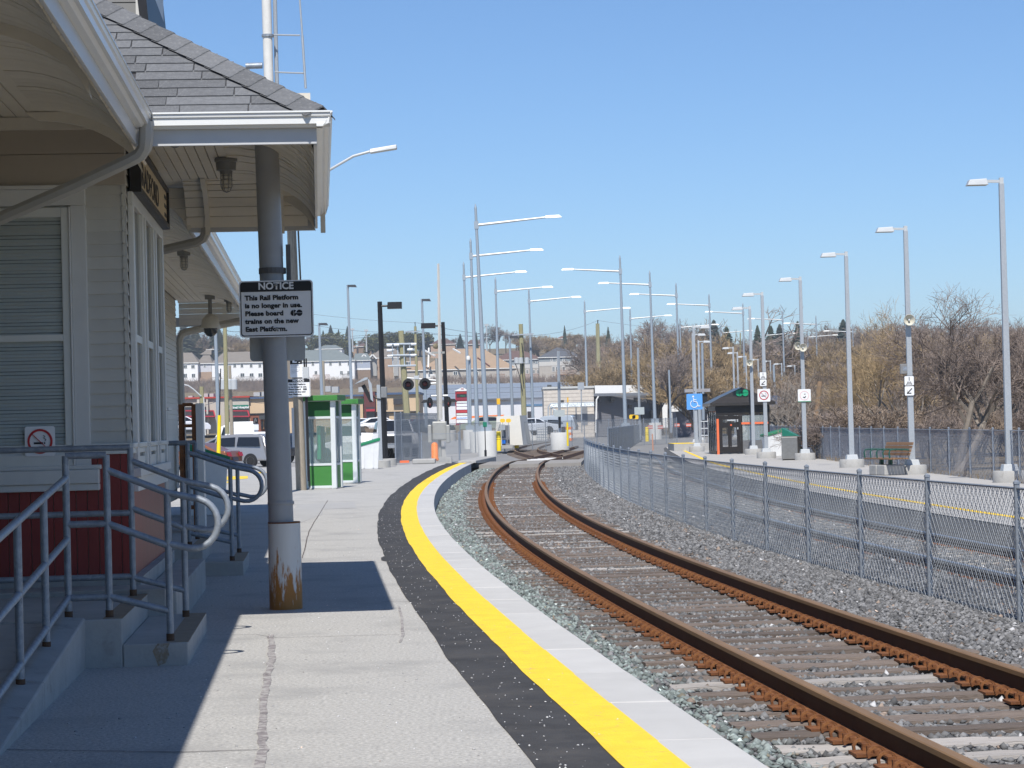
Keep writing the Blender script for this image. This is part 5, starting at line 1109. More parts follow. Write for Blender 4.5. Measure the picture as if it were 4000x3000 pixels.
f=[A(1932,1742,Yk),A(2043,1738,Yk),A(2030,1623,Yk),A(1940,1626,Yk)]; bk=[A(1942,1738,Yk+6),A(2075,1735,Yk+6),A(2058,1622,Yk+6),A(1944,1626,Yk+6)]
MB().hexa([f[0],f[1],bk[1],bk[0]],[f[3],f[2],bk[2],bk[3]]).build('block',mwb,t)
t=wthing('pump_cabinet','grey fuel pump cabinet with a blue cap in front of the white block','cabinet',A(1985,1745,147)); a=A(1960,1745,147); b_=A(1990,1660,147); MB().box(a.x,b_.x,147,148,a.z,b_.z).build('cabinet',M('cabinet grey',(.16,.165,.18),.5),t,bevel=.03); a2=A(1955,1680,147); b2_=A(1973,1658,147); MB().box(a2.x,b2_.x,146.6,147,a2.z,b2_.z).build('meter_box',m_galv,t); a2=A(1962,1733,147); MB().box(a2.x,a2.x+.2,146.7,147,a2.z,a2.z+.22).build('blue_cap',M('blue cap',(.02,.16,.6),.4),t); a2=A(1960,1752,147); MB().box(a2.x,A(2002,1752,147).x,146.4,148.2,a2.z,a2.z+.22).build('plinth',m_conc2,t)
for i,(x,y) in enumerate(((1963,1643),(1986,1643),(2470,1628),(2482,1630))):
    Y=146 if i<2 else 185; p=A(x,y,Y); t=wthing('yellow_sign_disc',('yellow round ended sign on the left above the pump cabinet','yellow round ended sign on the right above the pump cabinet','yellow round ended sign on the left before the grey wing','yellow round ended sign on the right before the grey wing')[i],'sign',p); P=rrect(.32 if i<2 else .5,.24 if i<2 else .34,.1); MB().prism([(p.x+u,Y,p.z+v) for u,v in P][::-1],(0,.02,0)).build('board',M('sign yellow',(.80,.50,.03),.5),t); MB().tube(p-Vector((0,-.03,1.0)),p+Vector((0,.03,0)),.02).build('stem',m_galv,t)
for x,yb,yt,Y,lb in ((2218,1742,1552,140,'thin marker post with a yellow plate before the brick building'),):
    p=A(x,yb,Y); t=wthing('marker_post',lb,'marker',p); MB().tube(p,A(x-2,1650,Y),.06).build('yellow_sleeve',m_yellow,t); MB().tube(A(x-2,1650,Y),A(x,yt,Y),.025).build('rod',m_galv,t); a=A(x,1562,Y); MB().box(a.x-.04,a.x+.04,Y-.03,Y,a.z-.15,a.z+.15).build('plate',M('plate yellow',(.75,.42,.02),.5),t)
p=A(1947,1570,135); t=wthing('number_plate','orange number plate strapped on the street lamp behind the bollards','sign',p); MB().box(p.x-.1,p.x+.1,134.7,134.8,p.z-.15,p.z+.2).build('plate',MATS['plate yellow'],t)
p=A(2188,1745,143); t=wthing('post_with_box','square steel post with a grey box on a round concrete footing','post',p); MB().lathe([(.6*.0+.58,-.2),(.58,.85),(.56,.88)],p,18).build('concrete_footing',MATS['pale tube concrete'],t,smooth=True); MB().tube(p+Vector((0,0,.88)),A(2181,1370,143),.095,.085,n=4).build('post',m_galv,t); a=A(2185,1615,142.8); MB().box(a.x-.33,a.x+.33,142.6,142.8,a.z-.2,a.z+.22).build('box',M('pale green grey box',(.38,.42,.42),.5),t); MB().tube(a-Vector((0,0,.9)),a,.07).build('conduit',m_black,t)
p=A(2500,1720,188); t=wthing('post_with_box','second square steel post with a grey box before the grey sided wing','post',p); MB().tube(p,A(2492,1358,188),.1,.09,n=4).build('post',m_galv,t); a=A(2497,1605,187.8); MB().box(a.x-.4,a.x+.4,187.6,187.8,a.z-.3,a.z+.3).build('box',MATS['pale green grey box'],t)
p=A(2273,1690,160); t=wthing('sign_back','thin post with the grey back of a square sign before the brick building','sign',p); MB().tube(p,A(2270,1500,160),.04).build('post',m_galv,t); a=A(2269,1508,160); MB().box(a.x-.22,a.x+.22,159.9,159.95,a.z-.25,a.z+.25).build('panel',m_galv,t)
t=wthing('liquid_tote','caged white liquid tote behind the far wire fence','container',A(2118,1725,160)); a=A(2098,1722,160); b_=A(2138,1668,160); MB().box(a.x+.04,b_.x-.04,160.1,161,a.z,b_.z-.05).build('tank',m_white,t); c_=MB()
for i in range(6):
    x=a.x+(b_.x-a.x)*i/5; c_.tube((x,160,a.z),(x,160,b_.z),.018,n=4); z=a.z+(b_.z-a.z)*i/5; c_.tube((a.x,160,z),(b_.x,160,z),.018,n=4)
c_.build('cage',m_galv,t)
# person in a safety vest far behind the fence is left as the small striped drum the photo shows
p=A(2224,1722,165); t=wthing('striped_drum','small orange and white striped traffic drum behind the marker post','traffic drum',p)
for i in range(5): MB().lathe([(.26,.0),(.26,.2)],p+Vector((0,0,.2*i)),12).build('band',MATS['drum orange'] if i%2==0 else m_white,t)
for x,y,Y,lb in ((2540,1668,200,'left'),(2580,1668,200,'middle'),(2645,1660,200,'right'),(2690,1660,200,'far right')):
    p=A(x,y,Y); t=wthing('orange_barrier','short orange barrier, %s one behind the fence near the grey wing'%lb,'barrier',p); MB().box(p.x-.22,p.x+.22,Y,Y+.3,p.z-.16,p.z+.14).build('block',M('barrier red orange',(.5,.1,.06),.6),t); MB().box(p.x-.221,p.x+.221,Y-.01,Y,p.z-.04,p.z+.02).build('stripe',m_white,t)
# ================================================================ parking lot, vehicles
m_tyre=M('tyre rubber',(.02,.02,.021),.8,var=.2); m_rim=M('alloy rim',(.55,.56,.58),.3,.7,var=.05)
def car(name,label,pos,rz,prof,belt,Wd,col,glassd,wheels,rw=.33,tail=None,wins=(),metal=.35,group='cars in the station lot',rear=None,spokes=True):
    """prof: side outline (x forward, z); belt: height where the cabin starts to lean in"""
    t=thing(name,label,'car',pos,rz,group); mt=M('car paint '+str(col),col,.28,metal,var=.03,coat=.6)
    hw=Wd/2; top=max(z for _,z in prof)
    def half(z): return hw if z<=belt else hw-(z-belt)/(top-belt)*.17*Wd/1.8
    b=MB(); n=len(prof)
    for sgn in (1,-1):
        for x,z in prof: b.v.append((x,sgn*(half(z)-(.05 if z<.3 else 0)),z))
    b.f=[tuple(range(n))[::-1],tuple(range(n,2*n))]+[(i,(i+1)%n,n+(i+1)%n,n+i) for i in range(n)]
    b.build('body',mt,t,bevel=.05)
    for sgn in (1,-1):
        for w in wins: MB().quad(*[(x,sgn*(half(z)+.012),z) for x,z in (w if sgn>0 else w[::-1])]).build('side_window',glassd,t)
        for wx in wheels:
            MB().lathe([(rw+.06,0),(rw+.06,.012)],(wx,sgn*(hw-.005 if sgn>0 else hw-.005),rw+.01),20,(0,sgn,0)).build('wheel_arch',m_black,t)
            tw_=MB().lathe([(.2,0),(rw,.0),(rw+.005,.1),(rw,.2),(rw*.72,.21)],(wx,sgn*(hw-.17),rw),22,(0,sgn,0)).build('wheel',m_tyre,t,smooth=True)
            r_=MB().lathe([(0,.04),(rw*.66,.035),(rw*.70,.05),(rw*.62,.0)],(wx,sgn*hw,rw),20,(0,sgn,0)); r_.build('rim',m_rim,tw_)
            if spokes:
                s_=MB()
                for i in range(5):
                    a_=R(72*i+36); s_.bar((wx+.1*math.cos(a_),sgn*(hw+.041),rw+.1*math.sin(a_)),(wx+rw*.6*math.cos(a_),sgn*(hw+.041),rw+rw*.6*math.sin(a_)),.01,.05,(0,1,0))
                s_.build('spoke_gap',m_black,tw_)
    if rear:
        for (x0,z0,x1,z1,kind,yw) in rear:
            m_={'glass':glassd,'light':M('tail light red',(.36,.01,.012),.2),'plate':M('dark plate',(.03,.035,.06),.4),'bumper':mt,'chrome':m_rim,'dark':m_black}[kind]
            ys_=[(-yw[1],-yw[0]),(yw[0],yw[1])] if kind=='light' else [(-yw[1],yw[1])]
            for y0_,y1_ in ys_: MB().hexa([(x0,y0_,z0),(x0,y1_,z0),(x0-.035,y1_,z0),(x0-.035,y0_,z0)],[(x1,y0_,z1),(x1,y1_,z1),(x1-.035,y1_,z1),(x1-.035,y0_,z1)]).build({'glass':'rear_window','light':'tail_light','plate':'number_plate','bumper':'bumper','chrome':'trim','dark':'rear_trim'}[kind],m_,t)
    return t
m_cg=M('car dark glass',(.012,.014,.018),.06,var=.02,spec=.6)
vanp=[(-2.5,.35),(-2.52,.75),(-2.42,1.05),(-2.25,1.62),(-2.05,1.74),(-.6,1.78),(.5,1.72),(1.25,1.35),(1.55,1.12),(2.4,.95),(2.55,.7),(2.52,.35)]
vwin=[[(-2.08,1.12),(-1.95,1.6),(-.75,1.62),(-.70,1.14)],[(-.58,1.14),(-.58,1.62),(.45,1.58),(.62,1.14)],[(.72,1.14),(.56,1.56),(1.0,1.38),(1.2,1.14)]]
zl=-.42; Yv=122
def carpos(x,y,Y): p=A(x,y,Y); p.z=zl; return p
pv=A(1060,1818,Yv); ang=R(180-20)
car('minivan','silver minivan seen from its rear corner behind the yellow guard tube',(pv.x-2.15,Yv+1.2,zl),ang,vanp,1.08,1.95,(.29,.29,.30),m_cg,(-1.5,1.55),.34,wins=vwin,rear=[(-2.42,1.14,-2.24,1.6,'glass',(0,.72)),(-2.50,.82,-2.36,1.16,'light',(.72,.95)),(-2.52,.78,-2.50,.98,'plate',(0,.26)),(-2.55,.4,-2.54,.62,'bumper',(0,.9))])
sedp=[(-2.35,.35),(-2.38,.7),(-2.25,.98),(-1.7,1.03),(-.95,1.40),(0,1.45),(.55,1.38),(1.25,1.0),(2.2,.82),(2.4,.6),(2.38,.3)]
pv=A(912,1838,113)
car('sedan','copper brown sedan behind the far handrail',(pv.x-2.2,114,-.42),R(180-18),sedp,.98,1.8,(.26,.10,.045),M('sky blue glass',(.06,.09,.14),.08,var=.02,spec=.6),(-1.4,1.35),.32,wins=[[(-1.45,1.02),(-.85,1.34),(0,1.38),(.05,1.02)],[(.1,1.02),(.1,1.38),(.5,1.32),(1.0,1.02)]],rear=[(-2.4,.72,-2.33,.92,'light',(.45,.86)),(-2.4,.5,-2.39,.68,'plate',(0,.3)),(-2.42,.36,-2.41,.46,'chrome',(0,.8))])
pv=A(1060,1830,132)
suvp=[(-2.3,.4),(-2.32,.9),(-2.2,1.1),(-2.05,1.62),(-1.85,1.72),(0,1.74),(.7,1.6),(1.2,1.15),(2.2,1.0),(2.35,.7),(2.3,.35)]
car('suv','dark navy sport utility car half hidden behind the canopy pole',(pv.x-1.1,136,-.42),R(180-25),suvp,1.1,1.9,(.012,.016,.03),m_cg,(-1.4,1.4),.36,wins=vwin[:2],rear=[(-2.30,.85,-2.2,1.15,'light',(.6,.92)),(-2.18,1.15,-2.07,1.55,'glass',(0,.7))])
pv=A(990,1700,150); car('white_suv','white car whose roof shows behind the silver minivan',(pv.x,152,-.30),R(180-5),suvp,1.1,1.9,(.78,.78,.78),m_cg,(-1.4,1.4),.36,wins=[[(-2.0,1.2),(-1.9,1.6),(-.2,1.62),(-.2,1.2)],[(-.1,1.2),(-.1,1.6),(.7,1.55),(1.0,1.2)]],metal=0)
# white box truck
pa=A(892,1706,185); pb2=A(992,1646,185); t=wthing('box_truck','white box truck parked behind the minivan','truck',(pa.x,185,-.2))
MB().box(pa.x,pb2.x,185,188,pa.z-.8,pb2.z).build('cargo_box',M('truck white',(.80,.80,.80),.45,var=.03),t,bevel=.03); ca=A(820,1700,186); MB().hexa([(ca.x,185.2,.2),(pa.x-.1,185.2,.2),(pa.x-.1,187.5,.2),(ca.x,187.5,.2)],[(ca.x+1.0,185.3,1.9),(pa.x-.1,185.3,2.1),(pa.x-.1,187.4,2.1),(ca.x+1.0,187.4,1.9)]).build('cab',MATS['truck white'],t,bevel=.05); MB().quad((ca.x+1.0,185.18,1.2),(pa.x-.3,185.18,1.2),(pa.x-.3,185.24,1.85),(ca.x+1.2,185.24,1.85)).build('cab_window',m_cg,t)
for x in (ca.x+.6,pb2.x-1.): MB().lathe([(0,0),(.45,0),(.45,.25),(0,.25)],(x,184.95,.2),16,(0,1,0)).build('wheel',m_tyre,t)
# white pickup and cars near the crossing fence
pk=[(-2.6,.5),(-2.6,1.15),(-.6,1.15),(-.5,1.25),(-.35,1.85),(.7,1.9),(1.3,1.3),(2.5,1.2),(2.65,.9),(2.6,.5)]
def front_car(name,label,x,y,Y,rz,col,prof,**k):
    p=A(x,y,Y); return car(name,label,(p.x,Y,p.z),rz,prof,1.1,1.95,col,m_cg,(-1.6,1.6),.38,wins=[[(-.4,1.3),(-.3,1.75),(.6,1.8),(1.0,1.3)]],metal=0,**k)
t=front_car('pickup_truck','white pickup truck facing the camera left of the crossing fence',1536,1787,116,R(-80),(.76,.76,.77),pk)
MB().box(2.62,2.72,-.6,.6,.75,1.1).build('grille',m_black,t); MB().box(2.62,2.74,-.9,.9,.5,.68).build('bumper',m_rim,t); MB().quad((1.32,-.8,1.34),(1.32,.8,1.34),(.76,.72,1.86),(.76,-.72,1.86)).build('windscreen',m_cg,t)
t=front_car('white_car','white car low behind the telephone booth end beside the grit bin',1395,1800,118,R(175),(.74,.74,.74),sedp)
for i,(x,y,Y,c_,lb) in enumerate(((1485,1690,200,(.75,.75,.75),'white parked car in front of the red entrance of the far plaza'),(1625,1692,215,(.30,.02,.06),'dark red parked car behind the crossing fence'),(1670,1695,205,(.04,.05,.05),'dark parked car behind the crossing signal'),(1905,1685,205,(.25,.28,.22),'greenish parked car between the trio of street lamps'),(2080,1692,205,(.55,.58,.62),'pale grey parked car beside the white block'),(1415,1690,215,(.70,.70,.70),'small white parked car beside the brown plaza corner'),(705,1690,185,(.62,.62,.66),'pale parked car glimpsed through the rusty rack'),(2150,1693,215,(.36,.40,.44),'dull grey utility van behind the liquid tote'))):
    p=A(x,y,Y); car('parked_car',lb,(p.x,Y,p.z-.1),R(170 if i%2 else 10),sedp if i!=7 else vanp,.98,1.8,c_,m_cg,(-1.4,1.35),.32,wins=[[(-1.4,1.02),(-.85,1.34),(.1,1.38),(.1,1.02)],[(.2,1.02),(.2,1.36),(.5,1.32),(1.0,1.02)]],metal=.1,spokes=False)
# yellow guy guard, pavement marks
Yg=92; t=wthing('guy_guard','bright yellow plastic guard tube on a guy wire in the parking lot','guard',A(852,1870,Yg)); MB().tube(A(852,1872,Yg),A(857,1622,Yg),.095,.07,n=10).build('tube',m_yellow,t,smooth=True); MB().tube(A(857,1622,Yg),A(862,1440,Yg),.03,.02).build('guy_wire',m_black,t)
b=MB()
for P in (((870,1862),(968,1860),(968,1870),(870,1876)),((868,1886),(905,1878),(905,1882),(868,1892)),((1010,1845),(1040,1845),(1040,1848),(1010,1849))):
    b.quad(*[(q.x,q.y,q.z+.006) for q in (G(x,y,-.0) for x,y in P)])
mk=b.build('lot_marking',m_yel,plat)
t=wthing('blue_sign','blue and white transit stop sign peeping from behind the canopy pole','sign',A(1046,1620,110)); a=A(1040,1622,110); b_=A(1062,1573,110); MB().box(a.x,b_.x,110,110.03,a.z,b_.z).build('panel',m_blue,t); MB().tube((b_.x,110.05,-.4),(b_.x,110.05,b_.z),.03).build('post',m_galv,t)
lettering('1',.25,m_signw,t,tuple(A(1048,1612,109.98)),bold=.008); MB().box(a.x+.03,a.x+.17,109.985,109.99,a.z+.36,a.z+.50).build('bus_symbol',m_signw,t)
t=wthing('lane_sign','small white left lane sign with black arrows panel behind the minivan','sign',A(1002,1650,140)); a=A(990,1680,140); b_=A(1010,1658,140); MB().box(a.x,b_.x,140,140.03,a.z,b_.z).build('panel',m_signw,t); a=A(989,1656,140); b_=A(1008,1631,140); MB().box(a.x,b_.x,140,140.03,a.z,b_.z).build('arrow_panel',m_signk,t); MB().bar((a.x+.1,139.98,a.z+.05),(a.x+.12,139.98,a.z+.32),.01,.06,(0,1,0)).bar((a.x+.2,139.98,a.z+.15),(a.x+.16,139.98,a.z+.34),.01,.05,(0,1,0)).build('arrow',m_signw,t)
# ================================================================ far buildings
def gz(X,Y): return hill(X,Y)
def house(name,label,xl,xr,ye,yr,yb,Y,depth,wall,roof,wins=(),hip=.6,bands=(),group='houses on the hillside',cat='house',extra=None,hipl=None,over=.35):
    a=A(xl,ye,Y); b_=A(xr,ye,Y); za=(a.z+b_.z)/2; xm=(xl+xr)/2; zr=A(xm,yr,Y+depth/2).z; zb=A(xm,yb,Y).z
    t=wthing(name,label,cat,(a.x,Y,zb),group)
    MB().box(a.x,b_.x,Y,Y+depth,zb-4,za).build('wall',wall,t)
    for (y0,y1,m_) in bands:
        z0,z1=A(xm,y1,Y).z,A(xm,y0,Y).z; MB().box(a.x-.02,b_.x+.02,Y-.06,Y-.001,z0,z1).build('wall_band',m_,t)
    o=over; x0,x1,y0,y1=a.x-o,b_.x+o,Y-o,Y+depth+o; ym=(y0+y1)/2; h=min(depth/2,(x1-x0)/2-.1)*hip; hl=h if hipl is None else hipl
    MB().add([(x0,y0,za),(x1,y0,za),(x1,y1,za),(x0,y1,za),(x0+hl,ym,zr),(x1-h,ym,zr)],[(0,1,5,4),(1,2,5),(2,3,4,5),(3,0,4),(3,2,1,0)]).build('roof',roof,t)
    MB().box(x0,x1,y0-.06,y0-.001,za-.12,za+.08).build('eave_gutter',m_white,t)
    wm=M('far window glass',(.05,.065,.08),.1,var=.1,spec=.5)
    for (y,h_,w_,xs) in wins:
        for x in xs:
            c=A(x,y,Y); w2=w_*Y/18000; h2=h_*Y/18000
            f=MB().box(c.x-w2-.12,c.x+w2+.12,Y-.10,Y-.061,c.z-h2-.12,c.z+h2+.12).build('window',m_white,t)
            MB().box(c.x-w2,c.x-.04,Y-.13,Y-.101,c.z-h2,c.z+h2).box(c.x+.04,c.x+w2,Y-.13,Y-.101,c.z-h2,c.z+h2).build('pane',wm,f,kind='stuff')
    return t
def deck(t,xl,xr,y0,y1,Y,mat,m2=None):
    a=A(xl,y0,Y); b_=A(xr,y1,Y); 
    MB().box(a.x,b_.x,Y-2.2,Y-.1,b_.z-.15,b_.z).build('deck',mat,t)
    d=MB(); n=max(3,int((b_.x-a.x)/.3))
    for i in range(n+1):
        x=a.x+(b_.x-a.x)*i/n; d.box(x-.05,x+.05,Y-2.2,Y-2.1,b_.z,a.z-.1)
    d.box(a.x,b_.x,Y-2.22,Y-2.08,a.z-.099,a.z); d.build('deck_railing',m2 or mat,t,kind='stuff')
    for x in (a.x,b_.x-.2): MB().box(x,x+.2,Y-2.2,Y-2.,b_.z-3.5,b_.z-.16).build('deck_post',mat,t)
w_w=M('white siding',(.80,.80,.80),.6,var=.03,scale=.5); w_br=M('tan brick',(.36,.26,.19),.9,var=.15,scale=1.5); w_gb=M('grey brick',(.42,.39,.35),.9,var=.1,scale=1.2); w_bl=M('blue grey siding',(.25,.28,.30),.7,var=.04); w_be=M('beige siding',(.47,.42,.37),.8,var=.05); w_bb=M('brown brick',(.24,.175,.13),.9,var=.12,scale=1)
r_br=M('brown grey shingles',(.205,.18,.155),.95,var=.12,scale=.9); r_gr=M('green grey shingles',(.165,.19,.19),.95,var=.12,scale=.9); r_tan=M('tan shingles',(.34,.245,.165),.95,var=.10,scale=.9); r_mar=M('maroon brown shingles',(.14,.088,.075),.95,var=.12,scale=.9); r_dk=M('dark grey shingles',(.10,.105,.118),.95,var=.15,scale=.9); r_red=M('reddish roof',(.20,.115,.09),.95,var=.1,scale=.9)
wd=M('brown deck wood',(.22,.105,.055),.8,var=.2); wdg=M('grey deck wood',(.27,.26,.24),.9,var=.2)
Yh=690
t=house('townhouse_row','white three storey townhouse row at the far left with a brown grey roof',660,772,1418,1378,1500,Yh,11,w_w,r_br,[(1432,11,12,[724,754]),(1467,13,12,[724,756]),(1500,11,9,[757])],bands=[(1491,1502,w_br)]); deck(t,690,735,1475,1490,Yh,wdg)
t=house('townhouse_row','recessed grey townhouse end with a tan brick base between the two white rows',773,826,1420,1388,1500,Yh+3,9,M('pale grey siding',(.55,.56,.60),.7,var=.03),r_br,[(1428,9,6,[800])],bands=[(1453,1502,w_br)])
t=house('townhouse_row','long white townhouse row with grey decks behind the canopy pole',827,1060,1417,1374,1503,Yh,11,w_w,r_br,[(1428,12,9,[917,945,981,1015,1040]),(1465,13,14,[855,947,983,1017]),(1500,11,10,[855,1018])],bands=[(1489,1505,w_br)]); deck(t,925,997,1472,1487,Yh,wdg); deck(t,832,860,1474,1488,Yh,wdg)
t=house('townhouse_row','white townhouse row with a green grey roof and decks above the telephone booths',1178,1384,1410,1366,1488,Yh-30,12,w_w,r_gr,[(1420,13,8,[1222,1291,1328,1363]),(1456,13,9,[1234,1334,1362]),(1490,14,7,[1337])],bands=[(1484,1512,w_br)],hipl=1.,hip=.95); deck(t,1225,1290,1465,1485,Yh-30,wd); deck(t,1340,1372,1461,1478,Yh-30,M('dark deck wood',(.07,.06,.055),.9,var=.2))
t=house('townhouse_row','grey and brown brick side of the townhouse right of the white row',1385,1446,1408,1380,1490,Yh-25,10,w_bb,r_gr,[(1415,9,4,[1413])],bands=[(1411,1438,M('shadow blue siding',(.36,.40,.48),.7,var=.03)),(1438,1445,w_w)],hipl=.2)
t=house('townhouse_row','beige and brick townhouse row with two white edged gables',1447,1575,1398,1362,1488,Yh-20,12,w_be,r_br,[(1411,18,14,[1459,1506,1546]),(1447,18,14,[1459,1546])],bands=[]); 
for xc,ht in ((1422,10),(1455,14)):
    a=A(xc,1385,Yh-22); MB().prism([A(xc-15,1400,Yh-22),A(xc,1384,Yh-22),A(xc+15,1400,Yh-22)],(0,3,0)).build('gable',w_be,t); MB().bar(A(xc-16,1402,Yh-22.3),A(xc,1384,Yh-22.3),.2,.35).bar(A(xc,1384,Yh-22.3),A(xc+16,1402,Yh-22.3),.2,.35).build('gable_trim',m_white,t)
for xl,xr,yb in ((1449,1472,1468),(1537,1556,1468)): a=A(xl,1400,Yh-21.5); b_=A(xr,yb,Yh-21.5); MB().box(a.x,b_.x,Yh-21.2,Yh-20.07,b_.z,a.z).build('bay_window_box',M('grey bay siding',(.36,.36,.35),.7),t)
for xl,xr in ((1474,1490),(1492,1536)): a=A(xl,1402,Yh-20.5); b_=A(xr,1486,Yh-20.5); MB().box(a.x,b_.x,Yh-20.45,Yh-20.07,b_.z,a.z).build('brick_pier',w_br,t)
t=house('terrace_house','long pale terrace with a broad tan shingle roof behind the crossing lamps',1640,2012,1442,1362,1495,600,22,w_gb,r_tan,[(1458,12,14,[1683,1710,1779,1860,1888])],hip=.8); deck(t,1935,1972,1462,1478,600,wd)
for x0,y0,x1,y1,nm in ((1675,1360,1673,1435,'white roof pipe'),(1770,1363,1798,1379,'white roof edge'),(1655,1367,1700,1390,'white roof edge')): MB().bar(A(x0,y0,598),A(x1,y1,594),.35,.35).build('roof_trim',m_white,t)
MB().bar(A(1866,1398,592),A(1913,1431,588),.25,.3).build('roof_ridge_trim',M('dark red trim',(.14,.05,.04),.7),t)
t=house('terrace_house','lower pale house front with white balcony left of the long tan roof',1570,1650,1448,1410,1490,615,10,w_gb,r_tan,[(1420,12,16,[1595]),(1458,14,9,[1650-12])],hip=.3); a=A(1655,1462,596); b_=A(1705,1478,596); MB().box(a.x,b_.x,595.8,596,b_.z,a.z).build('white_balcony',m_white,t)
t=house('terrace_house','dark roofed house rising behind the tan terrace roof',1765,1850,1380,1359,1400,660,12,w_bl,r_dk,[])
t=house('terrace_house','maroon roofed terrace with blue grey upper storey and red decks',1925,2120,1405,1370,1482,640,14,w_gb,r_mar,[(1414,9,9,[2085,2107]),(1452,13,7,[2009,2060,2085,2102])],bands=[(1407,1424,w_bl),(1424,1440,M('pale band siding',(.55,.54,.51),.7))],hip=.8); deck(t,2033,2115,1462,1478,640,M('faded red deck',(.28,.15,.12),.9,var=.2))
t=house('terrace_house','dark grey hip roofed terrace with grey and pale bands and brown decks',2105,2270,1395,1357,1485,620,14,w_gb,r_dk,[(1405,11,5,[2155,2176,2201]),(1441,18,8,[2162,2176,2202]),(1473,10,7,[2162,2203,2226])],bands=[(1398,1412,w_bl),(1412,1428,MATS['pale band siding'])],hip=.9); deck(t,2172,2250,1447,1462,620,wd)
t=house('terrace_house','brown roofed terrace with bare plywood patch seen through the bare trees',2285,2510,1390,1355,1480,600,14,w_gb,r_mar,[(1402,11,9,[2363,2380,2395,2480]),(1440,14,12,[2370,2470])],bands=[(1396,1411,w_bl),(1411,1425,MATS['pale band siding'])],hip=.7); deck(t,2360,2410,1450,1465,600,M('plum deck',(.12,.05,.05),.9,var=.2)); MB().add([A(2385,1356,599),A(2418,1368,597),A(2450,1388,596),A(2415,1385,596)],[(0,1,2,3)]).build('plywood_patch',M('bare plywood',(.55,.34,.13),.8,var=.2),t)
house('bungalow','low house with a brown hip roof on the skyline behind the tan terrace',1682,1778,1345,1327,1366,830,12,M('peach brick',(.42,.30,.22),.9),r_mar,[(1356,8,10,[1725])])
house('bungalow','second brown roofed skyline house right of the skyline spruce',1822,1880,1345,1327,1366,840,12,MATS['peach brick'],r_mar,[])
house('bungalow','grey green roofed house above the white townhouse row',1235,1335,1363,1348,1385,800,12,w_w,r_gr,[])
house('bungalow','reddish brown roofed house on the skyline right of the green grey roof',1322,1392,1356,1345,1380,860,12,w_br,r_red,[])
house('bungalow','low brown roofed house under the skyline lamp posts',1395,1450,1353,1342,1380,880,12,w_bb,r_mar,[])
house('bungalow','small brown roofed house on the skyline above the dark grey terrace',2175,2250,1322,1312,1345,900,10,w_be,r_red,[])
t=house('hillside_house','two level brown house with a wide overhanging roof above the left townhouses',820,905,1365,1350,1388,790,10,M('dark timber wall',(.07,.06,.055),.8),r_br,[(1373,11,10,[838,870])],hip=.9,over=1.2); a=A(792,1392,788); MB().hexa([A(780,1385,786),A(826,1385,786),A(826,1385,792),A(780,1385,792)],[A(808,1366,787),A(826,1366,787),A(826,1366,791),A(808,1366,791)]).build('lower_roof',r_br,t); MB().box(A(908,1366,792).x,A(914,1366,792).x,792,793,A(908,1366,792).z,A(908,1348,792).z).build('chimney',w_br,t)
house('hillside_house','pale house glimpsed through the bare trees at the right',3245,3300,1395,1380,1420,520,10,w_w,r_mar,[(1405,10,10,[3280])])
house('hillside_house','cream block house glimpsed through the big bare tree',3860,3925,1375,1350,1403,420,10,M('cream brick',(.52,.44,.28),.8),r_mar,[(1384,8,10,[3885])])
# plaza with the animal hospital
Yp=330; t=wthing('plaza_building','low shopping plaza with grey, tan and dark red fronts and coloured parapets','building',A(690,1690,Yp))
def pbox(t,xl,xr,yt,yb,Y,d,mat,name):
    a=A(xl,yt,Y); b_=A(xr,yb,Y); z1=A((xl+xr)/2,yt,Y).z; z0=A((xl+xr)/2,yb,Y).z
    return MB().box(a.x,b_.x,Y,Y+d,z0,z1).build(name,mat,t)
m_pg=M('grey beige stucco',(.47,.43,.38),.9,var=.05,scale=.8); m_pt=M('tan stucco',(.58,.44,.29),.9,var=.05,scale=.8); m_pd=M('dark red facade',(.115,.035,.035),.8); m_awn=M('black awning cloth',(.03,.025,.028),.8); m_awr=M('red awning frame',(.38,.03,.05),.6); m_pw=M('plaza window',(.045,.04,.045),.15,spec=.5)
pbox(t,600,975,1556,1695,Yp,14,m_pg,'grey_front'); pbox(t,600,975,1551,1557,Yp-.4,15,M('red parapet',(.42,.05,.035),.6),'red_parapet'); pbox(t,769,782,1560,1695,Yp-1.2,1.2,m_pg,'pier'); pbox(t,805,815,1560,1695,Yp-1.2,1.2,m_pg,'pier')
pbox(t,975,1420,1552,1690,Yp+.5,14,m_pt,'tan_front'); pbox(t,975,1420,1546,1553,Yp+.1,15,M('blue parapet',(.06,.10,.19),.6),'blue_parapet')
pbox(t,1420,1468,1530,1672,Yp-.6,14,m_pd,'dark_red_entrance'); pbox(t,1468,1640,1540,1668,Yp+.5,14,m_pt,'tan_front'); pbox(t,1468,1640,1533,1541,Yp+.1,15,MATS['blue parapet'],'blue_parapet')
for xl,xr,yt,yb in ((690,757,1590,1604),(782,817,1588,1603),(1536,1573,1556,1580),(1497,1512,1556,1580)): pbox(t,xl,xr,yt,yb,Yp-.1,.3,m_pw,'window')
for xl,xr in ((690,760),(782,838),(892,972)):
    y0=1606; a,b_,c_,d_=A(xl,y0,Yp-.2),A(xr-4,y0,Yp-.2),A(xr+2,1628,Yp-2.),A(xl-3,1628,Yp-2.)
    aw=MB().hexa([a,b_,c_,d_],[a+Vector((0,0,-.1)),b_+Vector((0,0,-.1)),c_+Vector((0,0,-.1)),d_+Vector((0,0,-.1))]).build('awning',m_awn,t)
    f=MB()
    for p,q in ((a,b_),(b_,c_),(c_,d_),(d_,a)): f.bar(p+Vector((0,-.1,.05)),q+Vector((0,-.1,.05)),.18,.18)
    f.build('awning_frame',m_awr,aw)
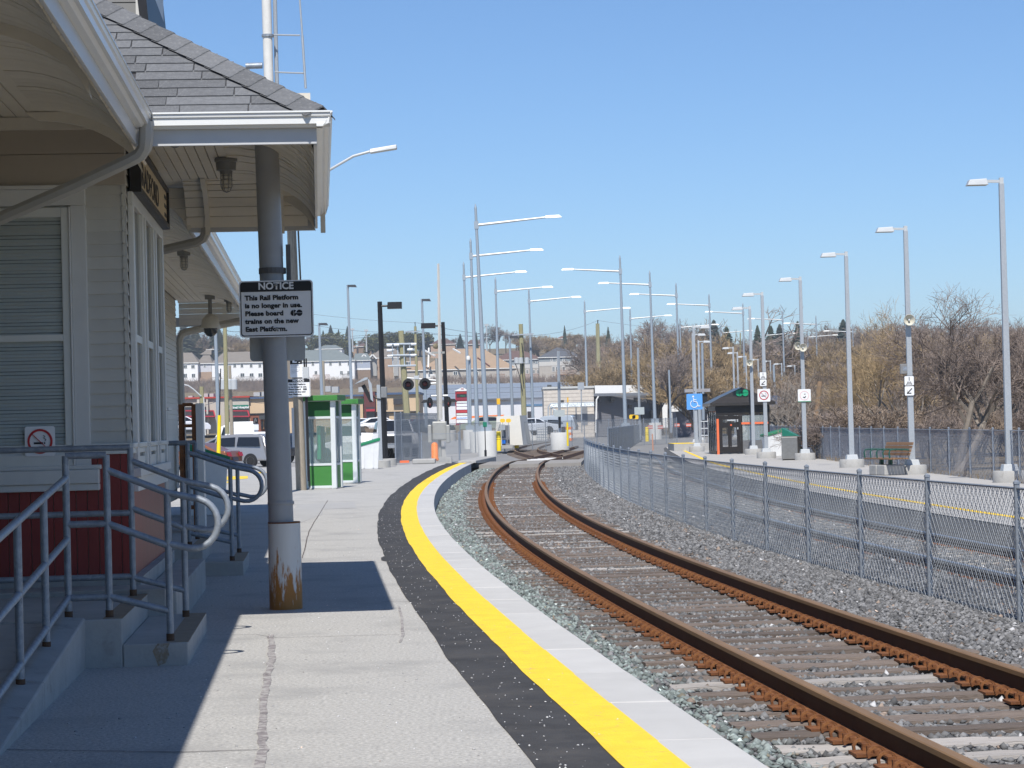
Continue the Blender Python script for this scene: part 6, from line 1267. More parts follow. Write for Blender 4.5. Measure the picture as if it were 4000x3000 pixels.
for xl,xr,yt,yb in ((700,760,1632,1690),(790,815,1635,1685),(893,972,1632,1672)): pbox(t,xl,xr,yt,yb,Yp-.05,.2,m_pw,'shop_window')
pbox(t,890,971,1582,1598,Yp-.5,.3,M('sign green',(.012,.17,.11),.5),'sign_board'); lettering('Animal Hospital',.44,m_signw,t,tuple(A(895,1596,Yp-.55)),bold=.02,name='sign_lettering')
pbox(t,975,1060,1614,1620,Yp+.2,.3,m_black,'dark_band'); pbox(t,978,1060,1620,1690,Yp+.3,.2,M('plaza brick',(.22,.08,.05),.9),'brick_pier'); pbox(t,1012,1058,1622,1638,Yp-1.2,1.4,M('charcoal awning',(.05,.055,.06),.8),'awning'); pbox(t,1020,1058,1646,1676,Yp+.0,.2,m_pw,'shop_window')
for xl,xr in ((1028,1032),(1038,1044)): pbox(t,xl,xr,1640,1675,Yp-.3,.2,M('orange brown trim',(.4,.2,.07),.7),'door_post')
pbox(t,1430,1464,1590,1640,Yp-.8,.2,m_pw,'entrance_glazing'); pbox(t,1430,1464,1598,1607,Yp-1.4,.8,m_awr,'red_canopy'); pbox(t,1433,1462,1640,1672,Yp-.9,.2,m_pw,'doors')
pbox(t,1420,1640,1608,1614,Yp+.2,.3,m_black,'dark_band')
for xl,xr in ((1540,1580),(1500,1520)): pbox(t,xl,xr,1620,1660,Yp+.3,.2,m_pw,'shop_window')
for xl,xr,yt,yb in ((990,1015,1532,1548),(1022,1040,1530,1547),(795,812,1537,1554),(818,834,1537,1553),(735,752,1546,1556),(1270,1292,1508,1530),(1295,1322,1510,1534),(1400,1420,1512,1532)): pbox(t,xl,xr,yt,yb,Yp+4,2,M('rooftop unit',(.42,.42,.41),.6,.2),'rooftop_unit')
# arena with the long grey roof
Ya=380; t=wthing('arena_building','very long low arena with a pale blue grey metal roof and white wall','building',A(1590,1645,Ya))
m_ar=M('blue grey metal roof',(.30,.335,.375),.45,.2,var=.04,scale=.3)
a,b_=A(1555,1575,Ya),A(2900,1535,Ya); zr=A(2000,1497,Ya+26).z; ze=A(1900,1558,Ya).z; zb=A(1900,1645,Ya).z
MB().box(a.x+1.5,b_.x,Ya,Ya+50,zb-2,ze).build('wall',M('arena white wall',(.66,.67,.70),.7,var=.03,scale=.2),t)
rb=MB()
for i in range(8):
    u0,u1=i/8,(i+1)/8; zz=lambda u:ze+(zr-ze)*(1-(1-u)**1.6)
    rb.add([(a.x+u0*3,Ya-.6+u0*26,zz(u0)),(b_.x,Ya-.6+u0*26,zz(u0)),(b_.x,Ya-.6+u1*26,zz(u1)),(a.x+u1*3,Ya-.6+u1*26,zz(u1))],[(0,1,2,3)])
rb.build('roof',m_ar,t,smooth=True); MB().box(a.x,b_.x,Ya-.62,Ya-.1,ze-.25,ze+.02).build('eave_gutter',M('dark eave',(.12,.13,.15),.6),t)
for yy in (1520,1538):
    Yc_=Ya+ (26*.4 if yy==1520 else 26*.12); MB().tube(A(1650,yy+2,Yc_-1),A(2900,yy-26,Yc_-1),.05,n=4).build('snow_guard',M('dark eave',(.1,.1,.1)),t)
pbox(t,1935,2060,1628,1645,Ya-.5,.4,M('grass bank',(.12,.12,.05),.9),'grass_strip')
pbox(t,2040,2140,1578,1640,Ya-6,6,M('pale annex wall',(.62,.64,.68),.7,var=.03),'annex'); pbox(t,2055,2135,1578,1586,Ya-6.1,.1,M('annex blue stripe',(.10,.20,.33),.6),'blue_stripe'); pbox(t,2060,2075,1607,1632,Ya-6.1,.1,m_pw,'window')
t=wthing('orange_fence_roll','strip of bright orange hoarding in front of the arena wall','fence',A(1755,1640,300)); MB().hexa([A(1757,1638,300),A(1965,1626,300),A(1965,1626,300.3),A(1757,1638,300.3)],[A(1775,1628,300),A(1970,1620,300),A(1970,1620,300.3),A(1775,1628,300.3)]).build('hoarding',M('hoarding orange',(.85,.20,.03),.6),t)
# brick utility building with the grey sided wing
Yb=240; t=wthing('utility_building','pale split brick utility building with a grey sided wing and white parapet','building',A(2128,1715,Yb))
m_sb=M('split face brick',(.56,.51,.45),.9,var=.16,scale=3,bump=.4,bscale=8); m_gs=M('shaded grey ribbed siding',(.20,.205,.23),.7,var=.05)  # the wing's shade is part of the dark siding colour
a=A(2128,1720,Yb); b_=A(2318,1515,Yb); MB().box(a.x,b_.x,Yb,Yb+12,-.4,b_.z).build('brick_wall',m_sb,t); 
for k in range(14): 
    z=k*.38; MB().box(a.x-.01,b_.x+.01,Yb-.03,Yb-.001,z,z+.34).build('brick_course',m_sb,t)
MB().box(a.x-.1,b_.x+.1,Yb-.15,Yb+12,b_.z,b_.z+.2).build('coping',M('grey coping',(.48,.49,.48),.6),t)
c_=A(2325,1545,Yb+1.5); d_=A(2576,1545,Yb+9); 
MB().hexa([(b_.x+.01,Yb+1,-.4),(d_.x,Yb+8,-.4),(d_.x,Yb+14,-.4),(b_.x+.01,Yb+12,-.4)],[(b_.x+.01,Yb+1,c_.z),(d_.x,Yb+8,c_.z),(d_.x,Yb+14,c_.z),(b_.x+.01,Yb+12,c_.z)]).build('grey_wing',m_gs,t)
for k in range(16):
    z0,z1=k*.27,k*.27+.25; MB().hexa([(b_.x+.02,Yb+.95,z0),(d_.x,Yb+7.95,z0),(d_.x,Yb+8,z0),(b_.x+.02,Yb+1,z0)],[(b_.x+.02,Yb+.97,z1),(d_.x,Yb+7.97,z1),(d_.x,Yb+8,z1),(b_.x+.02,Yb+1,z1)]).build('siding_board',m_gs,t)
e0=A(2322,1548,Yb).z; MB().hexa([(b_.x+.0,Yb-.1,e0),(d_.x+1.2,Yb+6.5,e0),(d_.x+1.2,Yb+8,e0),(b_.x+.0,Yb+1,e0)],[(b_.x+.0,Yb-.1,e0+.3),(d_.x+1.2,Yb+6.5,e0+.3),(d_.x+1.2,Yb+8,e0+.3),(b_.x+.0,Yb+1,e0+.3)]).build('gutter',M('grey gutter',(.22,.235,.26),.5),t)
MB().hexa([(b_.x+.2,Yb+1.2,e0+.3),(d_.x,Yb+8.2,e0+.3),(d_.x,Yb+12,e0+.3),(b_.x+.2,Yb+10,e0+.3)],[(b_.x+.2,Yb+1.6,e0+1.15),(d_.x,Yb+8.6,e0+1.15),(d_.x,Yb+12,e0+1.15),(b_.x+.2,Yb+10,e0+1.15)]).build('white_parapet',m_white,t)
MB().path([A(2338,1548,Yb-.3),A(2330,1562,Yb-.3),A(2328,1690,Yb-.3)],.09,6).build('downspout',m_white,t)
for x,y in ((2337,1567),(2388,1563),(2480,1562),(2531,1567),(2457,1590)): a2=A(x,y,Yb+3); MB().box(a2.x-.15,a2.x+.15,a2.y-3,a2.y-.2,a2.z-.2,a2.z+.2).build('wall_lamp',m_black,t)
for x0,x1 in ((2540,2562),(2505,2512)): a2=A(x0,1604,Yb+6); b2_=A(x1,1690,Yb+6); MB().box(a2.x,b2_.x,Yb+5.2,Yb+8,b2_.z,a2.z).build('door',m_black,t)
pp=[A(2142,1690,Yb-1),A(2142,1590,Yb-1),A(2150,1577,Yb-1),A(2320,1572,Yb-1)]
for k in range(4): MB().path([p+Vector((k*.28 if i<2 else 0,-k*.05,-k*.12)) for i,p in enumerate(pp)],.08,6).build('conduit',M('bright conduit',(.55,.58,.60),.3,.5),t)
for xl,xr,yt,yb in ((2247,2254,1580,1640),(2272,2296,1580,1660)): pbox(t,xl,xr,yt,yb,Yb-.06,.03,M('vent grey',(.2,.21,.23),.6),'vent')
pbox(t,2190,2203,1563,1565,Yb-.06,.03,m_black,'louvre'); pbox(t,2190,2203,1567,1569,Yb-.06,.03,m_black,'louvre'); pbox(t,2190,2203,1571,1573,Yb-.06,.03,m_black,'louvre'); pbox(t,2138,2155,1503,1514,Yb+2,1.5,M('roof fan',(.07,.075,.08),.6),'roof_unit')
for x0,x1,yt,yb,Y,lb in ((2585,2650,1545,1650,262,'low white building partly behind the bare trees right of the grey wing'),(2640,2765,1610,1690,215,'low mauve grey shed wall behind the wheelchair sign')):
    t=wthing('shed',lb,'building',A(x0,yb,Y)); pbox(t,x0,x1,yt,yb+20,Y,5,m_white if x0<2600 else M('mauve grey wall',(.17,.165,.19),.8),'wall'); pbox(t,x0-3,x1+3,yt-4,yt,Y-.3,5.5,M('shed roof',(.2,.2,.22),.6),'roof')
# pylon sign of the plaza
Ys=260; t=wthing('pylon_sign','tall red framed plaza pylon sign with a white peaked top and many tenant panels','sign',A(1805,1655,Ys))
pbox(t,1778,1835,1528,1660,Ys,.8,M('pylon red',(.30,.02,.04),.5),'frame'); MB().prism([A(1773,1528,Ys-.1),A(1805,1513,Ys-.1),A(1838,1527,Ys-.1)],(0,1,0)).build('peak',m_white,t)
for (y0,y1,c_) in ((1530,1538,(.35,.03,.03)),(1540,1551,(.03,.03,.035)),(1553,1562,(.25,.03,.05)),(1567,1575,(.55,.62,.60)),(1577,1587,(.72,.74,.80)),(1589,1600,(.75,.76,.80)),(1602,1612,(.45,.04,.05)),(1614,1622,(.60,.66,.62)),(1624,1638,(.72,.72,.75)),(1640,1652,(.74,.74,.74))): pbox(t,1783,1830,y0,y1,Ys-.06,.05,M('tenant panel '+str(c_),c_,.5,var=.02),'tenant_panel')
lettering('440',.22,M('pylon red',(.3,.02,.04)),t,tuple(A(1800,1522,Ys-.12)),bold=.006); lettering('MINT',.24,m_green2,t,tuple(A(1798,1550,Ys-.08)),bold=.006); lettering('Animal',.2,m_signw,t,tuple(A(1792,1574,Ys-.08)),bold=.006); lettering('DAVENPORT',.20,m_blue,t,tuple(A(1785,1636,Ys-.08)),bold=.004)
# ================================================================ poles, lamps and wires of the middle distance
def pole(name,label,bx,by,tx,ty,Y,r0,r1,mat,n=8,group=None,cat='utility pole'):
    t=wthing(name,label,cat,A(bx,by,Y),group); MB().tube(A(bx,by,Y),A(tx,ty,Y),r0,r1,n=n).build('pole',mat,t,smooth=True); return t
m_bg2=M('blue grey galvanised',(.3,.35,.4))
pole('metal_pole','plain galvanised pole left of the yellow guard tube',856,1740,838,1180,150,.13,.10,m_bg2,cat='pole')
t=pole('utility_pole','greenish treated wooden pole between the galvanised pole and the sign',888,1695,876,1180,170,.17,.14,m_woodg)
t=pole('utility_pole','short wooden pole with a curved street lamp arm at the left',793,1700,787,1510,165,.17,.15,m_woodg); MB().path([A(786,1548,164.8),A(755,1520,164.8),A(735,1506,164.8),A(718,1503,164.8)],.05,6).build('lamp_arm',m_lum,t); MB().tube(A(802,1700,164.8),A(796,1552,164.8),.03).build('conduit',m_white,t)
t=pole('utility_pole','thin wooden pole with three transformer cans behind the greenish pole',906,1700,897,1428,185,.15,.12,m_wood)
for x in (871,894,914): a=A(x,1502,184.5); MB().lathe([(0,-.4),(.26,-.38),(.27,.35),(.15,.45),(0,.46)],a,12).build('transformer',m_lum,t,smooth=True)
MB().bar(A(866,1488,184.6),A(918,1486,184.6),.1,.1).build('crossarm',m_wood,t)
for (tx,ty,bx,by,Y,lb) in ((1358,1113,1378,1690,170,'galvanised lamp post with a dark head right of the telephone booths'),(1246,1262,1258,1560,230,'slim galvanised lamp post above the telephone booth roof'),(1648,1168,1666,1670,190,'galvanised lamp post with a dark head behind the crossing fence'),(1990,1312,2003,1640,300,'slim pale lamp pole before the arena')):
    t=pole('parking_lamp',lb,bx,by,tx,ty,Y,.11*Y/150,.07*Y/150,m_bg2,group='parking lot lamp posts',cat='lamp post'); p=A(tx,ty,Y); k=Y/9000; MB().hexa([p+Vector((0,-.15,-8*k)),p+Vector((36*k,-.15,-10*k)),p+Vector((36*k,.15,-10*k)),p+Vector((0,.15,-8*k))],[p+Vector((0,-.15,0)),p+Vector((30*k,-.15,0)),p+Vector((30*k,.15,0)),p+Vector((0,.15,0))]).build('lamp_head',M('dark lamp head',(.05,.055,.065),.5),t)
t=pole('utility_pole','light wooden pole strapped beside the meter cabinet right of the booths',1265,1600,1261,1410,240,.2,.17,m_wood)
# switch frame of the hydro poles
Yw=230; t=pole('utility_pole','tall treated wooden pole carrying a frame of grey switch bars',1592,1652,1566,1292,Yw,.34,.28,m_woodg)
fr=MB()
for y,x0,x1 in ((1345,1510,1625),(1368,1512,1540),(1368,1590,1620),(1389,1515,1628),(1430,1515,1625)): fr.tube(A(x0,y+ (x0-1510)*-.02,Yw-.4),A(x1,y-.02*(x1-1510),Yw-.4),.10,n=6)
for x in (1532,1553,1577,1600): fr.tube(A(x,1345,Yw-.35),A(x+3,1430,Yw-.35),.06,n=6)
fr.build('switch_frame',M('pale blue grey metal',(.42,.47,.52),.5,.2),t)
for x,y in ((1517,1349),(1545,1348),(1612,1345),(1517,1369),(1598,1366),(1520,1391),(1610,1388)): MB().tube(A(x-6,y,Yw-.6),A(x+14,y-1,Yw-.6),.13,n=8).build('insulator',M('pale insulator',(.6,.63,.66),.4),t)
t=pole('utility_pole','thin grey green pole with a spike top beside the switch frame pole',1633,1665,1622,1275,Yw+20,.18,.14,m_woodg); MB().tube(A(1622,1277,Yw+20),A(1621,1258,Yw+20),.04).build('spike',m_black,t); MB().bar(A(1560,1298,Yw+19.8),A(1640,1295,Yw+19.8),.12,.12).build('crossarm',m_galv,t)
t=pole('utility_pole','greenish pole with transformers and crossarms left of the arena annex',2048,1640,2034,1266,220,.26,.20,m_woodg)
for y,x0,x1 in ((1307,2000,2085),(1418,2010,2070)): MB().bar(A(x0,y+2,219.7),A(x1,y-3,219.7),.12,.12).build('crossarm',m_galv,t)
for x in (2018,2034,2058): a=A(x,1408,219.3); MB().lathe([(0,-.3),(.24,-.28),(.25,.25),(0,.3)],a,10).build('transformer',m_lum,t,smooth=True)
MB().path([A(2038,1340,219.5),A(2043,1380,219.5),A(2040,1450,219.5),A(2045,1500,219.5)],.05,5).path([A(2013,1420,219.5),A(2030,1470,219.5),A(2041,1530,219.5)],.04,5).build('cable',m_black,t)
t=pole('utility_pole','distant bleached pole on the hillside above the dark roof terrace',2338,1440,2334,1264,420,.42,.34,m_woodg); MB().tube(A(2335,1266,420),A(2335,1250,420),.1).build('spike',m_black,t)
for x,y,lb in ((1430,1291,'skyline floodlight mast left of the black lamp post'),(1900,1270,'skyline floodlight mast above the bare round tree'),(1376,1286,'skyline floodlight mast beside the tall spruce')):
    Y=820; t=pole('floodlight_mast',lb,x+2,1375,x,y,Y,.3,.22,m_lum,cat='lamp post'); MB().bar(A(x-7,y,Y),A(x+8,y,Y),.3,.6).build('lamp_head',m_lum,t)
t=pole('camera_pole','slim pole with a white camera between the lamp trio',1838,1640,1835,1400,170,.09,.08,m_bg2,cat='pole'); a=A(1829,1400,169.8); MB().lathe([(0,-.16),(.13,-.12),(.16,0),(.12,.16),(0,.2)],a,12).build('camera',m_white,t,smooth=True)
for i,(tx,ty,bx,by,Y,lb) in enumerate(((2613,1445,2622,1690,200,'slim galvanised pole with a small white lamp right of the grey wing'),(2743,1340,2748,1640,160,'plain galvanised pole without a lamp right of the wheelchair sign'),(3022,1425,3030,1640,170,'plain galvanised pole behind the shelter right corner'),(2892,1300,2890,1500,330,'greenish old pole behind the shelter roof'))): pole('metal_pole',lb,bx,by,tx,ty,Y,.1,.08,m_bg2 if i<3 else m_woodg,cat='pole')
def wire(pts,r,label):
    t=wthing('overhead_wire',label,'wire',pts[0],'overhead wires'); out=[]
    for p,q in zip(pts[:-1],pts[1:]):
        for i in range(10):
            u=i/10; v=p.lerp(q,u); v.z-=4*u*(1-u)*(q-p).length*.012; out.append(v)
    out.append(pts[-1]); MB().path(out,r,4).build('wire',M('overhead wire',(.14,.16,.19),.6),t)
wire([A(1150,1218,250),A(1640,1262,250),A(2335,1252,420)],.022,'topmost overhead wire crossing behind the street lamps')
wire([A(1190,1262,260),A(1575,1297,235),A(2040,1310,222)],.022,'overhead wire running to the switch frame pole crossarm')
wire([A(1190,1315,260),A(1575,1302,235)],.028,'overhead wire low over the telephone booths')
wire([A(1190,1318,262),A(1625,1290,250),A(2000,1309,222)],.022,'overhead wire just under the booth wire')
wire([A(690,1600,165),A(900,1545,184),A(1050,1575,200)],.02,'low wire in front of the animal hospital')
wire([A(880,1290,170),A(960,1290,180),A(1160,1330,250)],.022,'wire from the greenish pole towards the notice sign')
wire([A(2335,1252,420),A(2800,1300,420)],.03,'overhead wire right of the distant bleached pole')
# ================================================================ trees
m_bark=M('dark grey bark',(.085,.07,.058),.95,var=.25,scale=3); m_barkp=M('pale bark',(.22,.19,.16),.95,var=.25,scale=3)
m_tw=[M('brown twigs',(.235,.18,.135),.9,var=.2,scale=1.2,rnd=.12),M('golden willow twigs',(.30,.22,.125),.9,var=.2,scale=1.2,rnd=.12),M('mauve grey twigs',(.24,.195,.17),.9,var=.2,scale=1.2,rnd=.12),M('reddish grey twigs',(.225,.18,.155),.9,var=.2,scale=1.2)]
def bare_tree(seed,h=10.,spread=.55,levels=5,nb=(5,5,5,4,4),trunk=.28,r0=.14,up=.35,multi=1,twr=.012,lenf=.62):
    r=random.Random(seed); T=MB(); C=MB()
    def grow(p,d,L,rad,lv):
        segs=2 if lv<2 else 1; q=p; dd=d
        for k in range(segs):
            dd=(dd+Vector((r.uniform(-1,1),r.uniform(-1,1),r.uniform(-.2,.5)))*.16).normalized(); q2=q+dd*L/segs
            (T if lv<2 else C).tube(q,q2,max(twr,rad*(1-k/segs*.3)),max(twr*.55,rad*(1-(k+1)/segs*.35)),n=6 if lv<1 else (4 if lv<2 else 3),cap=False); q=q2
        if lv>=levels: return
        n=nb[min(lv,len(nb)-1)]
        for i in range(n):
            t_=r.uniform(.35,1.) if lv>0 else r.uniform(.65,1.); st=p.lerp(q,t_)
            az=r.uniform(0,6.283); sp=spread*r.uniform(.7,1.5)
            u=dd.orthogonal().normalized(); w=dd.cross(u); nd=(dd+(u*math.cos(az)+w*math.sin(az))*sp*1.25+Vector((0,0,up*.45))).normalized()
            grow(st,nd,L*lenf*r.uniform(.75,1.2),rad*.52,lv+1)
    for m_ in range(multi):
        d0=Vector((r.uniform(-.35,.35),r.uniform(-.35,.35),1)).normalized() if multi>1 else Vector((r.uniform(-.08,.08),r.uniform(-.08,.08),1))
        grow(Vector((r.uniform(-.2,.2),r.uniform(-.2,.2),-.3)) if multi>1 else Vector((0,0,-.3)),d0,h*trunk*1.2,r0,0)
    top=max(v[2] for v in C.v)
    return T,C,top
def mk_tree(seed,label,tw,bark=m_bark,name='bare_tree',**k):
    T,C,top=bare_tree(seed,**k); return T.mesh('trunk',bark),C.mesh('crown',tw),top
TV=[mk_tree(1,'',m_tw[0]),mk_tree(2,'',m_tw[2],spread=.5),mk_tree(3,'',m_tw[1],spread=.42,up=.5,multi=2,trunk=.24,r0=.11),mk_tree(4,'',m_tw[1],spread=.5,multi=3,trunk=.22,r0=.10),mk_tree(5,'',m_tw[3],spread=.62),mk_tree(6,'',m_tw[0],spread=.55,multi=2,r0=.12)]
SV=[mk_tree(11,'',m_tw[0],m_barkp,h=4,multi=7,levels=4,nb=(4,4,4,3),trunk=.33,r0=.035,twr=.009,spread=.6),mk_tree(12,'',m_tw[3],m_barkp,h=4,multi=8,levels=4,nb=(4,4,4,3),trunk=.33,r0=.03,twr=.009,spread=.75)]
CNT={}
ORD=['leftmost','second','third','fourth','fifth','sixth','seventh','eighth','ninth','tenth','eleventh','twelfth','thirteenth','fourteenth','fifteenth','sixteenth','seventeenth','eighteenth','nineteenth','twentieth']
def put_tree(v,x,ytop,Y,label,group,name='bare_tree',wide=1.,cat='tree',zg=None,meshes=None):
    me=meshes or TV[v]; p=A(x,ytop,Y); z0=gz(p.x,Y) if zg is None else zg; k=max(.25,(p.z-z0)/me[2])
    t=thing(name,label,cat,(p.x,Y,z0),random.uniform(0,6.28),group); t.scale=(k*wide,k*wide,k)
    inst('trunk',me[0],t); inst('crown',me[1],t); return t
sky_x=[2100,2250,2330,2430,2520,2600,2650,2720,2800,2880,2960,3050,3150,3250,3350,3430,3520,3620,3800,3900,4000,4100]
sky_y=[1345,1325,1310,1290,1295,1220,1210,1255,1275,1295,1315,1305,1268,1262,1235,1225,1240,1250,1235,1225,1240,1250]
rt=random.Random(77)
def near_word(x):
    for a,w in ((2420,'above the brick utility building'),(2560,'above the grey sided wing'),(2720,'above the wheelchair sign'),(2860,'left behind the shelter roof'),(3010,'right behind the shelter roof'),(3180,'behind the faded sign post'),(3340,'behind the plain lamp post'),(3560,'behind the bench lamp post'),(3900,'behind the big bare tree')):
        if x<a: return w
    return 'behind the right edge lamp post'
g1='bare trees on the far skyline'; g2='bare trees on the hillside'; g3='bare scrub trees behind the east fence'
for i in range(44):
    x=2280+i*41+rt.uniform(-14,14); y=float(np.interp(x,sky_x,sky_y))+rt.uniform(-8,26); Y=rt.uniform(430,560)
    put_tree(rt.choice([1,4,1,0,4]),x,y,Y,'grey brown bare tree on the far skyline '+near_word(x),g1,wide=rt.uniform(.9,1.3))
for i in range(48):
    x=2330+i*36+rt.uniform(-14,14); y=float(np.interp(x,sky_x,sky_y))+rt.uniform(40,95); Y=rt.uniform(280,390) if x>2480 else rt.uniform(395,440)
    put_tree(rt.choice([2,3,3,0,2,5]),x,y,Y,'golden brown bare tree half way up the slope '+near_word(x),g2,wide=rt.uniform(1.,1.45))
for i in range(40):
    x=2580+i*37+rt.uniform(-14,14); y=float(np.interp(x,sky_x,sky_y))+rt.uniform(120,200); Y=rt.uniform(190,270)
    put_tree(rt.choice([0,3,5,2,1]),x,y,Y,'bushy bare tree low on the slope '+near_word(x),'bare trees low on the slope',wide=rt.uniform(1.,1.5))
for i in range(30):
    x=3010+i*36+rt.uniform(-14,14); y=rt.uniform(1450,1540); Y=rt.uniform(135,175)
    put_tree(0,x,y,Y,'low bare scrub tree '+near_word(x),g3,name='scrub_tree',meshes=rt.choice(SV+[TV[5]]),wide=rt.uniform(1.,1.5),zg=-.4)
for i in range(22):
    x=3200+i*40+rt.uniform(-14,14); y=rt.uniform(1560,1640); p=A(x,1650,105+rt.uniform(-12,12))
    put_tree(0,x,y,p.y,'waist high tangle of bare shrub '+near_word(x),'bare shrubs against the east fence',name='bare_shrub',cat='shrub',meshes=rt.choice(SV),wide=rt.uniform(1.3,2.),zg=-.4)
# the two larger willows before the arena
for x,y,Y,v,lb in ((2395,1395,262,3,'spreading golden willow rising over the brick utility building roof'),(2320,1420,300,2,'smaller golden willow left of the tall lamp before the arena'),(2480,1400,285,2,'golden willow right of the highest left pointing lamp'),(2560,1385,290,3,'golden willow above the end of the grey wing'),(2640,1400,275,2,'golden willow left of the wheelchair sign')): put_tree(v,x,y,Y,lb,'golden willows before the arena',wide=1.35,zg=0)
big=mk_tree(31,'',m_tw[3],m_barkp,h=7.,levels=6,nb=(5,5,5,4,4,2),trunk=.23,r0=.10,twr=.004,spread=.70,up=.3,multi=2,lenf=.68)
b_t=put_tree(0,3720,1100,86,'large spreading bare tree with tangled reddish twigs right of the bench lamp post',None,meshes=big,wide=1.15,zg=-.3)
big2=mk_tree(32,'',m_tw[1],m_barkp,h=7.,levels=6,nb=(4,4,4,4,3,2),trunk=.25,r0=.07,twr=.0045,spread=.5,up=.45,multi=3,lenf=.66)
put_tree(0,3470,1150,100,'golden twigged bare tree left of the bench lamp post',None,meshes=big2,wide=.95,zg=-.3)
put_tree(0,3960,1230,110,'bare tree cut by the right picture edge behind the nearest lamp post',None,meshes=big,wide=1.1,zg=-.3)
put_tree(0,3600,1330,120,'pale twigged bare tree behind the bench lamp post',None,meshes=big2,wide=1.2,zg=-.3)
put_tree(0,3330,1400,130,'pale bare tree left of the plain lamp post',None,meshes=big2,wide=1.1,zg=-.3)
wt=mk_tree(33,'',M('whitish twigs',(.26,.225,.19),.9,var=.2),m_barkp,h=6,levels=5,multi=3,trunk=.26,r0=.05,twr=.008,spread=.6,nb=(4,3,3,3,2))
put_tree(0,3040,1430,132,'thin pale birch like tree right of the shelter',None,meshes=wt,wide=1.1,zg=-.3)
put_tree(0,3115,1520,128,'low pale bush right of the shelter behind the litter bin',None,name='bare_shrub',cat='shrub',meshes=wt,wide=1.25,zg=-.3)
put_tree(0,2960,1190,330,'dark leaning bare tree with wispy branches above the shelter',None,meshes=mk_tree(34,'',m_tw[2],m_bark,h=10,spread=.8,up=.1,multi=2,nb=(4,4,3,3,2)),wide=1.5)
# left skyline and hillside
for i in range(20):
    x=690+i*15+rt.uniform(-6,6); put_tree(rt.choice([1,4,0,5]),x,rt.uniform(1285,1330),rt.uniform(800,870),'mauve grey bare tree on the skyline over the left townhouses','bare trees over the left townhouses',wide=1.5)
for i in range(9): put_tree(3,940+i*14+rt.uniform(-5,5),rt.uniform(1320,1345),780,'golden bare tree beside the chimney of the brown hillside house','golden bare trees by the brown house',wide=1.2)
for i,(x,y) in enumerate(((1192,1305),(1205,1310),(1225,1325),(1250,1335),(1300,1335),(1330,1335),(1345,1335),(1365,1328),(1380,1330),(1405,1324),(1420,1330),(1440,1325))): put_tree(1,x,y,900,'small grey bare tree on the skyline over the green grey roof','bare trees over the green grey roof',wide=1.6)
for i,(x,y,w) in enumerate(((1940,1262,1.5),(1910,1290,1.2),(1975,1285,1.2),(2015,1290,1.2))): put_tree(1,x,y,840,('large round mauve bare tree on the skyline right of the lamp trio','smaller bare tree left in the skyline clump','smaller bare tree right in the skyline clump','bare tree at the right end of the skyline clump')[i],None,wide=w)
for i in range(20): x=2030+i*17+rt.uniform(-5,5); put_tree(rt.choice([2,5,3,2,5]),x,rt.uniform(1288,1332) if i not in(9,10) else 1330,rt.uniform(760,880),'brown bare tree on the skyline above the dark roofed terrace','bare trees above the dark roofed terrace',wide=1.7)
for i in range(14): put_tree(rt.choice([4,5]),1670+i*17,rt.uniform(1312,1345),900,'thin grey bare tree behind the brown skyline bungalow','bare trees behind the skyline bungalow')
# hillside brush below the townhouses: reads as one mass
def brush(name,xs,yt,yb,Y,n,seed,mat,hh,br=.05):
    r=random.Random(seed); b=MB()
    for i in range(n):
        x=r.uniform(*xs); v=r.random(); yy=yb+(yt-yb)*v; p=A(x,yy,Y-10*(1-v)+r.uniform(-3,3)); p.z-=.3; h=hh*r.uniform(.6,1.4)
        for k in range(3): q=p+Vector((r.uniform(-.5,.5)*h,r.uniform(-.2,.2),h*r.uniform(.6,1.))); b.tube(p,q,br,br*.4,n=3,cap=False)
    o=b.build(name,mat); o['kind']='stuff'
brush('hillside_brush',(690,1180),1495,1545,640,2600,5,m_tw[3],1.6); brush('hillside_brush',(1180,1640),1490,1530,640,2200,6,m_tw[0],1.6); brush('hillside_brush',(1690,2300),1480,1495,560,900,7,m_tw[3],1.4)
brush('trackside_brush',(1385,1480),1672,1755,128,2600,8,m_tw[0],.35,.012)
r_=random.Random(9); wb_=MB()
for i in range(1500):
    y=r_.uniform(40,135); o=5.42+abs(r_.gauss(0,.5)); p_=Vector((XP(y)+o-.1,y,ZE-.02))
    for k in range(2): wb_.tube(p_,p_+Vector((r_.uniform(-.1,.1),r_.uniform(-.1,.1),r_.uniform(.05,.25))),.006,.003,n=3,cap=False)
wo=wb_.build('dry_weeds',M('dry weeds',(.30,.22,.12),.9,var=.2)); wo['kind']='stuff'
# conifers
def conifer(seed,h=12.,w=3.6,n=1300):
    r=random.Random(seed); T=MB().tube((0,0,0),(0,0,h*.97),.22,.03,n=6); C=MB()
    for i in range(n):
        z=h*(.08+.91*r.random()**.8); rad=w*(1-z/h)**.85*r.uniform(.55,1.05)+.08; a=r.uniform(0,6.283); d=Vector((math.cos(a),math.sin(a),0)); s_=Vector((-d.y,d.x,0))
        p0=Vector((0,0,z))+d*rad*.25; tip=Vector((0,0,z-rad*.28))+d*rad; wd=.12+.20*rad
        C.add([p0+Vector((0,0,.1)),(p0+tip)/2+s_*wd+Vector((0,0,-.06)),tip,(p0+tip)/2-s_*wd+Vector((0,0,-.06))],[(0,1,2,3)])
    return T.mesh('trunk',m_bark),C.mesh('crown',M('spruce needles %d'%(seed%3),((.042,.060,.036),(.062,.068,.042),(.040,.058,.050))[seed%3],.8,var=.35,scale=1.5)),h
CV=[conifer(0),conifer(1,w=4.2),conifer(2,w=3.8)]
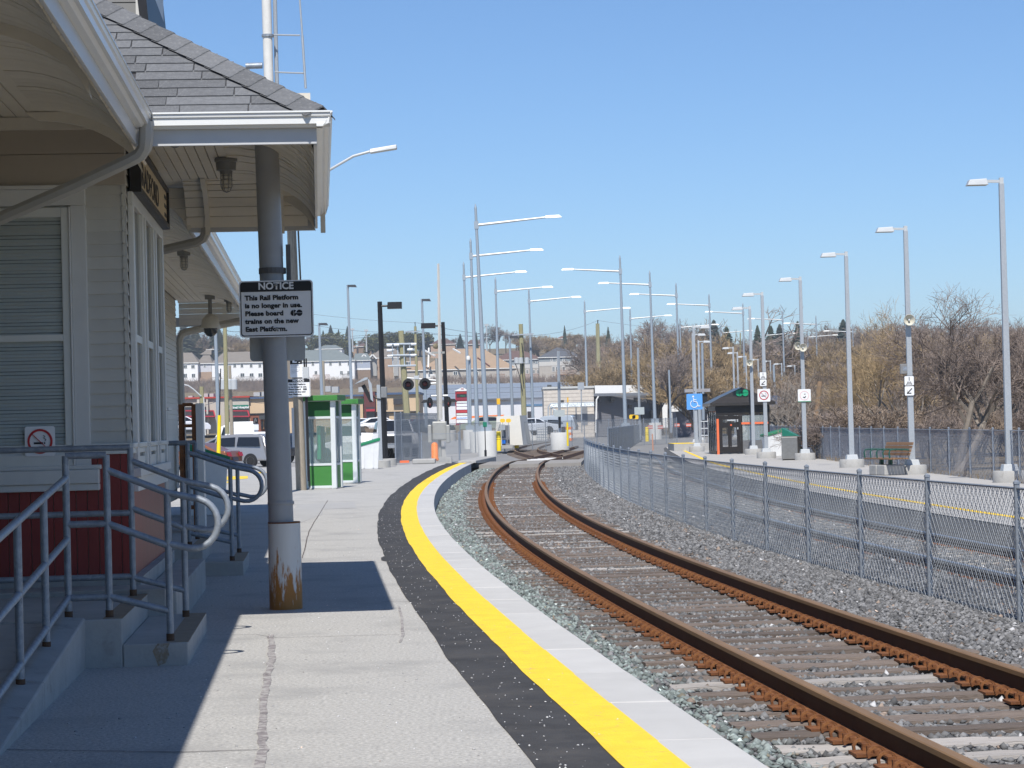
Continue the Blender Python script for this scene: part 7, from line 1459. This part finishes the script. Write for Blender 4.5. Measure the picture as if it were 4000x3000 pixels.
def cedar(seed,h=8.,w=3.,n=2600):
    r=random.Random(seed); T=MB().tube((0,0,0),(0,0,h*.6),.3,.1,n=6); C=MB()
    cl=[(Vector((r.uniform(-.6,.6)*w,r.uniform(-.5,.5)*w,h*r.uniform(.25,.8))),r.uniform(.25,.5)*w) for _ in range(16)]
    for i in range(n):
        c_,rad=r.choice(cl); v=Vector((r.gauss(0,1),r.gauss(0,1),r.gauss(0,1))).normalized()*rad*r.uniform(.6,1.05); p=c_+Vector((v.x,v.y,v.z*1.25)); s_=.26
        u=Vector((r.uniform(-1,1),r.uniform(-1,1),r.uniform(-1,1))).normalized()*s_; w_=Vector((r.uniform(-1,1),r.uniform(-1,1),r.uniform(-.2,1))).normalized()*s_
        C.add([p-u,p+w_,p+u,p-w_],[(0,1,2,3)])
    top=max(v[2] for v in C.v); return T.mesh('trunk',m_bark),C.mesh('crown',M('cedar foliage',(.105,.105,.035),.85,var=.4,scale=.8)),top
DV=[cedar(1),cedar(2)]
for i,(x,y,Y,v,w,lb) in enumerate(((716,1247,800,1,1.3,'tall brownish spruce at the left under the eave'),(762,1258,805,1,1.1,'spruce right of the leftmost one under the eave'),(845,1250,810,0,1.3,'dark spruce behind the greenish pole'),(860,1290,790,1,1.2,'lower spruce left of the notice sign'),
 (1262,1290,860,0,1.,'dark spruce over the first telephone booth'),(1291,1268,870,2,1.1,'pointed spruce right of the booth spruce'),(1322,1285,870,0,.9,'small spruce left of the tallest spruce'),(1356,1272,860,2,.8,'narrow spruce beside the galvanised lamp post'),(1797,1303,800,2,1.25,'blue green spruce beside the skyline bungalow'),(1860,1295,830,0,.6,'very narrow dark spruce right of the lamp trio'),
 (2788,1247,460,2,1.2,'tall dark spruce on the skyline left of the shelter'),(2838,1275,460,0,1.4,'broad dark spruce right of the tall skyline spruce'),(2745,1270,470,1,1.3,'dark spruce left of the tall skyline spruce'),(2958,1268,470,0,.9,'small skyline spruce left of the no smoking sign post'),(3010,1270,470,0,1.2,'small skyline spruce right of the no smoking sign post'),(3045,1264,470,2,1.2,'third small skyline spruce right of the no smoking sign post'),(3115,1252,470,0,1.,'skyline spruce behind the horn speaker post'),(3293,1245,450,2,1.3,'skyline spruce left of the plain lamp post'),(2205,1270,800,0,.6,'thin spruce on the skyline beside the bleached pole'),(2375,1275,700,0,.7,'skyline spruce above the dark roofed terrace'))): put_tree(0,x,y,Y,lb,None,name='spruce_tree',meshes=CV[v],wide=w)
for i,(x,y,Y,w,lb) in enumerate(((1240,1305,850,1.2,'olive cedar left of the pointed spruce'),(1320,1297,850,1.5,'olive cedar under the pointed spruce'),(1345,1325,840,1.2,'lower olive cedar left of the galvanised lamp'),(1470,1300,840,1.3,'olive cedar at the left end of the cedar clump'),(1505,1295,845,1.4,'olive cedar behind the black lamp post'),(1555,1296,845,1.5,'olive cedar behind the switch frame'),(1600,1300,840,1.4,'olive cedar right of the switch frame pole'),(1640,1298,845,1.4,'olive cedar at the right end of the cedar clump'))): put_tree(0,x,y,Y,lb,None,name='cedar_tree',meshes=DV[i%2],wide=w)
put_tree(0,880,1465,420,'bare white twigged tree in front of the white townhouses',None,meshes=wt,wide=1.)

# trees of a group that share a landmark are told apart by their order from the left
byl={}
for o in COL.objects:
    if o.parent is None and o.get('category') in('tree','shrub') and 'label' in o: byl.setdefault(o['label'],[]).append(o)
for lb,L in byl.items():
    if len(L)>1:
        L.sort(key=lambda o:o.location.x/o.location.y)
        for i,o in enumerate(L):
            w=lb.split(); o['label']=' '.join(w[:12])+', '+(ORD[i] if i<20 else 'number %d'%(i+1))+(' there' if i==0 else ' from left')

# ---------------------------------------------------------------- air between the town and the camera
hz=MB().box(-900,900,-25,1900,-2.2,75).build('haze',None); hz['kind']='stuff'; hz.display_type='WIRE'
hm=bpy.data.materials.new('pale haze'); hm.use_nodes=True; ht=hm.node_tree; ht.nodes.remove(ht.nodes['Principled BSDF'])
pv=ht.nodes.new('ShaderNodeVolumePrincipled'); pv.inputs['Color'].default_value=(.84,.92,.98,1); pv.inputs['Density'].default_value=.00032; pv.inputs['Anisotropy'].default_value=.2
ht.links.new(pv.outputs[0],ht.nodes['Material Output'].inputs['Volume']); hz.data.materials.append(hm)
